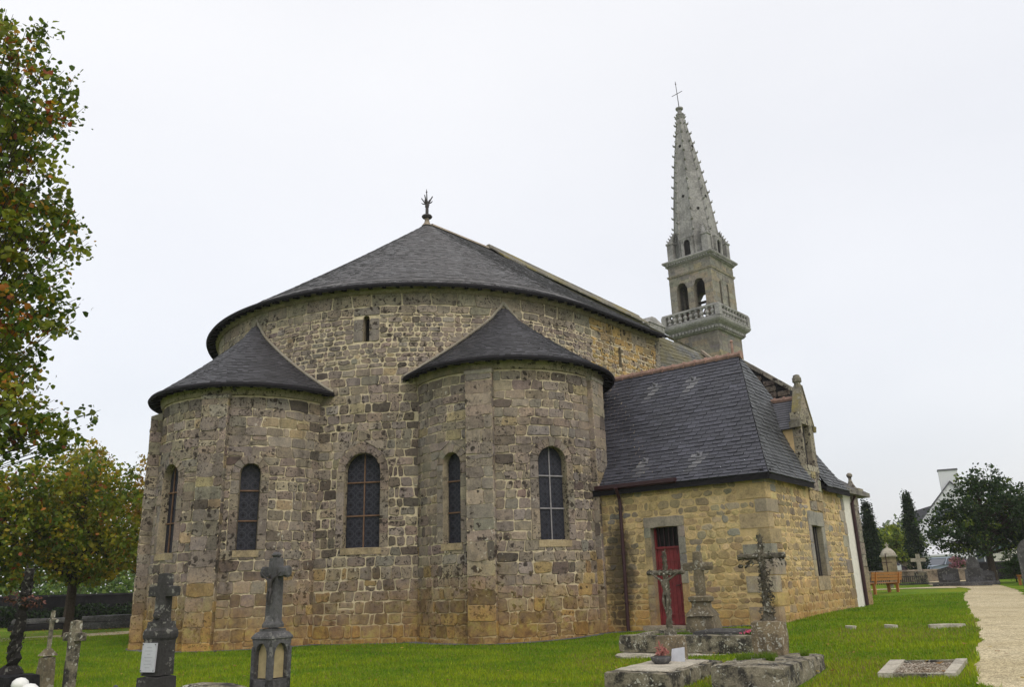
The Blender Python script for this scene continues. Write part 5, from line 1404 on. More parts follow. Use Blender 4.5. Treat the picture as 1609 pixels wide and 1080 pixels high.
def crucifix(name, label, org, ph, pw, h, arm, r, seed, mat, pmat, yaw_dir, figure=True, lean=(0, 0), garland=False, taper=.02):
    rs = np.random.default_rng(seed); t_ = thing(name, org, label, 'cross'); fr = frame(org)
    mb = MB(); rslab(mb, -pw / 2, pw / 2, -pw * .42, pw * .42, 0, ph, lambda p: fr((p[0] * (1 - taper * 4 * p[2] / max(ph, .1) * .3), p[1], p[2])), rs, amt=.006); mb.build('pedestal', pmat, t_)
    mb = MB(); B = fr((0, 0, ph)); T = B + UP * h + WD * lean[0] + LD * lean[1]; W_ = (WD * .93 - LD * .1).normalized()
    mb.lathe(B, [(.10, -.01), (.085, .05), (.05, .09)], 10)
    wobtube(mb, B, T, r * 1.25, r * .8, rs, 22, 9, .22); A_ = B.lerp(T, .745)
    wobtube(mb, A_ - W_ * arm / 2, A_ + W_ * arm / 2, r * .95, r * .95, rs, 14, 9, .14)
    crust(mb, B, T, r * 1.15, 420, rs, .028); crust(mb, A_ - W_ * arm / 2, A_ + W_ * arm / 2, r, 160, rs, .022)
    if garland:
        for _ in range(150):
            s_ = rs.uniform(-1, 1); c = A_ + W_ * s_ * arm * .5 - UP * (rs.random() * .16 * (1 if abs(s_) > .35 else .3)); a = Vector(rs.normal(0, .018, 3)); b = Vector(rs.normal(0, .018, 3)); mb.poly([c - a, c + b, c + a, c - b])
        crust(mb, B, B.lerp(T, .55) + W_ * .03, r * 1.9, 420, rs, .04)
    for e_ in range(8):   # rays or leaves where the bars cross
        a = e_ * math.pi / 4 + .4; mb.tube([A_, A_ + W_ * math.cos(a) * .12 + UP * math.sin(a) * .12], [.018, .008], 5)
    cr_ = mb.build('cross_shaft', mat, t_)
    if figure:
        fy = math.atan2(W_.y, W_.x); P = A_ - LD * (r + .03) - UP * h * .50
        corpus('figure', mat, t_, P, h * .52, fy)
    return t_
crucifix('crucifix', 'rusted crucifix with a thin figure on a square block behind the bowl tomb', (2.32, 13.28, -.28), .62, .42, 1.24, .66, .036, 301, MAT['crust'], MAT['rust_stone'], 0)
NOGRASS.append((2.32, 13.28, LD.x, LD.y, -.2, .2, -.22, .22))
# tomb B
g1 = Vector((2.88, 11.05, -.28)); tB = thing('tomb', g1, 'thick lichened tomb slab with grass tufts growing on its top', 'tomb')
fr = frame(g1); rs = np.random.default_rng(202); mb = MB(); rslab(mb, -.52, .46, 0, 2.1, 0, .34, fr, rs, amt=.007, bev=.022, n=.11); mb.build('slab', MAT['tomb'], tB)
mb = MB(); rslab(mb, -.30, .34, -.42, -.03, -.06, .10, fr, rs, amt=.006); mb.build('step', MAT['tomb'], tB)
NOGRASS.append((g1.x, g1.y, LD.x, LD.y, -.4, 2.1, -.54, .54))
crucifix('crucifix', 'thick crusty cross hung with leaf garlands on the lichen spotted block, without a figure', (3.68, 12.68, .04), .50, .48, 1.23, .74, .045, 302, MAT['crust'], MAT['rust_stone'], 0, figure=False, garland=True)
def tuft(name, pts, n, h, seed, label, cols=((.07, .15, .01), (.14, .2, .02))):
    rs = np.random.default_rng(seed); V, Cc = [], []
    for (x, y, z, r) in pts:
        for _ in range(n):
            a = rs.random() * 6.28; d = r * math.sqrt(rs.random()); px, py = x + math.cos(a) * d, y + math.sin(a) * d; hh = h * rs.uniform(.4, 1.1); b = rs.random() * 6.28; w_ = .005
            V += [(px - math.cos(b) * w_, py - math.sin(b) * w_, z - .01), (px + math.cos(b) * w_, py + math.sin(b) * w_, z - .01), (px + rs.normal(0, hh * .4), py + rs.normal(0, hh * .4), z + hh)]; t = rs.random(); Cc.append([cols[0][i] * (1 - t) + cols[1][i] * t for i in range(3)])
    V = np.array(V); return tag(npmesh(name, V, np.arange(len(V)).reshape(-1, 3), np.array(Cc), MAT['leaf']), label, 'grass', kind='stuff')
T1 = [frame(g1)(p) for p in ((-.3, 1.15, .34), (-.12, 1.3, .34), (.05, .8, .34), (-.35, .9, .34), (.3, 1.6, .34))]
tuft('grass_tufts', [(p.x, p.y, p.z, r) for p, r in zip(T1, (.16, .12, .05, .1, .05))], 220, .09, 9, 'small grass tufts growing on top of the thick tomb slab')

# large grave enclosure with flowers and a stone cross
g2 = Vector((3.05, 15.95, -.27)); en = thing('grave_enclosure', g2, 'large lichened grave enclosure of low granite kerbs before the red door', 'grave')
LE, WE = Vector((.50, .866, 0)), Vector((.866, -.50, 0)); fr = frame(g2, LE, WE); rs = np.random.default_rng(203)
hw_, dl = 1.34, 2.3
mb = MB(); rslab(mb, -hw_ - .06, hw_ + .06, -.12, .16, 0, .12, fr, rs); mb.build('plinth', MAT['tomb_top'], en)
for nm, (x0, x1, y0, y1, z1) in dict(a=(-hw_, hw_, -.04, .16, .44), b=(-hw_, -hw_ + .2, .17, dl, .42), c=(hw_ - .2, hw_, .17, dl, .42), d=(-hw_ + .21, hw_ - .21, dl - .2, dl, .40)).items():
    mb = MB(); rslab(mb, x0, x1, y0, y1, .0 if nm != 'a' else .121, z1, fr, rs, amt=.005, bev=.02, n=.13); mb.build('kerb', MAT['tomb'], en)
mb = MB(); rslab(mb, -.18, .75, .9, dl - .22, .3, .46, fr, rs, amt=.004); mb.build('slab', MAT['black_granite'], en)
mb = MB(); rslab(mb, -hw_ + .2, hw_ - .2, .16, dl - .2, .1, .34, fr, rs, amt=.006, n=.3); mb.build('soil_bed', plain('grave_soil', (.06, .08, .02), .95, .1, .4, 9), en)
NOGRASS.append((g2.x, g2.y, LE.x, LE.y, -.12, dl, -hw_ - .06, hw_ + .06))
pts = []
for _ in range(26):
    x, y = rs.uniform(-hw_ + .25, hw_ - .25), rs.uniform(.2, dl - .3)
    if -.2 < x < .78 and y > .85: continue
    p = fr((x, y, .345)); pts.append((p.x, p.y, p.z, .14))
tuft('grass_patch', pts, 160, .07, 19, 'grass growing inside the low granite grave enclosure')
# pink flowers
def flowers(name, label, P, n, r, col, seed, cat='flowers'):
    rs = np.random.default_rng(seed); t_ = thing(name, P, label, cat); mb = MB()
    for _ in range(n):
        c = Vector(P) + Vector((rs.normal(0, r), rs.normal(0, r), abs(rs.normal(0, r * .4)) + .02))
        for k in range(5):
            d = Vector(rs.normal(0, 1, 3)).normalized(); e_ = d.orthogonal().normalized() * .012; mb.poly([c, c + d * .014 + e_, c + d * .03, c + d * .014 - e_], 0, jit(col, rs, .2))
    mb.build('blossoms', MAT['leaf'], t_)
    mb = MB()
    for _ in range(n * 2):
        c = Vector(P) + Vector((rs.normal(0, r), rs.normal(0, r), abs(rs.normal(0, r * .3)))); d = Vector(rs.normal(0, .02, 3)); e_ = Vector(rs.normal(0, .012, 3)); mb.poly([c - d, c + e_, c + d, c - e_], 0, (.05, .10, .02))
    mb.build('foliage', MAT['leaf'], t_)
flowers('flowers', 'left clump of pink cyclamen flowers in the grave enclosure', fr((.98, .95, .40)), 85, .065, (.60, .12, .22), 11)
flowers('flowers', 'right clump of pink flowers, nearer the crusted cross, in the grave enclosure', fr((1.0 + .28 * .8, 1.15, .40)), 75, .06, (.62, .16, .28), 12)
# tan stone cross on moulded pedestal
g3 = Vector((3.86, 18.05, -.03)); t_ = thing('stone_cross', g3, 'tan weathered stone cross on a tapered moulded pedestal beside the red door', 'cross'); fr = frame(g3, LE, WE); rs = np.random.default_rng(204)
mb = MB(); rslab(mb, -.34, .34, -.3, .3, 0, .46, lambda p: fr((p[0] * (1 - .25 * p[2]), p[1] * (1 - .25 * p[2]), p[2])), rs, amt=.006)
sqr = lambda h, z: [fr((-h, -h, z)), fr((h, -h, z)), fr((h, h, z)), fr((-h, h, z))]
mb.loft([sqr(h, z) for h, z in ((.29, .45), (.25, .52), (.17, .62), (.16, .72), (.21, .75), (.215, .83), (.15, .86))]); mb.poly(sqr(.15, .86)); mb.build('pedestal', MAT['cross_stone'], t_)
mb = MB(); rslab(mb, -.115, .115, -.09, .09, .85, 1.78, lambda p: fr((p[0] * (1.2 - .25 * p[2]), p[1], p[2])), rs, amt=.004, bev=.02); rslab(mb, -.33, .33, -.085, .085, 1.37, 1.55, fr, rs, amt=.004, bev=.02)
mb.build('cross_shaft', MAT['cross_stone'], t_)

# gravel bed grave with pale marble kerb
A_, B_, C_, D_ = Vector((4.60, 11.27, 0)), Vector((5.28, 10.62, 0)), Vector((6.02, 11.72, 0)), Vector((5.24, 12.33, 0))
gb = thing('grave_border', (5.28, 11.5, G(5.28, 11.5)), 'flat grave bed of pebbles framed by pale stone kerbs beside the path', 'grave')
gw = lambda p, z: Vector((p.x, p.y, G(p.x, p.y) + z))
def kerbq(p, q, r, s_, z1, mat):
    mb = MB(); mb.prism([gw(x, -.05) for x in (p, q, r, s_)], [gw(x, z1) for x in (p, q, r, s_)]); mb.build('kerb', mat, gb)
lp = lambda a, b, t: a.lerp(b, t)
kerbq(A_, lp(A_, B_, .20), lp(D_, C_, .20), D_, .06, MAT['tomb_top']); kerbq(lp(A_, B_, .86), B_, C_, lp(D_, C_, .86), .06, MAT['tomb_top'])
p0, p1 = lp(A_, B_, .205), lp(A_, B_, .855); q0, q1 = lp(D_, C_, .205), lp(D_, C_, .855)
kerbq(p0, p1, lp(p1, q1, .08), lp(p0, q0, .08), .05, MAT['tomb']); kerbq(lp(p0, q0, .92), lp(p1, q1, .92), q1, q0, .05, MAT['tomb'])
mb = MB(); mb.poly([gw(x, .02) for x in (p0, p1, q1, q0)]); rs = np.random.default_rng(7)
for _ in range(1500):
    a, b = rs.random(), rs.uniform(.1, .9); c = gw(lp(lp(p0, p1, a), lp(q0, q1, a), b), .022); r = rs.uniform(.008, .02); k = rs.uniform(.5, 1.4); n_ = 5; ph = rs.random() * 6
    R0 = [c + Vector((math.cos(ph + i * 1.257) * r, math.sin(ph + i * 1.257) * r * rs.uniform(.6, 1), 0)) for i in range(5)]; mb.loft([R0, [c + (x - c) * .6 + UP * r * .7 for x in R0]]); mb.poly([c + (x - c) * .6 + UP * r * .7 for x in R0])
mb.build('pebble_bed', MAT['pebble'], gb)
NOGRASS.append((4.94, 10.94, .56, .83, -.0, 1.36, -.5, .5))
# flat stones sunk in the lawn
for i, (x, y, a, l) in enumerate([(8.25, 16.6, .36, .22), (6.9, 17.9, .10, .22), (7.5, 17.4, .10, .26)]):
    mb = MB(); rs = np.random.default_rng(i); n = 9; pr = [Vector((x + math.cos(k * .7) * a * rs.uniform(.8, 1.1), y + math.sin(k * .7) * l * rs.uniform(.8, 1.1), G(x, y) - .02)) for k in range(n)]
    mb.prism(pr, [p + UP * .08 for p in pr]); tag(mb.build('flat_stone', MAT['tomb_top']), ['largest pale flat stone sunk in the lawn near the path', 'small pale stone sunk in the lawn, farthest from the path', 'small pale stone in the lawn, between two other sunk stones'][i], 'stone', 'flat stones sunk in the lawn')
    NOGRASS.append((x, y, 1, 0, -a * .9, a * .9, -l * .9, l * .9))

# ---- left foreground
def gframe(x, y, yaw, z=None, k=1.):
    z = G(x, y) if z is None else z; c_, s_ = math.cos(yaw), math.sin(yaw); w_, l_ = Vector((c_, s_, 0)), Vector((-s_, c_, 0))
    return Vector((x, y, z)), w_, l_, (lambda p: Vector((x, y, z)) + w_ * (p[0] * k) + l_ * (p[1] * k) + UP * p[2])
# granite cross with plaque
o_, w_, l_, fr = gframe(-3.90, 9.24, R_(-22), k=.68); frp = (lambda p, f=fr: f((p[0] * .74, p[1] * .74, p[2]))); t_ = thing('granite_cross', o_, 'black lichened granite cross whose pedestal carries a pale marble plaque', 'cross'); rs = np.random.default_rng(210)
sqf = lambda hx, hy, z: [frp((-hx, -hy, z)), frp((hx, -hy, z)), frp((hx, hy, z)), frp((-hx, hy, z))]
ZT = lambda z: z - o_.z
mb = MB(); rslab(mb, -.30, .30, -.28, .28, 0, ZT(.32), frp, rs, amt=.003, bev=.02)
mb.loft([sqf(a, b, ZT(z)) for a, b, z in ((.235, .22, .32), (.225, .21, .62), (.23, .215, .67), (.255, .24, .70), (.26, .245, .735), (.25, .235, .77), (.215, .20, .80), (.205, .19, .865))]); mb.poly(sqf(.205, .19, ZT(.865))); mb.build('pedestal', MAT['black_granite'], t_)
mb = MB(); rslab(mb, -.095, .095, -.085, .085, ZT(.86), ZT(1.37), lambda p: fr((p[0] * (1.15 - .42 * (p[2] - ZT(.86))), p[1], p[2])), rs, amt=.0015, bev=.008, n=.12); rslab(mb, -.27, .27, -.078, .078, ZT(1.12), ZT(1.235), fr, rs, amt=.0015, bev=.008, n=.12)
mb.loft([sqf(a, a, ZT(z)) for a, z in ((.135, .86), (.135, .885), (.12, .90), (.105, .93))]); mb.lathe(fr((0, -.11, ZT(.93))), [(.0, -.045), (.035, -.03), (.045, 0), (.035, .03), (.0, .045)], 10); mb.build('cross_shaft', MAT['black_granite'], t_)
mb = MB(); mb.prism([frp((-.21, -.272, ZT(.36))), frp((.17, -.272, ZT(.36))), frp((.17, -.24, ZT(.36))), frp((-.21, -.24, ZT(.36)))], [frp((-.21, -.260, ZT(.65))), frp((.17, -.260, ZT(.65))), frp((.17, -.22, ZT(.65))), frp((-.21, -.22, ZT(.65)))])
pq = mb.build('plaque', MAT['plaque'], t_)
MAT['inscr'] = plain('faint_inscription', (.36, .37, .40), .7, .2, .1)
for i, wl_ in enumerate((.14, .20, .10, .22, .17, .20, .13)):
    mb = MB(); zz_ = ZT(.60 - i * .033); mb.box(-.02 - wl_ / 2, -.02 + wl_ / 2, -.2735 + (zz_ - ZT(.36)) * .0414, -.262, zz_, zz_ + .008, tr=frp); mb.build('inscription_line', MAT['inscr'], pq)
for i, (a, b) in enumerate([(-.19, .375), (.15, .375), (-.19, .635), (.15, .635)]):
    mb = MB(); mb.lathe(frp((a, -.27, ZT(b))), [(.0, -.008), (.008, 0), (0, .008)], 6); mb.build('plaque_screw', MAT['iron'], pq)
# grey monument with niche and a crucifix
o_, w_, l_, fr = gframe(-2.66, 9.15, R_(-32), k=.62); t_ = thing('granite_crucifix', o_, 'grey stone crucifix on an arched niche pedestal with a tan panel', 'cross'); rs = np.random.default_rng(211); ZT = lambda z: z - o_.z
mb = MB()
for sx_, sy in ((-1, -1), (1, -1), (1, 1), (-1, 1)): mb.box(sx_ * .19 - .045, sx_ * .19 + .045, sy * .19 - .045, sy * .19 + .045, 0, ZT(.58), tr=fr)
mb.box(-.235, .235, -.235, .235, 0, ZT(.26), tr=fr)
for fz in (0, 1):   # arched heads on the four sides
    for k in range(4):
        c4, s4 = math.cos(k * math.pi / 2), math.sin(k * math.pi / 2); f4 = lambda p, c4=c4, s4=s4: fr((p[0] * c4 - p[1] * s4, p[0] * s4 + p[1] * c4, p[2]))
        if fz: continue
        for i in range(8):
            t0, t1 = math.pi * i / 8, math.pi * (i + 1) / 8; r = .15; zb_ = ZT(.47)
            mb.prism([f4((-r * math.cos(t0), -.235, zb_ + r * math.sin(t0))), f4((-r * math.cos(t1), -.235, zb_ + r * math.sin(t1))), f4((-r * math.cos(t1), -.15, zb_ + r * math.sin(t1))), f4((-r * math.cos(t0), -.15, zb_ + r * math.sin(t0)))],
                     [f4((-.235 + i * .05875, -.235, ZT(.67))), f4((-.235 + (i + 1) * .05875, -.235, ZT(.67))), f4((-.235 + (i + 1) * .05875, -.15, ZT(.67))), f4((-.235 + i * .05875, -.15, ZT(.67)))])
sqf = lambda hx, z: [fr((-hx, -hx, z)), fr((hx, -hx, z)), fr((hx, hx, z)), fr((-hx, hx, z))]
mb.loft([sqf(h, ZT(z)) for h, z in ((.235, .655), (.25, .662), (.245, .68), (.20, .72), (.155, .735), (.155, .76))]); mb.poly(sqf(.155, ZT(.76))); pd = mb.build('pedestal', MAT['grey_granite'], t_)
mb = MB(); mb.box(-.145, .145, -.145, .145, ZT(.27), ZT(.645), tr=fr); mb.build('niche_panel', MAT['niche'], t_)
mb = MB()
rslab(mb, -.105, .105, -.09, .09, ZT(.76), ZT(1.5), lambda p: fr((p[0] * (1.25 - .35 * (p[2] - ZT(.76))), p[1], p[2])), rs, amt=.001, bev=.012, n=.12)
rslab(mb, -.26, .26, -.06, .06, ZT(1.29), ZT(1.40), fr, rs, amt=.001, bev=.01, n=.12)
for sd in (-1, 1):
    mb.lathe((0, 0, 0), [(.06, .18), (.06, .24), (.085, .25), (.085, .32), (.06, .335)], 10, tr=lambda p, sd=sd: fr((sd * p[2], p[0] * .9, ZT(1.345) + p[1] * .75)))
mb.lathe(fr((0, 0, ZT(.77))), [(.13, 0), (.13, .03), (.10, .07), (.08, .12)], 4, rot=math.pi / 4)
rslab(mb, -.09, .09, -.08, .08, ZT(1.49), ZT(1.555), fr, rs, amt=.002, n=.05); mb.build('cross_shaft', MAT['grey_granite'], t_)
corpus('figure', MAT['iron'], t_, fr((0, -.12, ZT(.98))), .36, R_(-32))
# dark crusted leaning cross, far left
o_, w_, l_, fr = gframe(-4.83, 8.18, R_(-28)); t_ = thing('rustic_cross', o_, 'black crusty leaning cross with rusty leaves on its arms at the left edge', 'cross'); rs = np.random.default_rng(212); ZT = lambda z: z - o_.z
mb = MB(); rslab(mb, -.22, .20, -.2, .2, 0, ZT(.47), fr, rs, amt=.006); mb.build('pedestal', MAT['darkwall'], t_)
mb = MB(); B = fr((-.04, 0, ZT(.46))); T = fr((.06, 0, ZT(1.42))); mb.lathe(B, [(.12, 0), (.09, .05), (.05, .08)], 10); wobtube(mb, B, T, .052, .042, rs, 20, 8, .25); A_ = B.lerp(T, .72)
crust(mb, B, T, .052, 260, rs, .024)
mb.tube([A_ - w_ * .25 - UP * .0, A_ + w_ * .25 - UP * .05], .03, 7); n0 = len(mb.f); crust(mb, A_ - w_ * .27, A_ + w_ * .27 - UP * .05, .045, 190, rs, .028); mb.m[n0:] = [1] * (len(mb.f) - n0); mb.build('cross_shaft', [MAT['crust_dark'], plain('rusted_leaves', (.13, .06, .045), .9, .2, .4, 9)], t_)
mb = MB()
for (x, y, r, z) in ((.24, -.06, .075, .345), (.33, -.02, .085, .28)):
    mb.lathe(fr((x, y, ZT(z))), [(.0, -.02), (r * .8, 0), (r, r * .35), (r * .9, r * .8), (r * .5, r * 1.15), (0, r * 1.25)], 16)
mb.lathe(fr((.30, -.02, 0)), [(.11, 0), (.11, ZT(.28)), (.05, ZT(.30))], 16)
tag(mb.build('ceramic_ornament', MAT['white_ceramic'], None, True), 'white rounded ceramic grave ornament beside the leaning black cross', 'ornament')
# small stone cross on ochre pedestal
o_, w_, l_, fr = gframe(-6.28, 11.38, R_(-30), k=.62); t_ = thing('stone_cross', o_, 'small pale stone cross on an ochre pedestal at the left', 'cross'); rs = np.random.default_rng(213); ZT = lambda z: z - o_.z
mb = MB(); rslab(mb, -.15, .15, -.14, .14, 0, ZT(.42), fr, rs, amt=.003); mb.loft([[fr((x * h, y * h, ZT(z))) for x, y in ((-1, -1), (1, -1), (1, 1), (-1, 1))] for h, z in ((.145, .42), (.06, .50), (.05, .51))]); mb.build('pedestal', MAT['cross_stone'], t_)
mb = MB(); rslab(mb, -.038, .038, -.035, .035, ZT(.50), ZT(.99), fr, rs, amt=.001, bev=.006, n=.12); rslab(mb, -.19, .19, -.035, .035, ZT(.83), ZT(.89), fr, rs, amt=.002, bev=.01, n=.08); mb.build('cross_shaft', MAT['tomb'], t_)
# taller plain stone cross
o_, w_, l_, fr = gframe(-4.88, 9.33, R_(-27), k=.85); t_ = thing('stone_cross', o_, 'tall plain grey brown stone cross without pedestal', 'cross'); rs = np.random.default_rng(214); ZT = lambda z: z - o_.z
mb = MB(); rslab(mb, -.066, .066, -.055, .055, 0, ZT(.90), fr, rs, amt=.002, bev=.01, n=.12); rslab(mb, -.17, .17, -.058, .058, ZT(.68), ZT(.78), fr, rs, amt=.002, bev=.01, n=.12); mb.build('cross_shaft', MAT['tomb'], t_)
# tips of two low stones at the lower edge
o_, w_, l_, fr = gframe(-3.82, 8.15, R_(-25)); rs = np.random.default_rng(215); mb = MB(); rslab(mb, -.045, .045, -.04, .04, 0, .34 - o_.z, fr, rs, amt=.002, n=.06); rslab(mb, -.055, .055, -.05, .05, -.02, .22 - o_.z, fr, rs, amt=.002, n=.06)
tag(mb.build('marker_post', MAT['grey_granite']), 'tip of a small dark stone post left of the plaque pedestal', 'post')
o_, w_, l_, fr = gframe(-3.15, 8.75, R_(-25)); mb = MB()
mb.loft([[fr((x * h, y * h * .5, z)) for x, y in ((-1, -1), (-.6, -1.2), (0, -1.3), (.6, -1.2), (1, -1), (1, 1), (-1, 1))] for h, z in ((.36, 0), (.36, .60), (.33, .66), (.2, .70))]); mb.poly([fr((x * .2, y * .1, .70)) for x, y in ((-1, -1), (1, -1), (1, 1), (-1, 1))])
tag(mb.build('headstone', MAT['tomb']), 'rounded top of a low lichened headstone between the two dark crosses', 'headstone')

# ---- tombs far left by the wall
for i, (x, y, w2, l2, h) in enumerate([(-23.3, 41.2, 2.6, 1.2, .55), (-19.6, 40.8, 2.9, 1.1, .62)]):
    rs = np.random.default_rng(220 + i); o_, w_, l_, fr = gframe(x, y, R_(24)); t_ = thing('tomb', o_, ['low dark tomb by the wall at the far left, left of the pair', 'grey stepped tomb by the far left wall, right of the pair'][i], 'tomb', group='tombs by the far wall')
    mb = MB(); rslab(mb, -w2 / 2, w2 / 2, -l2 / 2, l2 / 2, 0, h * .55, fr, rs, n=.5); mb.build('base', MAT['darkwall'] if i == 0 else MAT['grey_granite'], t_)
    mb = MB(); rslab(mb, -w2 / 2 + .12, w2 / 2 - .12, -l2 / 2 + .1, l2 / 2 - .1, h * .55, h, fr, rs, n=.5); mb.build('slab', MAT['grey_granite'], t_)
# ================================================================== BOUNDARIES, LEFT
def masonry_wall(name, pts, h, th, mat, label, cat='wall', cap=None):
    t_ = thing(name, (pts[0][0], pts[0][1], G(*pts[0])), label, cat); mb = MB()
    for (x0, y0), (x1, y1) in zip(pts, pts[1:]):
        d = Vector((x1 - x0, y1 - y0, 0)); n_ = Vector((-d.y, d.x, 0)).normalized() * th / 2; k = max(1, int(d.length / 1.2))
        for i in range(k):
            a, b = Vector((x0, y0, 0)) + d * (i / k), Vector((x0, y0, 0)) + d * ((i + 1) / k); za, zb_ = G(a.x, a.y), G(b.x, b.y)
            mb.prism([a - n_ + UP * (za - .2), b - n_ + UP * (zb_ - .2), b + n_ + UP * (zb_ - .2), a + n_ + UP * (za - .2)], [a - n_ + UP * (za + h), b - n_ + UP * (zb_ + h), b + n_ + UP * (zb_ + h), a + n_ + UP * (za + h)])
    mb.build('wall_body', mat, t_)
    mb = MB()
    for (x0, y0), (x1, y1) in zip(pts, pts[1:]):
        d = Vector((x1 - x0, y1 - y0, 0)); n_ = Vector((-d.y, d.x, 0)).normalized() * (th / 2 + .04); k = max(1, int(d.length / .9))
        for i in range(k):
            a, b = Vector((x0, y0, 0)) + d * (i / k), Vector((x0, y0, 0)) + d * ((i + .98) / k); za, zb_ = G(a.x, a.y) + h, G(b.x, b.y) + h
            mb.prism([a - n_ + UP * za, b - n_ + UP * zb_, b + n_ + UP * zb_, a + n_ + UP * za], [a - n_ * .7 + UP * (za + .1), b - n_ * .7 + UP * (zb_ + .1), b + n_ * .7 + UP * (zb_ + .1), a + n_ * .7 + UP * (za + .1)])
    mb.build('coping', cap or mat, t_); return t_
masonry_wall('boundary_wall', [(-48, 36), (-34, 43.5), (-25, 48.5), (-12, 56)], 1.55, .5, MAT['darkwall'], 'long dark boundary wall behind the trees at the left')
# ================================================================== FOLIAGE
def leaves_np(centers, sizes, rs, cols, fold=.3, up=.0):
    n = len(centers); a = rs.normal(size=(n, 3)); a[:, 2] += up; a /= np.linalg.norm(a, axis=1)[:, None]
    b = rs.normal(size=(n, 3)); b -= (b * a).sum(1)[:, None] * a; b /= np.linalg.norm(b, axis=1)[:, None]; c = np.cross(a, b)
    s = sizes[:, None]
    V = np.empty((n, 4, 3)); V[:, 0] = centers - b * s * .55; V[:, 1] = centers + c * s * .42 + a * s * fold * .3 - b * s * .08; V[:, 2] = centers + b * s * .6; V[:, 3] = centers - c * s * .42 + a * s * fold * .3 - b * s * .08
    return V.reshape(-1, 3), np.arange(n * 4).reshape(-1, 4), cols
def hexleaves(centers, sizes, rs, cols):
    """broad pointed leaves with a folded midrib: two quads each"""
    n = len(centers); a = rs.normal(size=(n, 3)); a[:, 2] += .5; a /= np.linalg.norm(a, axis=1)[:, None]
    b = rs.normal(size=(n, 3)); b[:, 2] -= .7; b -= (b * a).sum(1)[:, None] * a; b /= np.linalg.norm(b, axis=1)[:, None]; c = np.cross(a, b); s = sizes[:, None]
    V = np.empty((n, 6, 3)); V[:, 0] = centers - b * s * .5; V[:, 1] = centers + c * s * .46 - b * s * .22 + a * s * .14; V[:, 2] = centers + c * s * .36 + b * s * .22 + a * s * .10
    V[:, 3] = centers + b * s * .62; V[:, 4] = centers - c * s * .36 + b * s * .22 + a * s * .10; V[:, 5] = centers - c * s * .46 - b * s * .22 + a * s * .14
    base = np.arange(n)[:, None] * 6; F = np.concatenate([base + np.array([0, 1, 2, 3]), base + np.array([0, 3, 4, 5])])
    return V.reshape(-1, 3), F, np.concatenate([cols, cols])
def palcol(pal, wts, n, rs, jitter=.18):
    pal = np.array(pal); idx = rs.choice(len(pal), n, p=np.array(wts) / sum(wts)); return np.clip(pal[idx] * (1 + rs.normal(0, jitter, n))[:, None], .004, 1)
GREENS = [(.035, .075, .012), (.055, .11, .015), (.09, .15, .018), (.15, .19, .02)]
def tree(name, label, x, y, crown, ncl, clr, per, leaf, pal, wts, seed, trunk=(.15, 2.), hexl=False, group=None, cat='tree', fall=None, z=None):
    """crown: list of ellipsoids (dx,dy,zc,rx,ry,rz), heights above the ground"""
    rs = np.random.default_rng(seed); g = G(x, y) if z is None else z; t_ = thing(name, (x, y, g), label, cat, group=group)
    vol = np.array([e[3] * e[4] * e[5] for e in crown]); k = rs.choice(len(crown), ncl, p=vol / vol.sum()); E_ = np.array(crown)[k]
    d = rs.normal(size=(ncl, 3)); d /= np.linalg.norm(d, axis=1)[:, None]; r = rs.random(ncl) ** (1 / 2.6)
    cc = np.array([x, y, g]) + E_[:, :3] + d * r[:, None] * E_[:, 3:6]
    rad = clr * rs.uniform(.5, 1.35, ncl)
    P = np.repeat(cc, per, axis=0) + np.clip(rs.normal(size=(ncl * per, 3)), -1.7, 1.7) * np.repeat(rad, per)[:, None] * np.array([.55, .55, .38]); n = len(P)
    ct = palcol(pal, wts, ncl, rs, .05); cols = np.repeat(ct, per, axis=0) * .6 + palcol(pal, wts, n, rs, .1) * .4
    cols *= (1 + rs.normal(0, .15, n))[:, None]
    if fall is not None:
        m = rs.random(n) < fall(P, np.array([x, y, g]), np.repeat(rs.random(ncl), per)); fc = palcol([(.34, .13, .02), (.38, .22, .02), (.22, .055, .02), (.30, .24, .03)], [3, 3, 2, 3], n, rs); cols[m] = fc[m]
    cols = np.clip(cols, .004, 1)
    sz = leaf * rs.uniform(.42, 1.3, n)
    V, F, C_ = hexleaves(P, sz, rs, cols) if hexl else leaves_np(P, sz, rs, cols, up=.4)
    npmesh('crown', V, F, C_, MAT['leaf'], t_)
    mb = MB(); tr, th = trunk; top_z = g + max(e[2] + e[5] * .6 for e in crown); base = Vector((x, y, g - .1))
    zs_ = np.linspace(0, 1, 9); pts = [Vector((x + rs.normal(0, .04 * k_), y + rs.normal(0, .04 * k_), g - .1 + (top_z - g) * k_)) for k_ in zs_]
    mb.tube(pts, [tr * (1.25 if k_ == 0 else 1) * (1 - .85 * k_) + .01 for k_ in zs_], 8)
    for q_i, i in enumerate(rs.choice(ncl, min(ncl, 800 if hexl else 46), replace=False)):
        c = Vector(cc[i]); hz = min(max((c.z - g) * rs.uniform(.45, .8), th), top_z - g - .3); s_ = (hz + .1) / (top_z - g); q = pts[min(8, int(s_ * 8))]
        A = Vector((q.x, q.y, g + hz)); mid = A.lerp(c, .5) + UP * .12; kk = 1 if q_i < 46 else .35; e_ = c + (c - mid).normalized() * (.28 if hexl else .1); mb.tube([A, mid, c, e_], [(tr * .32 * (1 - s_ * .6) + .006) * kk, (tr * .18 * (1 - s_ * .5) + .004) * kk, .006, .003], 5)
    mb.build('trunk', MAT['bark'], t_); return t_
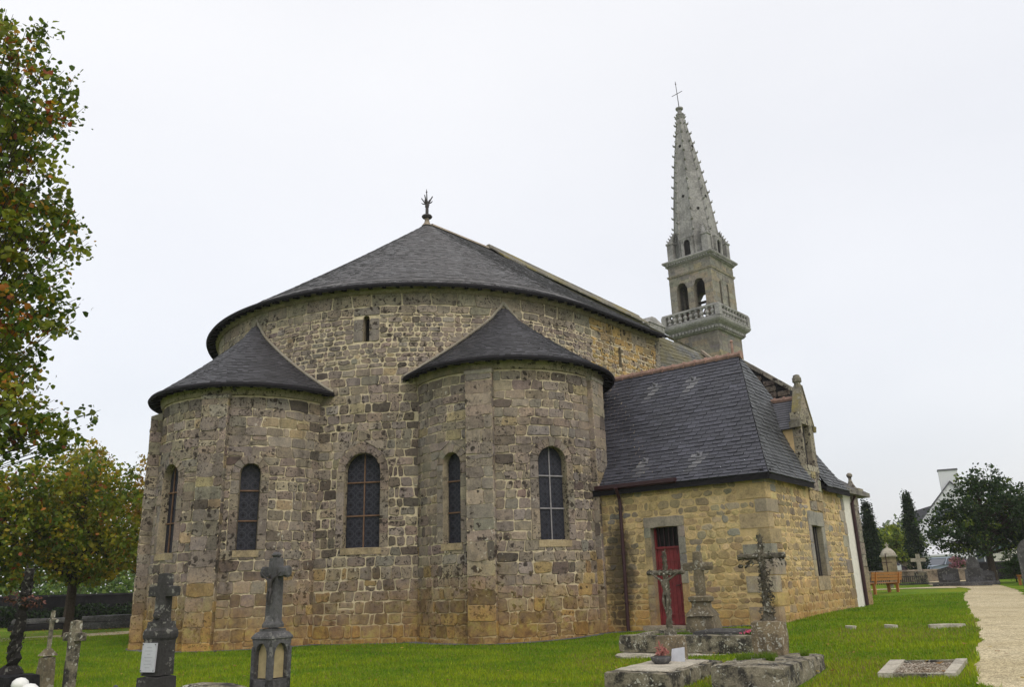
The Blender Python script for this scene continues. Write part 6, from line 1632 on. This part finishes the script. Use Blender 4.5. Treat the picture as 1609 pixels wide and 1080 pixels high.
# near lime tree at the left edge, turning
def fall_near(P, o, rc): return np.where(rc > .86, .5, .035)
cr = [(.15, 0, 11.5, .95, .9, .95), (.1, 0, 10.4, 1.6, 1.5, 1.2), (0, 0, 8.7, 2.0, 1.8, 1.4), (0, 0, 7.2, 2.15, 1.9, 1.6), (0, 0, 5.7, 2.2, 1.9, 1.4), (.2, 0, 4.3, 2.4, 1.9, .8)]
tree('lime_tree', 'tall nearby lime tree with yellow, red and green leaves at the left edge', -9.68, 12.75, cr, 800, .29, 36, .100, [(.035, .065, .012), (.06, .11, .015), (.11, .16, .015), (.22, .24, .02)], [3, 4, 5, 5], 401, (.10, 2.8), True, fall=fall_near)
def fall_mid(k): return lambda P, o, rc: np.where(rc > .7, k * .6, k * .06)
GM = [(.07, .12, .010), (.14, .18, .012), (.26, .25, .015), (.40, .29, .02)]
GL = 'turning trees along the left wall'
tree('lime_tree', 'dark green turning tree with a slim trunk, just right of the near lime tree', -17.85, 33.55, [(0, 0, 4.3, 2.5, 2.5, 2.3), (.3, 0, 6.2, 1.7, 1.6, 1.2), (.8, 0, 3.2, 1.9, 2, 1.1), (-1.2, 0, 3.2, 1.7, 2, 1.1)], 340, .5, 34, .17, GM, [4, 4, 2, 1], 402, (.17, 1.9), group=GL, fall=fall_mid(.28))
tree('lime_tree', 'orange brown turning tree beside the church wall', -17.3, 39.2, [(0, 0, 4.6, 2.1, 2.1, 2.5), (.2, 0, 6.9, 1.2, 1.1, 1.2), (.9, 0, 3.4, 1.5, 1.6, 1.4)], 300, .5, 32, .17, [(.13, .12, .015), (.24, .18, .02), (.36, .19, .02), (.15, .17, .02)], [3, 3, 3, 2], 403, (.16, 1.9), group=GL, fall=fall_mid(.6))
tree('lime_tree', 'dark tree at the left edge behind the near lime tree', -19.3, 30.3, [(0, 0, 3.9, 2.6, 2.6, 2.2), (.6, 0, 5.5, 1.7, 1.7, 1.2)], 300, .5, 32, .17, GM, [5, 3, 2, 1], 404, (.2, 1.9), group=GL, fall=fall_mid(.15))
tree('lime_tree', 'yellow topped tree rising behind the dark ones at the left', -22.6, 42.2, [(0, 0, 5.0, 2.1, 2.1, 2.8), (0, 0, 8.0, 1.4, 1.4, 1.4)], 300, .52, 30, .18, [(.12, .15, .015), (.24, .23, .02), (.38, .27, .02)], [3, 3, 3], 405, (.16, 2.), group=GL, fall=fall_mid(.45))
tree('lime_tree', 'tree with thin reddish crown half hidden by the church wall', -15.2, 43.0, [(0, 0, 5.0, 2.0, 2.0, 2.6), (0, 0, 7.2, .9, .9, .9)], 200, .5, 26, .18, [(.08, .09, .02), (.16, .12, .03)], [3, 3], 406, (.16, 2.), group=GL, fall=fall_mid(.5))
def hedge(name, label, x0, y0, x1, y1, h, th, leaf, pal, wts, seed, n, z0=0., cat='hedge', kind=None):
    rs = np.random.default_rng(seed); t = rs.random(n); P = np.stack([x0 + (x1 - x0) * t + rs.normal(0, th * .45, n), y0 + (y1 - y0) * t + rs.normal(0, th * .45, n), rs.random(n) ** .8 * h * (1 + .18 * np.sin(t * 23 + 2 * np.sin(t * 61)))], 1)
    P[:, 2] += np.array([G(a, b) for a, b in P[:, :2]]) + z0
    cols = palcol(pal, wts, n, rs, .25); V, F, C_ = leaves_np(P, leaf * rs.uniform(.6, 1.4, n), rs, cols, up=.4); return tag(npmesh(name, V, F, C_, MAT['leaf']), label, cat, kind=kind)
hedge('hedge', 'low dark hedge at the foot of the left boundary wall', -36, 40.5, -14, 52.8, .95, .7, .15, [(.012, .028, .008), (.03, .06, .012)], [3, 1], 410, 9000)
hedge('shrubbery', 'bright green shrubs beyond the left boundary wall', -58, 56, -14, 76, 3.4, 3.2, .30, [(.05, .10, .015), (.10, .17, .03), (.16, .22, .05)], [3, 3, 2], 411, 13000, kind='stuff')
hedge('woodland', 'dim green woodland mass far behind the left boundary wall', -90, 84, -10, 112, 6.5, 6, .55, [(.04, .08, .02), (.08, .12, .03)], [2, 2], 412, 12000, kind='stuff')

# ---- right background
def column_tree(name, label, x, y, h, r, seed, n=9000, group=None):
    rs = np.random.default_rng(seed); g = G(x, y); t_ = thing(name, (x, y, g), label, 'tree', group=group); ncl = 200; t = rs.random(ncl); a = rs.random(ncl) * 6.283
    prof_ = lambda t: np.clip(np.minimum(1, (1 - t) * 1.25 + .08) * np.minimum(1, .55 + t * 2.2), .08, 1)
    rr = r * prof_(t) * np.sqrt(rs.random(ncl)) ; cc = np.stack([x + rr * np.cos(a), y + rr * np.sin(a), g + .15 + t * (h - .3)], 1)
    P = np.repeat(cc, n // ncl, axis=0) + rs.normal(size=(n // ncl * ncl, 3)) * np.array([.13, .13, .24]); cols = palcol([(.010, .024, .012), (.022, .045, .018), (.05, .08, .02)], [4, 3, 1], len(P), rs, .2)
    V, F, C_ = leaves_np(P, .12 * rs.uniform(.6, 1.3, len(P)), rs, cols, up=1.); npmesh('crown', V, F, C_, MAT['leaf'], t_)
    mb = MB(); mb.tube([(x, y, g - .1), (x, y, g + h * .8)], [.12, .03], 7); mb.build('trunk', MAT['bark'], t_); return t_
GC = 'columnar cypresses'
column_tree('cypress', 'dark columnar cypress directly right of the church end', 22.75, 53.6, 4.9, .78, 501, group=GC)
column_tree('cypress', 'dark columnar cypress left of the big round tree', 26.6, 56.0, 5.6, .70, 502, group=GC)
big = [(.5, 0, 3.7, 2.5, 2.5, 1.7), (-1.5, 0, 2.9, 1.7, 2.0, 1.25), (2.2, 0, 3.3, 2.3, 2.2, 1.6), (.3, 0, 5.0, 1.3, 1.3, 1.0), (3.6, 0, 3.5, 1.6, 1.6, 1.7), (-.8, 0, 2.1, 1.6, 1.5, .7), (1.8, 0, 2.2, 1.6, 1.5, .6)]
tree('broadleaf_tree', 'big round dark green tree in front of the white house', 24.3, 43.2, big, 640, .42, 34, .15, [(.012, .03, .010), (.025, .055, .014), (.045, .085, .015), (.15, .2, .02)], [5, 4, 2, .8], 503, (.20, 1.5))
tree('garden_tree', 'bright yellow green tree between the two cypresses', 28.6, 63.5, [(0, 0, 2.6, 1.8, 1.6, 1.3), (1.6, 0, 2.9, .9, .9, 1.2)], 100, .5, 34, .22, [(.12, .17, .02), (.24, .28, .02), (.05, .10, .02)], [3, 3, 2], 504, (.1, 1.))
tree('garden_tree', 'pale green bush tree behind the left cypress', 24.1, 60.0, [(0, 0, 1.9, 1.0, 1.0, 1.3)], 60, .4, 30, .2, [(.12, .17, .05), (.18, .23, .08)], [3, 3], 505, (.08, .6))
tree('distant_tree', 'hazy grey green tree far away on the right, nearer the church', 66, 160, [(0, 0, 5.6, 5.2, 5, 3.6)], 120, 1.6, 34, .75, [(.10, .14, .08), (.14, .18, .11)], [1, 1], 506, (.4, 2), group='hazy distant trees')
tree('distant_tree', 'hazy grey green tree far away, taller, left of the second cypress', 76, 163, [(0, 0, 6.6, 4.8, 5, 4.6)], 120, 1.6, 34, .75, [(.10, .14, .08), (.14, .18, .11)], [1, 1], 507, (.4, 2), group='hazy distant trees')
hedge('distant_woods', 'hazy belt of far away woods behind the village', 20, 190, 190, 178, 6.5, 8, 1.2, [(.07, .10, .05), (.10, .13, .07)], [1, 1], 508, 7000, kind='stuff')
tree('shrub', 'green shrub by the far bench at the right', 26.5, 45.0, [(0, 0, .85, .7, .6, .75)], 60, .22, 34, .09, [(.03, .07, .015), (.06, .11, .02)], [1, 1], 509, (.03, .2), cat='shrub')
rs = np.random.default_rng(3); 
tree('flowering_shrub', 'pink flowering bush behind the boundary wall', 28.4, 54.4, [(0, 0, .95, .45, .45, .5)], 55, .22, 34, .11, [(.40, .16, .24), (.45, .22, .30), (.05, .10, .03)], [2, 2, 4], 510, (.04, .3), cat='shrub')
hedge('hedge', 'dark olive hedge in the village gardens behind the cross pillar', 24.0, 66, 33, 70, 2.1, .8, .25, [(.05, .05, .03), (.07, .08, .03)], [1, 1], 511, 3000)

# boundary wall on the right
masonry_wall('boundary_wall', [(19.5, 49.2), (23.6, 50.5), (27.8, 51.6)], .62, .45, MAT['rubblewall'], 'low rubble stone wall in front of the parked cars')
masonry_wall('boundary_wall', [(28.0, 51.3), (34, 51.4), (44, 50)], .95, .45, MAT['darkwall'], 'dark boundary wall under the big round tree')
masonry_wall('boundary_wall', [(23.5, 62.5), (27.5, 63.5), (31.0, 63.8)], 1.25, .4, MAT['rubblewall'], 'rubble garden wall behind the parked cars')
# railing
rl = thing('railing', (19.6, 47.3, G(19.6, 47.3)), 'low dark iron railing along the lawn edge by the bench', 'railing'); mb = MB()
for i in range(26):
    x, y = 19.4 + i * .14, 46.6 + i * .05; mb.tube([(x, y, G(x, y)), (x, y, G(x, y) + .42)], .02, 5)
mb.tube([(19.4, 46.6, G(19.4, 46.6) + .40), (22.9, 47.85, G(22.9, 47.85) + .40)], .022, 5); mb.build('bars', MAT['iron'], rl)
# kerb of the lawn
mb = MB(); mb.prism([(20.6, 45.6, .5), (25.4, 46.6, .5), (25.4, 46.8, .5), (20.6, 45.8, .5)], [(20.6, 45.6, .72), (25.4, 46.6, .74), (25.4, 46.8, .74), (20.6, 45.8, .72)]); tag(mb.build('kerb', MAT['grey_granite']), kind='structure')

# benches
def bench(name, label, P0, P1, face, H=.85, group=None):
    P0, P1 = Vector((*P0, 0)), Vector((*P1, 0)); c = (P0 + P1) / 2; t_ = thing(name, (c.x, c.y, G(c.x, c.y)), label, 'bench', group=group); d = (P1 - P0).normalized(); n_ = Vector((-d.y, d.x, 0)) * face; L = (P1 - P0).length
    g = G(c.x, c.y); fr = lambda p: P0 + d * p[0] + n_ * p[1] + UP * (g + p[2])
    for i in range(4): m_ = MB(); m_.box(0, L, .02 + i * .115, .12 + i * .115, .43, .465, tr=fr); m_.build('seat_slat', MAT['bench'], t_)
    for i in range(3): m_ = MB(); z = .54 + i * .12; m_.prism([fr((0, .50 + i * .02, z)), fr((L, .50 + i * .02, z)), fr((L, .535 + i * .02, z)), fr((0, .535 + i * .02, z))], [fr((0, .52 + i * .02, z + .10)), fr((L, .52 + i * .02, z + .10)), fr((L, .555 + i * .02, z + .10)), fr((0, .555 + i * .02, z + .10))]); m_.build('back_slat', MAT['bench'], t_)
    for x in (L * .12, L * .88):
        m_ = MB(); m_.box(x - .06, x + .06, .03, .15, 0, .43, tr=fr); m_.box(x - .06, x + .06, .40, .50, 0, .43, tr=fr); m_.box(x - .05, x + .05, .03, .50, .36, .425, tr=fr)
        m_.prism([fr((x - .05, .48, .40)), fr((x + .05, .48, .40)), fr((x + .05, .56, .40)), fr((x - .05, .56, .40))], [fr((x - .05, .56, .88)), fr((x + .05, .56, .88)), fr((x + .05, .62, .88)), fr((x - .05, .62, .88))]); m_.build('leg', MAT['bench'], t_)
    return t_
bench('bench', 'long orange varnished wooden bench just right of the church end', (13.9, 34.6), (16.35, 37.3), -1, group='wooden benches')
bench('bench', 'orange wooden bench seen end on across the sandy path', (23.5, 39.9), (24.5, 41.1), -1, group='wooden benches')

# far graves
rs = np.random.default_rng(600)
def headstone(name, label, x, y, w_, h, th, mat, shape, yaw=.55, base=True, group=None):
    o_, ww, ll, fr = gframe(x, y, yaw); t_ = thing(name, o_, label, 'headstone', group=group); m_ = MB(); pr = []
    if shape == 'round': pr = [(-w_ / 2, 0), (w_ / 2, 0), (w_ / 2, h * .7)] + [(w_ / 2 * math.cos(a), h * .7 + h * .3 * math.sin(a)) for a in np.linspace(.2, math.pi - .2, 9)] + [(-w_ / 2, h * .7)]
    elif shape == 'shoulder': pr = [(-w_ / 2, 0), (w_ / 2, 0), (w_ / 2 * .9, h * .55), (w_ / 2 * .66, h * .62), (w_ / 2 * .6, h * .85), (w_ * .16, h), (-w_ * .16, h), (-w_ / 2 * .6, h * .85), (-w_ / 2 * .66, h * .62), (-w_ / 2 * .9, h * .55)]
    else: pr = [(-w_ / 2, 0), (w_ / 2, 0), (w_ / 2, h * .85), (0, h), (-w_ / 2, h * .85)]
    m_.prism([fr((a, -th / 2, b)) for a, b in pr], [fr((a, th / 2, b)) for a, b in pr]); m_.build('stone', mat, t_)
    m_ = MB(); m_.box(-w_ * .3, w_ * .3, -th / 2 - .012, -th / 2 - .002, h * .3, h * .62, tr=fr); m_.build('inscription_panel', MAT['grey_granite'] if mat is not MAT['grey_granite'] else MAT['black_granite'], t_)
    if base: m_ = MB(); m_.box(-w_ * .75, w_ * .75, -1.5, .2, 0, .16, tr=fr, bev=.02); m_.build('slab', mat, t_)
    return t_
GH = 'headstones by the boundary wall'
headstone('headstone', 'dark polished headstone with a gabled top by the far wall', 21.7, 42.6, .95, .92, .22, MAT['black_granite'], 'gable', -.5, group=GH)
headstone('headstone', 'tall grey shouldered headstone under the big tree', 22.7, 42.0, .90, 1.35, .22, MAT['grey_granite'], 'shoulder', -.5, group=GH)
headstone('headstone', 'small pale plinth stone right of the tall grey headstone', 25.0, 44.6, .55, .75, .4, MAT['tomb_top'], 'gable', -.5, base=False, group=GH)
headstone('headstone', 'small dark headstone nearest the big tree trunk', 23.9, 43.0, .62, .70, .2, MAT['grey_granite'], 'gable', -.5, group=GH)
headstone('headstone', 'large round topped grey headstone cut by the right edge', 21.25, 34.4, 1.3, 2.1, .25, MAT['grey_granite'], 'round', -.5, base=False)
# stone cross on pedestal
o_, w_, l_, fr = gframe(23.5, 49.3, -.45); t_ = thing('stone_cross', o_, 'pale stone cross on a square pedestal by the far wall', 'cross'); mb = MB(); mb.box(-.35, .35, -.35, .35, 0, .62, tr=fr, bev=.05); mb.build('pedestal', MAT['tomb'], t_)
mb = MB(); mb.box(-.11, .11, -.10, .10, .62, 1.62, tr=fr); mb.box(-.40, .40, -.095, .095, 1.18, 1.38, tr=fr); mb.build('cross_shaft', MAT['tomb_top'], t_)
# lantern-topped stone pillar
o_, w_, l_, fr = gframe(20.95, 47.4, -.45); t_ = thing('wayside_shrine', o_, 'tan square stone pillar with a pale domed cap and small cross', 'shrine'); mb = MB(); mb.box(-.36, .36, -.36, .36, 0, 1.50, tr=fr); mb.build('pillar', MAT['sill'], t_)
mb = MB(); mb.box(-.45, .45, -.45, .45, 1.50, 1.58, tr=fr); mb.lathe(fr((0, 0, 1.58)), [(.42, 0), (.40, .1), (.3, .26), (.16, .38), (.06, .42), (.05, .5)], 12); mb.build('cap', MAT['tomb_top'], t_)
mb = MB(); mb.box(-.035, .035, -.03, .03, 2.0, 2.28, tr=fr); mb.box(-.1, .1, -.03, .03, 2.12, 2.19, tr=fr); mb.build('cross', MAT['tomb_top'], t_)
o_, w_, l_, fr = gframe(18.55, 42.3, -.45); t_ = thing('iron_cross', o_, 'thin rusty iron cross standing before the domed pillar', 'cross'); mb = MB(); mb.tube([fr((0, 0, 0)), fr((0, 0, 1.65))], .025, 6); mb.tube([fr((-.26, 0, 1.22)), fr((.26, 0, 1.22))], .022, 6); mb.build('bars', MAT['maroon'], t_)
mb = MB(); mb.box(-.16, .16, -.16, .16, 0, .22, tr=fr, bev=.02); mb.build('base', MAT['tomb'], t_)

# houses
def house(name, label, x, y, yaw, w_, d_, eave_h, ridge_h, wall_m, roof_m, wins=(), chim=(), z=None, extras=None):
    """w_: gable width along local x, d_: depth along local y, ridge along y; wins: (face, u, z, w, h)"""
    o_, ww, ll, fr = gframe(x, y, yaw, z); t_ = thing(name, o_, label, 'house'); m_ = MB()
    pr = [(-w_ / 2, 0), (w_ / 2, 0), (w_ / 2, eave_h), (0, ridge_h), (-w_ / 2, eave_h)]
    m_.prism([fr((a, 0, b)) for a, b in pr], [fr((a, d_, b)) for a, b in pr]); wl = m_.build('wall', wall_m, t_)
    m_ = MB()
    for sd in (-1, 1):
        a = [fr((sd * (w_ / 2 + .2), -.15, eave_h - .15)), fr((0, -.15, ridge_h + .03)), fr((0, d_ + .15, ridge_h + .03)), fr((sd * (w_ / 2 + .2), d_ + .15, eave_h - .15))]; m_.prism(a, [p + UP * .14 for p in a])
    rf = m_.build('roof', roof_m, t_)
    for (u, v, cw, cd, top_) in chim:
        m_ = MB(); m_.box(u - cw / 2, u + cw / 2, v - cd / 2, v + cd / 2, eave_h, top_, tr=fr); m_.build('chimney', wall_m, t_)
        m_ = MB(); m_.box(u - cw / 2 - .06, u + cw / 2 + .06, v - cd / 2 - .06, v + cd / 2 + .06, top_, top_ + .14, tr=fr); m_.build('chimney_cap', roof_m, rf)
    for (face, u, z_, a, h) in wins:
        f = (lambda p: fr((p[0], -p[1], p[2]))) if face == 'f' else (lambda p: fr((-w_ / 2 - p[1], p[0], p[2])))
        m_ = MB(); m_.box(u - a / 2, u + a / 2, .004, .03, z_, z_ + h, tr=f); wi = m_.build('window', MAT['glass'], wl)
        m_ = MB(); m_.box(u - a / 2 - .06, u - a / 2, .006, .06, z_ - .05, z_ + h + .06, tr=f); m_.box(u + a / 2, u + a / 2 + .06, .006, .06, z_ - .05, z_ + h + .06, tr=f); m_.box(u - .03, u + .03, .034, .05, z_, z_ + h, tr=f); m_.build('window_frame', MAT['flat_white'], wl)
    return t_, fr, rf
t_, fr, rf = house('house', 'large white gabled house with a tall chimney behind the big tree', 39.0, 73.4, R_(-24), 8.0, 10, 3.6, 8.2, MAT['flat_white'], MAT['house_roof'], [('f', -.9, 5.0, 1.4, 1.1), ('f', -2.3, 1.2, 1.2, 1.3), ('f', 1.6, 1.2, 1.2, 1.3), ('l', 3, 1.2, 1.2, 1.2)], [(0, .55, 1.5, .8, 9.3)])
m_ = MB(); m_.prism([fr((-3.5, 1.2, 4.2)), fr((-1.6, 1.2, 4.2)), fr((-1.6, 3.0, 4.2)), fr((-3.5, 3.0, 4.2))], [fr((-3.5, 1.2, 5.9)), fr((-1.6, 1.2, 6.4)), fr((-1.6, 3.0, 6.4)), fr((-3.5, 3.0, 5.9))]); m_.build('roof_dormer', MAT['house_roof'], t_)
house('bungalow', 'low white cottage to the right of the big tree trunk', 33.6, 55.4, R_(-30), 4.6, 9, 1.7, 2.25, MAT['white'], plain('teal_roof', (.10, .16, .17), .7, .3, .2), [('f', -.2, .55, 1.1, .9), ('f', 1.4, .55, 1.0, .9)])
house('cottage', 'low white building with a long wall behind the second cypress', 37.4, 72.0, R_(60), 6, 9, 1.9, 2.5, MAT['flat_white'], MAT['flat_white'], [('l', 3.5, .9, .7, .8)])
house('shed', 'low grey slate roofed outbuilding between the cypresses', 31.2, 72.6, R_(-24), 5.6, 5, 1.5, 2.3, MAT['white'], MAT['house_roof'], [])
# gate board
mb = MB(); o_, w_, l_, fr = gframe(25.0, 56.4, -.4); mb.box(-.55, .55, -.05, .05, 0, .95, tr=fr); mb.box(-.62, -.55, -.06, .06, 0, 1.1, tr=fr); mb.box(.55, .62, -.06, .06, 0, 1.0, tr=fr); tag(mb.build('garden_gate', MAT['flat_white']), 'small white garden gate left of the far stone cross', 'gate')
# cars
def car(label, x, y, yaw, col, seed, z=None):
    o_, ww, ll, fr = gframe(x, y, yaw, z); t_ = thing('parked_car', o_, label, 'car', group='cars parked beyond the boundary wall')
    paint = plain('car_paint_' + col[0], col[1], .3, .5, .05)
    body = [(-2.05, .35), (-2.1, .62), (-1.95, .82), (-1.15, .92), (1.75, .95), (2.0, .85), (2.08, .55), (2.0, .30), (-1.9, .28)]
    m_ = MB(); W = .85
    rings = [[fr((a, s_ * W * k, b)) for a, b in body] for s_, k in ((-1, .9), (-1, 1), (1, 1), (1, .9))]; m_.loft(rings); m_.poly(rings[0]); m_.poly(rings[-1]); m_.build('body', paint, t_)
    cab = [(-1.15, .92), (-.45, 1.38), (.95, 1.42), (1.75, .95)]
    m_ = MB(); m_.prism([fr((a, -.72 if b > 1 else -.82, b)) for a, b in cab], [fr((a, .72 if b > 1 else .82, b)) for a, b in cab]); m_.build('windows', MAT['glass'], t_)
    m_ = MB(); m_.prism([fr((-.5, -.70, 1.37)), fr((1.0, -.70, 1.41)), fr((1.0, .70, 1.41)), fr((-.5, .70, 1.37))], [fr((-.4, -.65, 1.45)), fr((.9, -.65, 1.47)), fr((.9, .65, 1.47)), fr((-.4, .65, 1.45))])
    for px_ in (-.85, .35, 1.45):
        for s_ in (-1, 1): m_.tube([fr((px_, s_ * .83, .92)), fr((px_ + (.42 if px_ < 0 else -.28 if px_ > 1 else 0), s_ * .73, 1.40))], .035, 5)
    m_.build('roof', paint, t_)
    for a in (-1.3, 1.3):
        for s_ in (-1, 1):
            m_ = MB(); m_.tube([fr((a, s_ * .72, .31)), fr((a, s_ * .88, .31))], .31, 14); wh = m_.build('wheel', MAT['tyre'], t_); m_ = MB(); m_.tube([fr((a, s_ * .86, .31)), fr((a, s_ * .89, .31))], .18, 10); m_.build('rim', MAT['plaque'], wh)
    return t_
car('silver blue car behind the low wall, left of the pink bush', 29.4, 58.0, .35, ('silver', (.22, .27, .34)), 1)
car('pale car half hidden behind the left cypress and the church end', 22.2, 58.0, .2, ('pale', (.40, .44, .50)), 2)
car('dark car behind the tan domed pillar', 24.9, 58.9, .25, ('dark', (.06, .04, .045)), 3)

blades(); fallen()
# air: light autumn mist
hz = MB(); hz.box(-420, 420, -70, 930, -30, 60); ho = hz.build('haze', newmat('haze_air')[0]); m = ho.data.materials[0]; t = m.node_tree; t.nodes.clear()
o_ = t.nodes.new('ShaderNodeOutputMaterial'); pv = t.nodes.new('ShaderNodeVolumePrincipled'); pv.inputs['Density'].default_value = .00042; pv.inputs['Color'].default_value = (.97, .975, .99, 1); pv.inputs['Anisotropy'].default_value = 0
t.links.new(pv.outputs[0], o_.inputs['Volume']); tag(ho, kind='stuff', label='thin pale autumn mist over the churchyard and village', cat='mist')
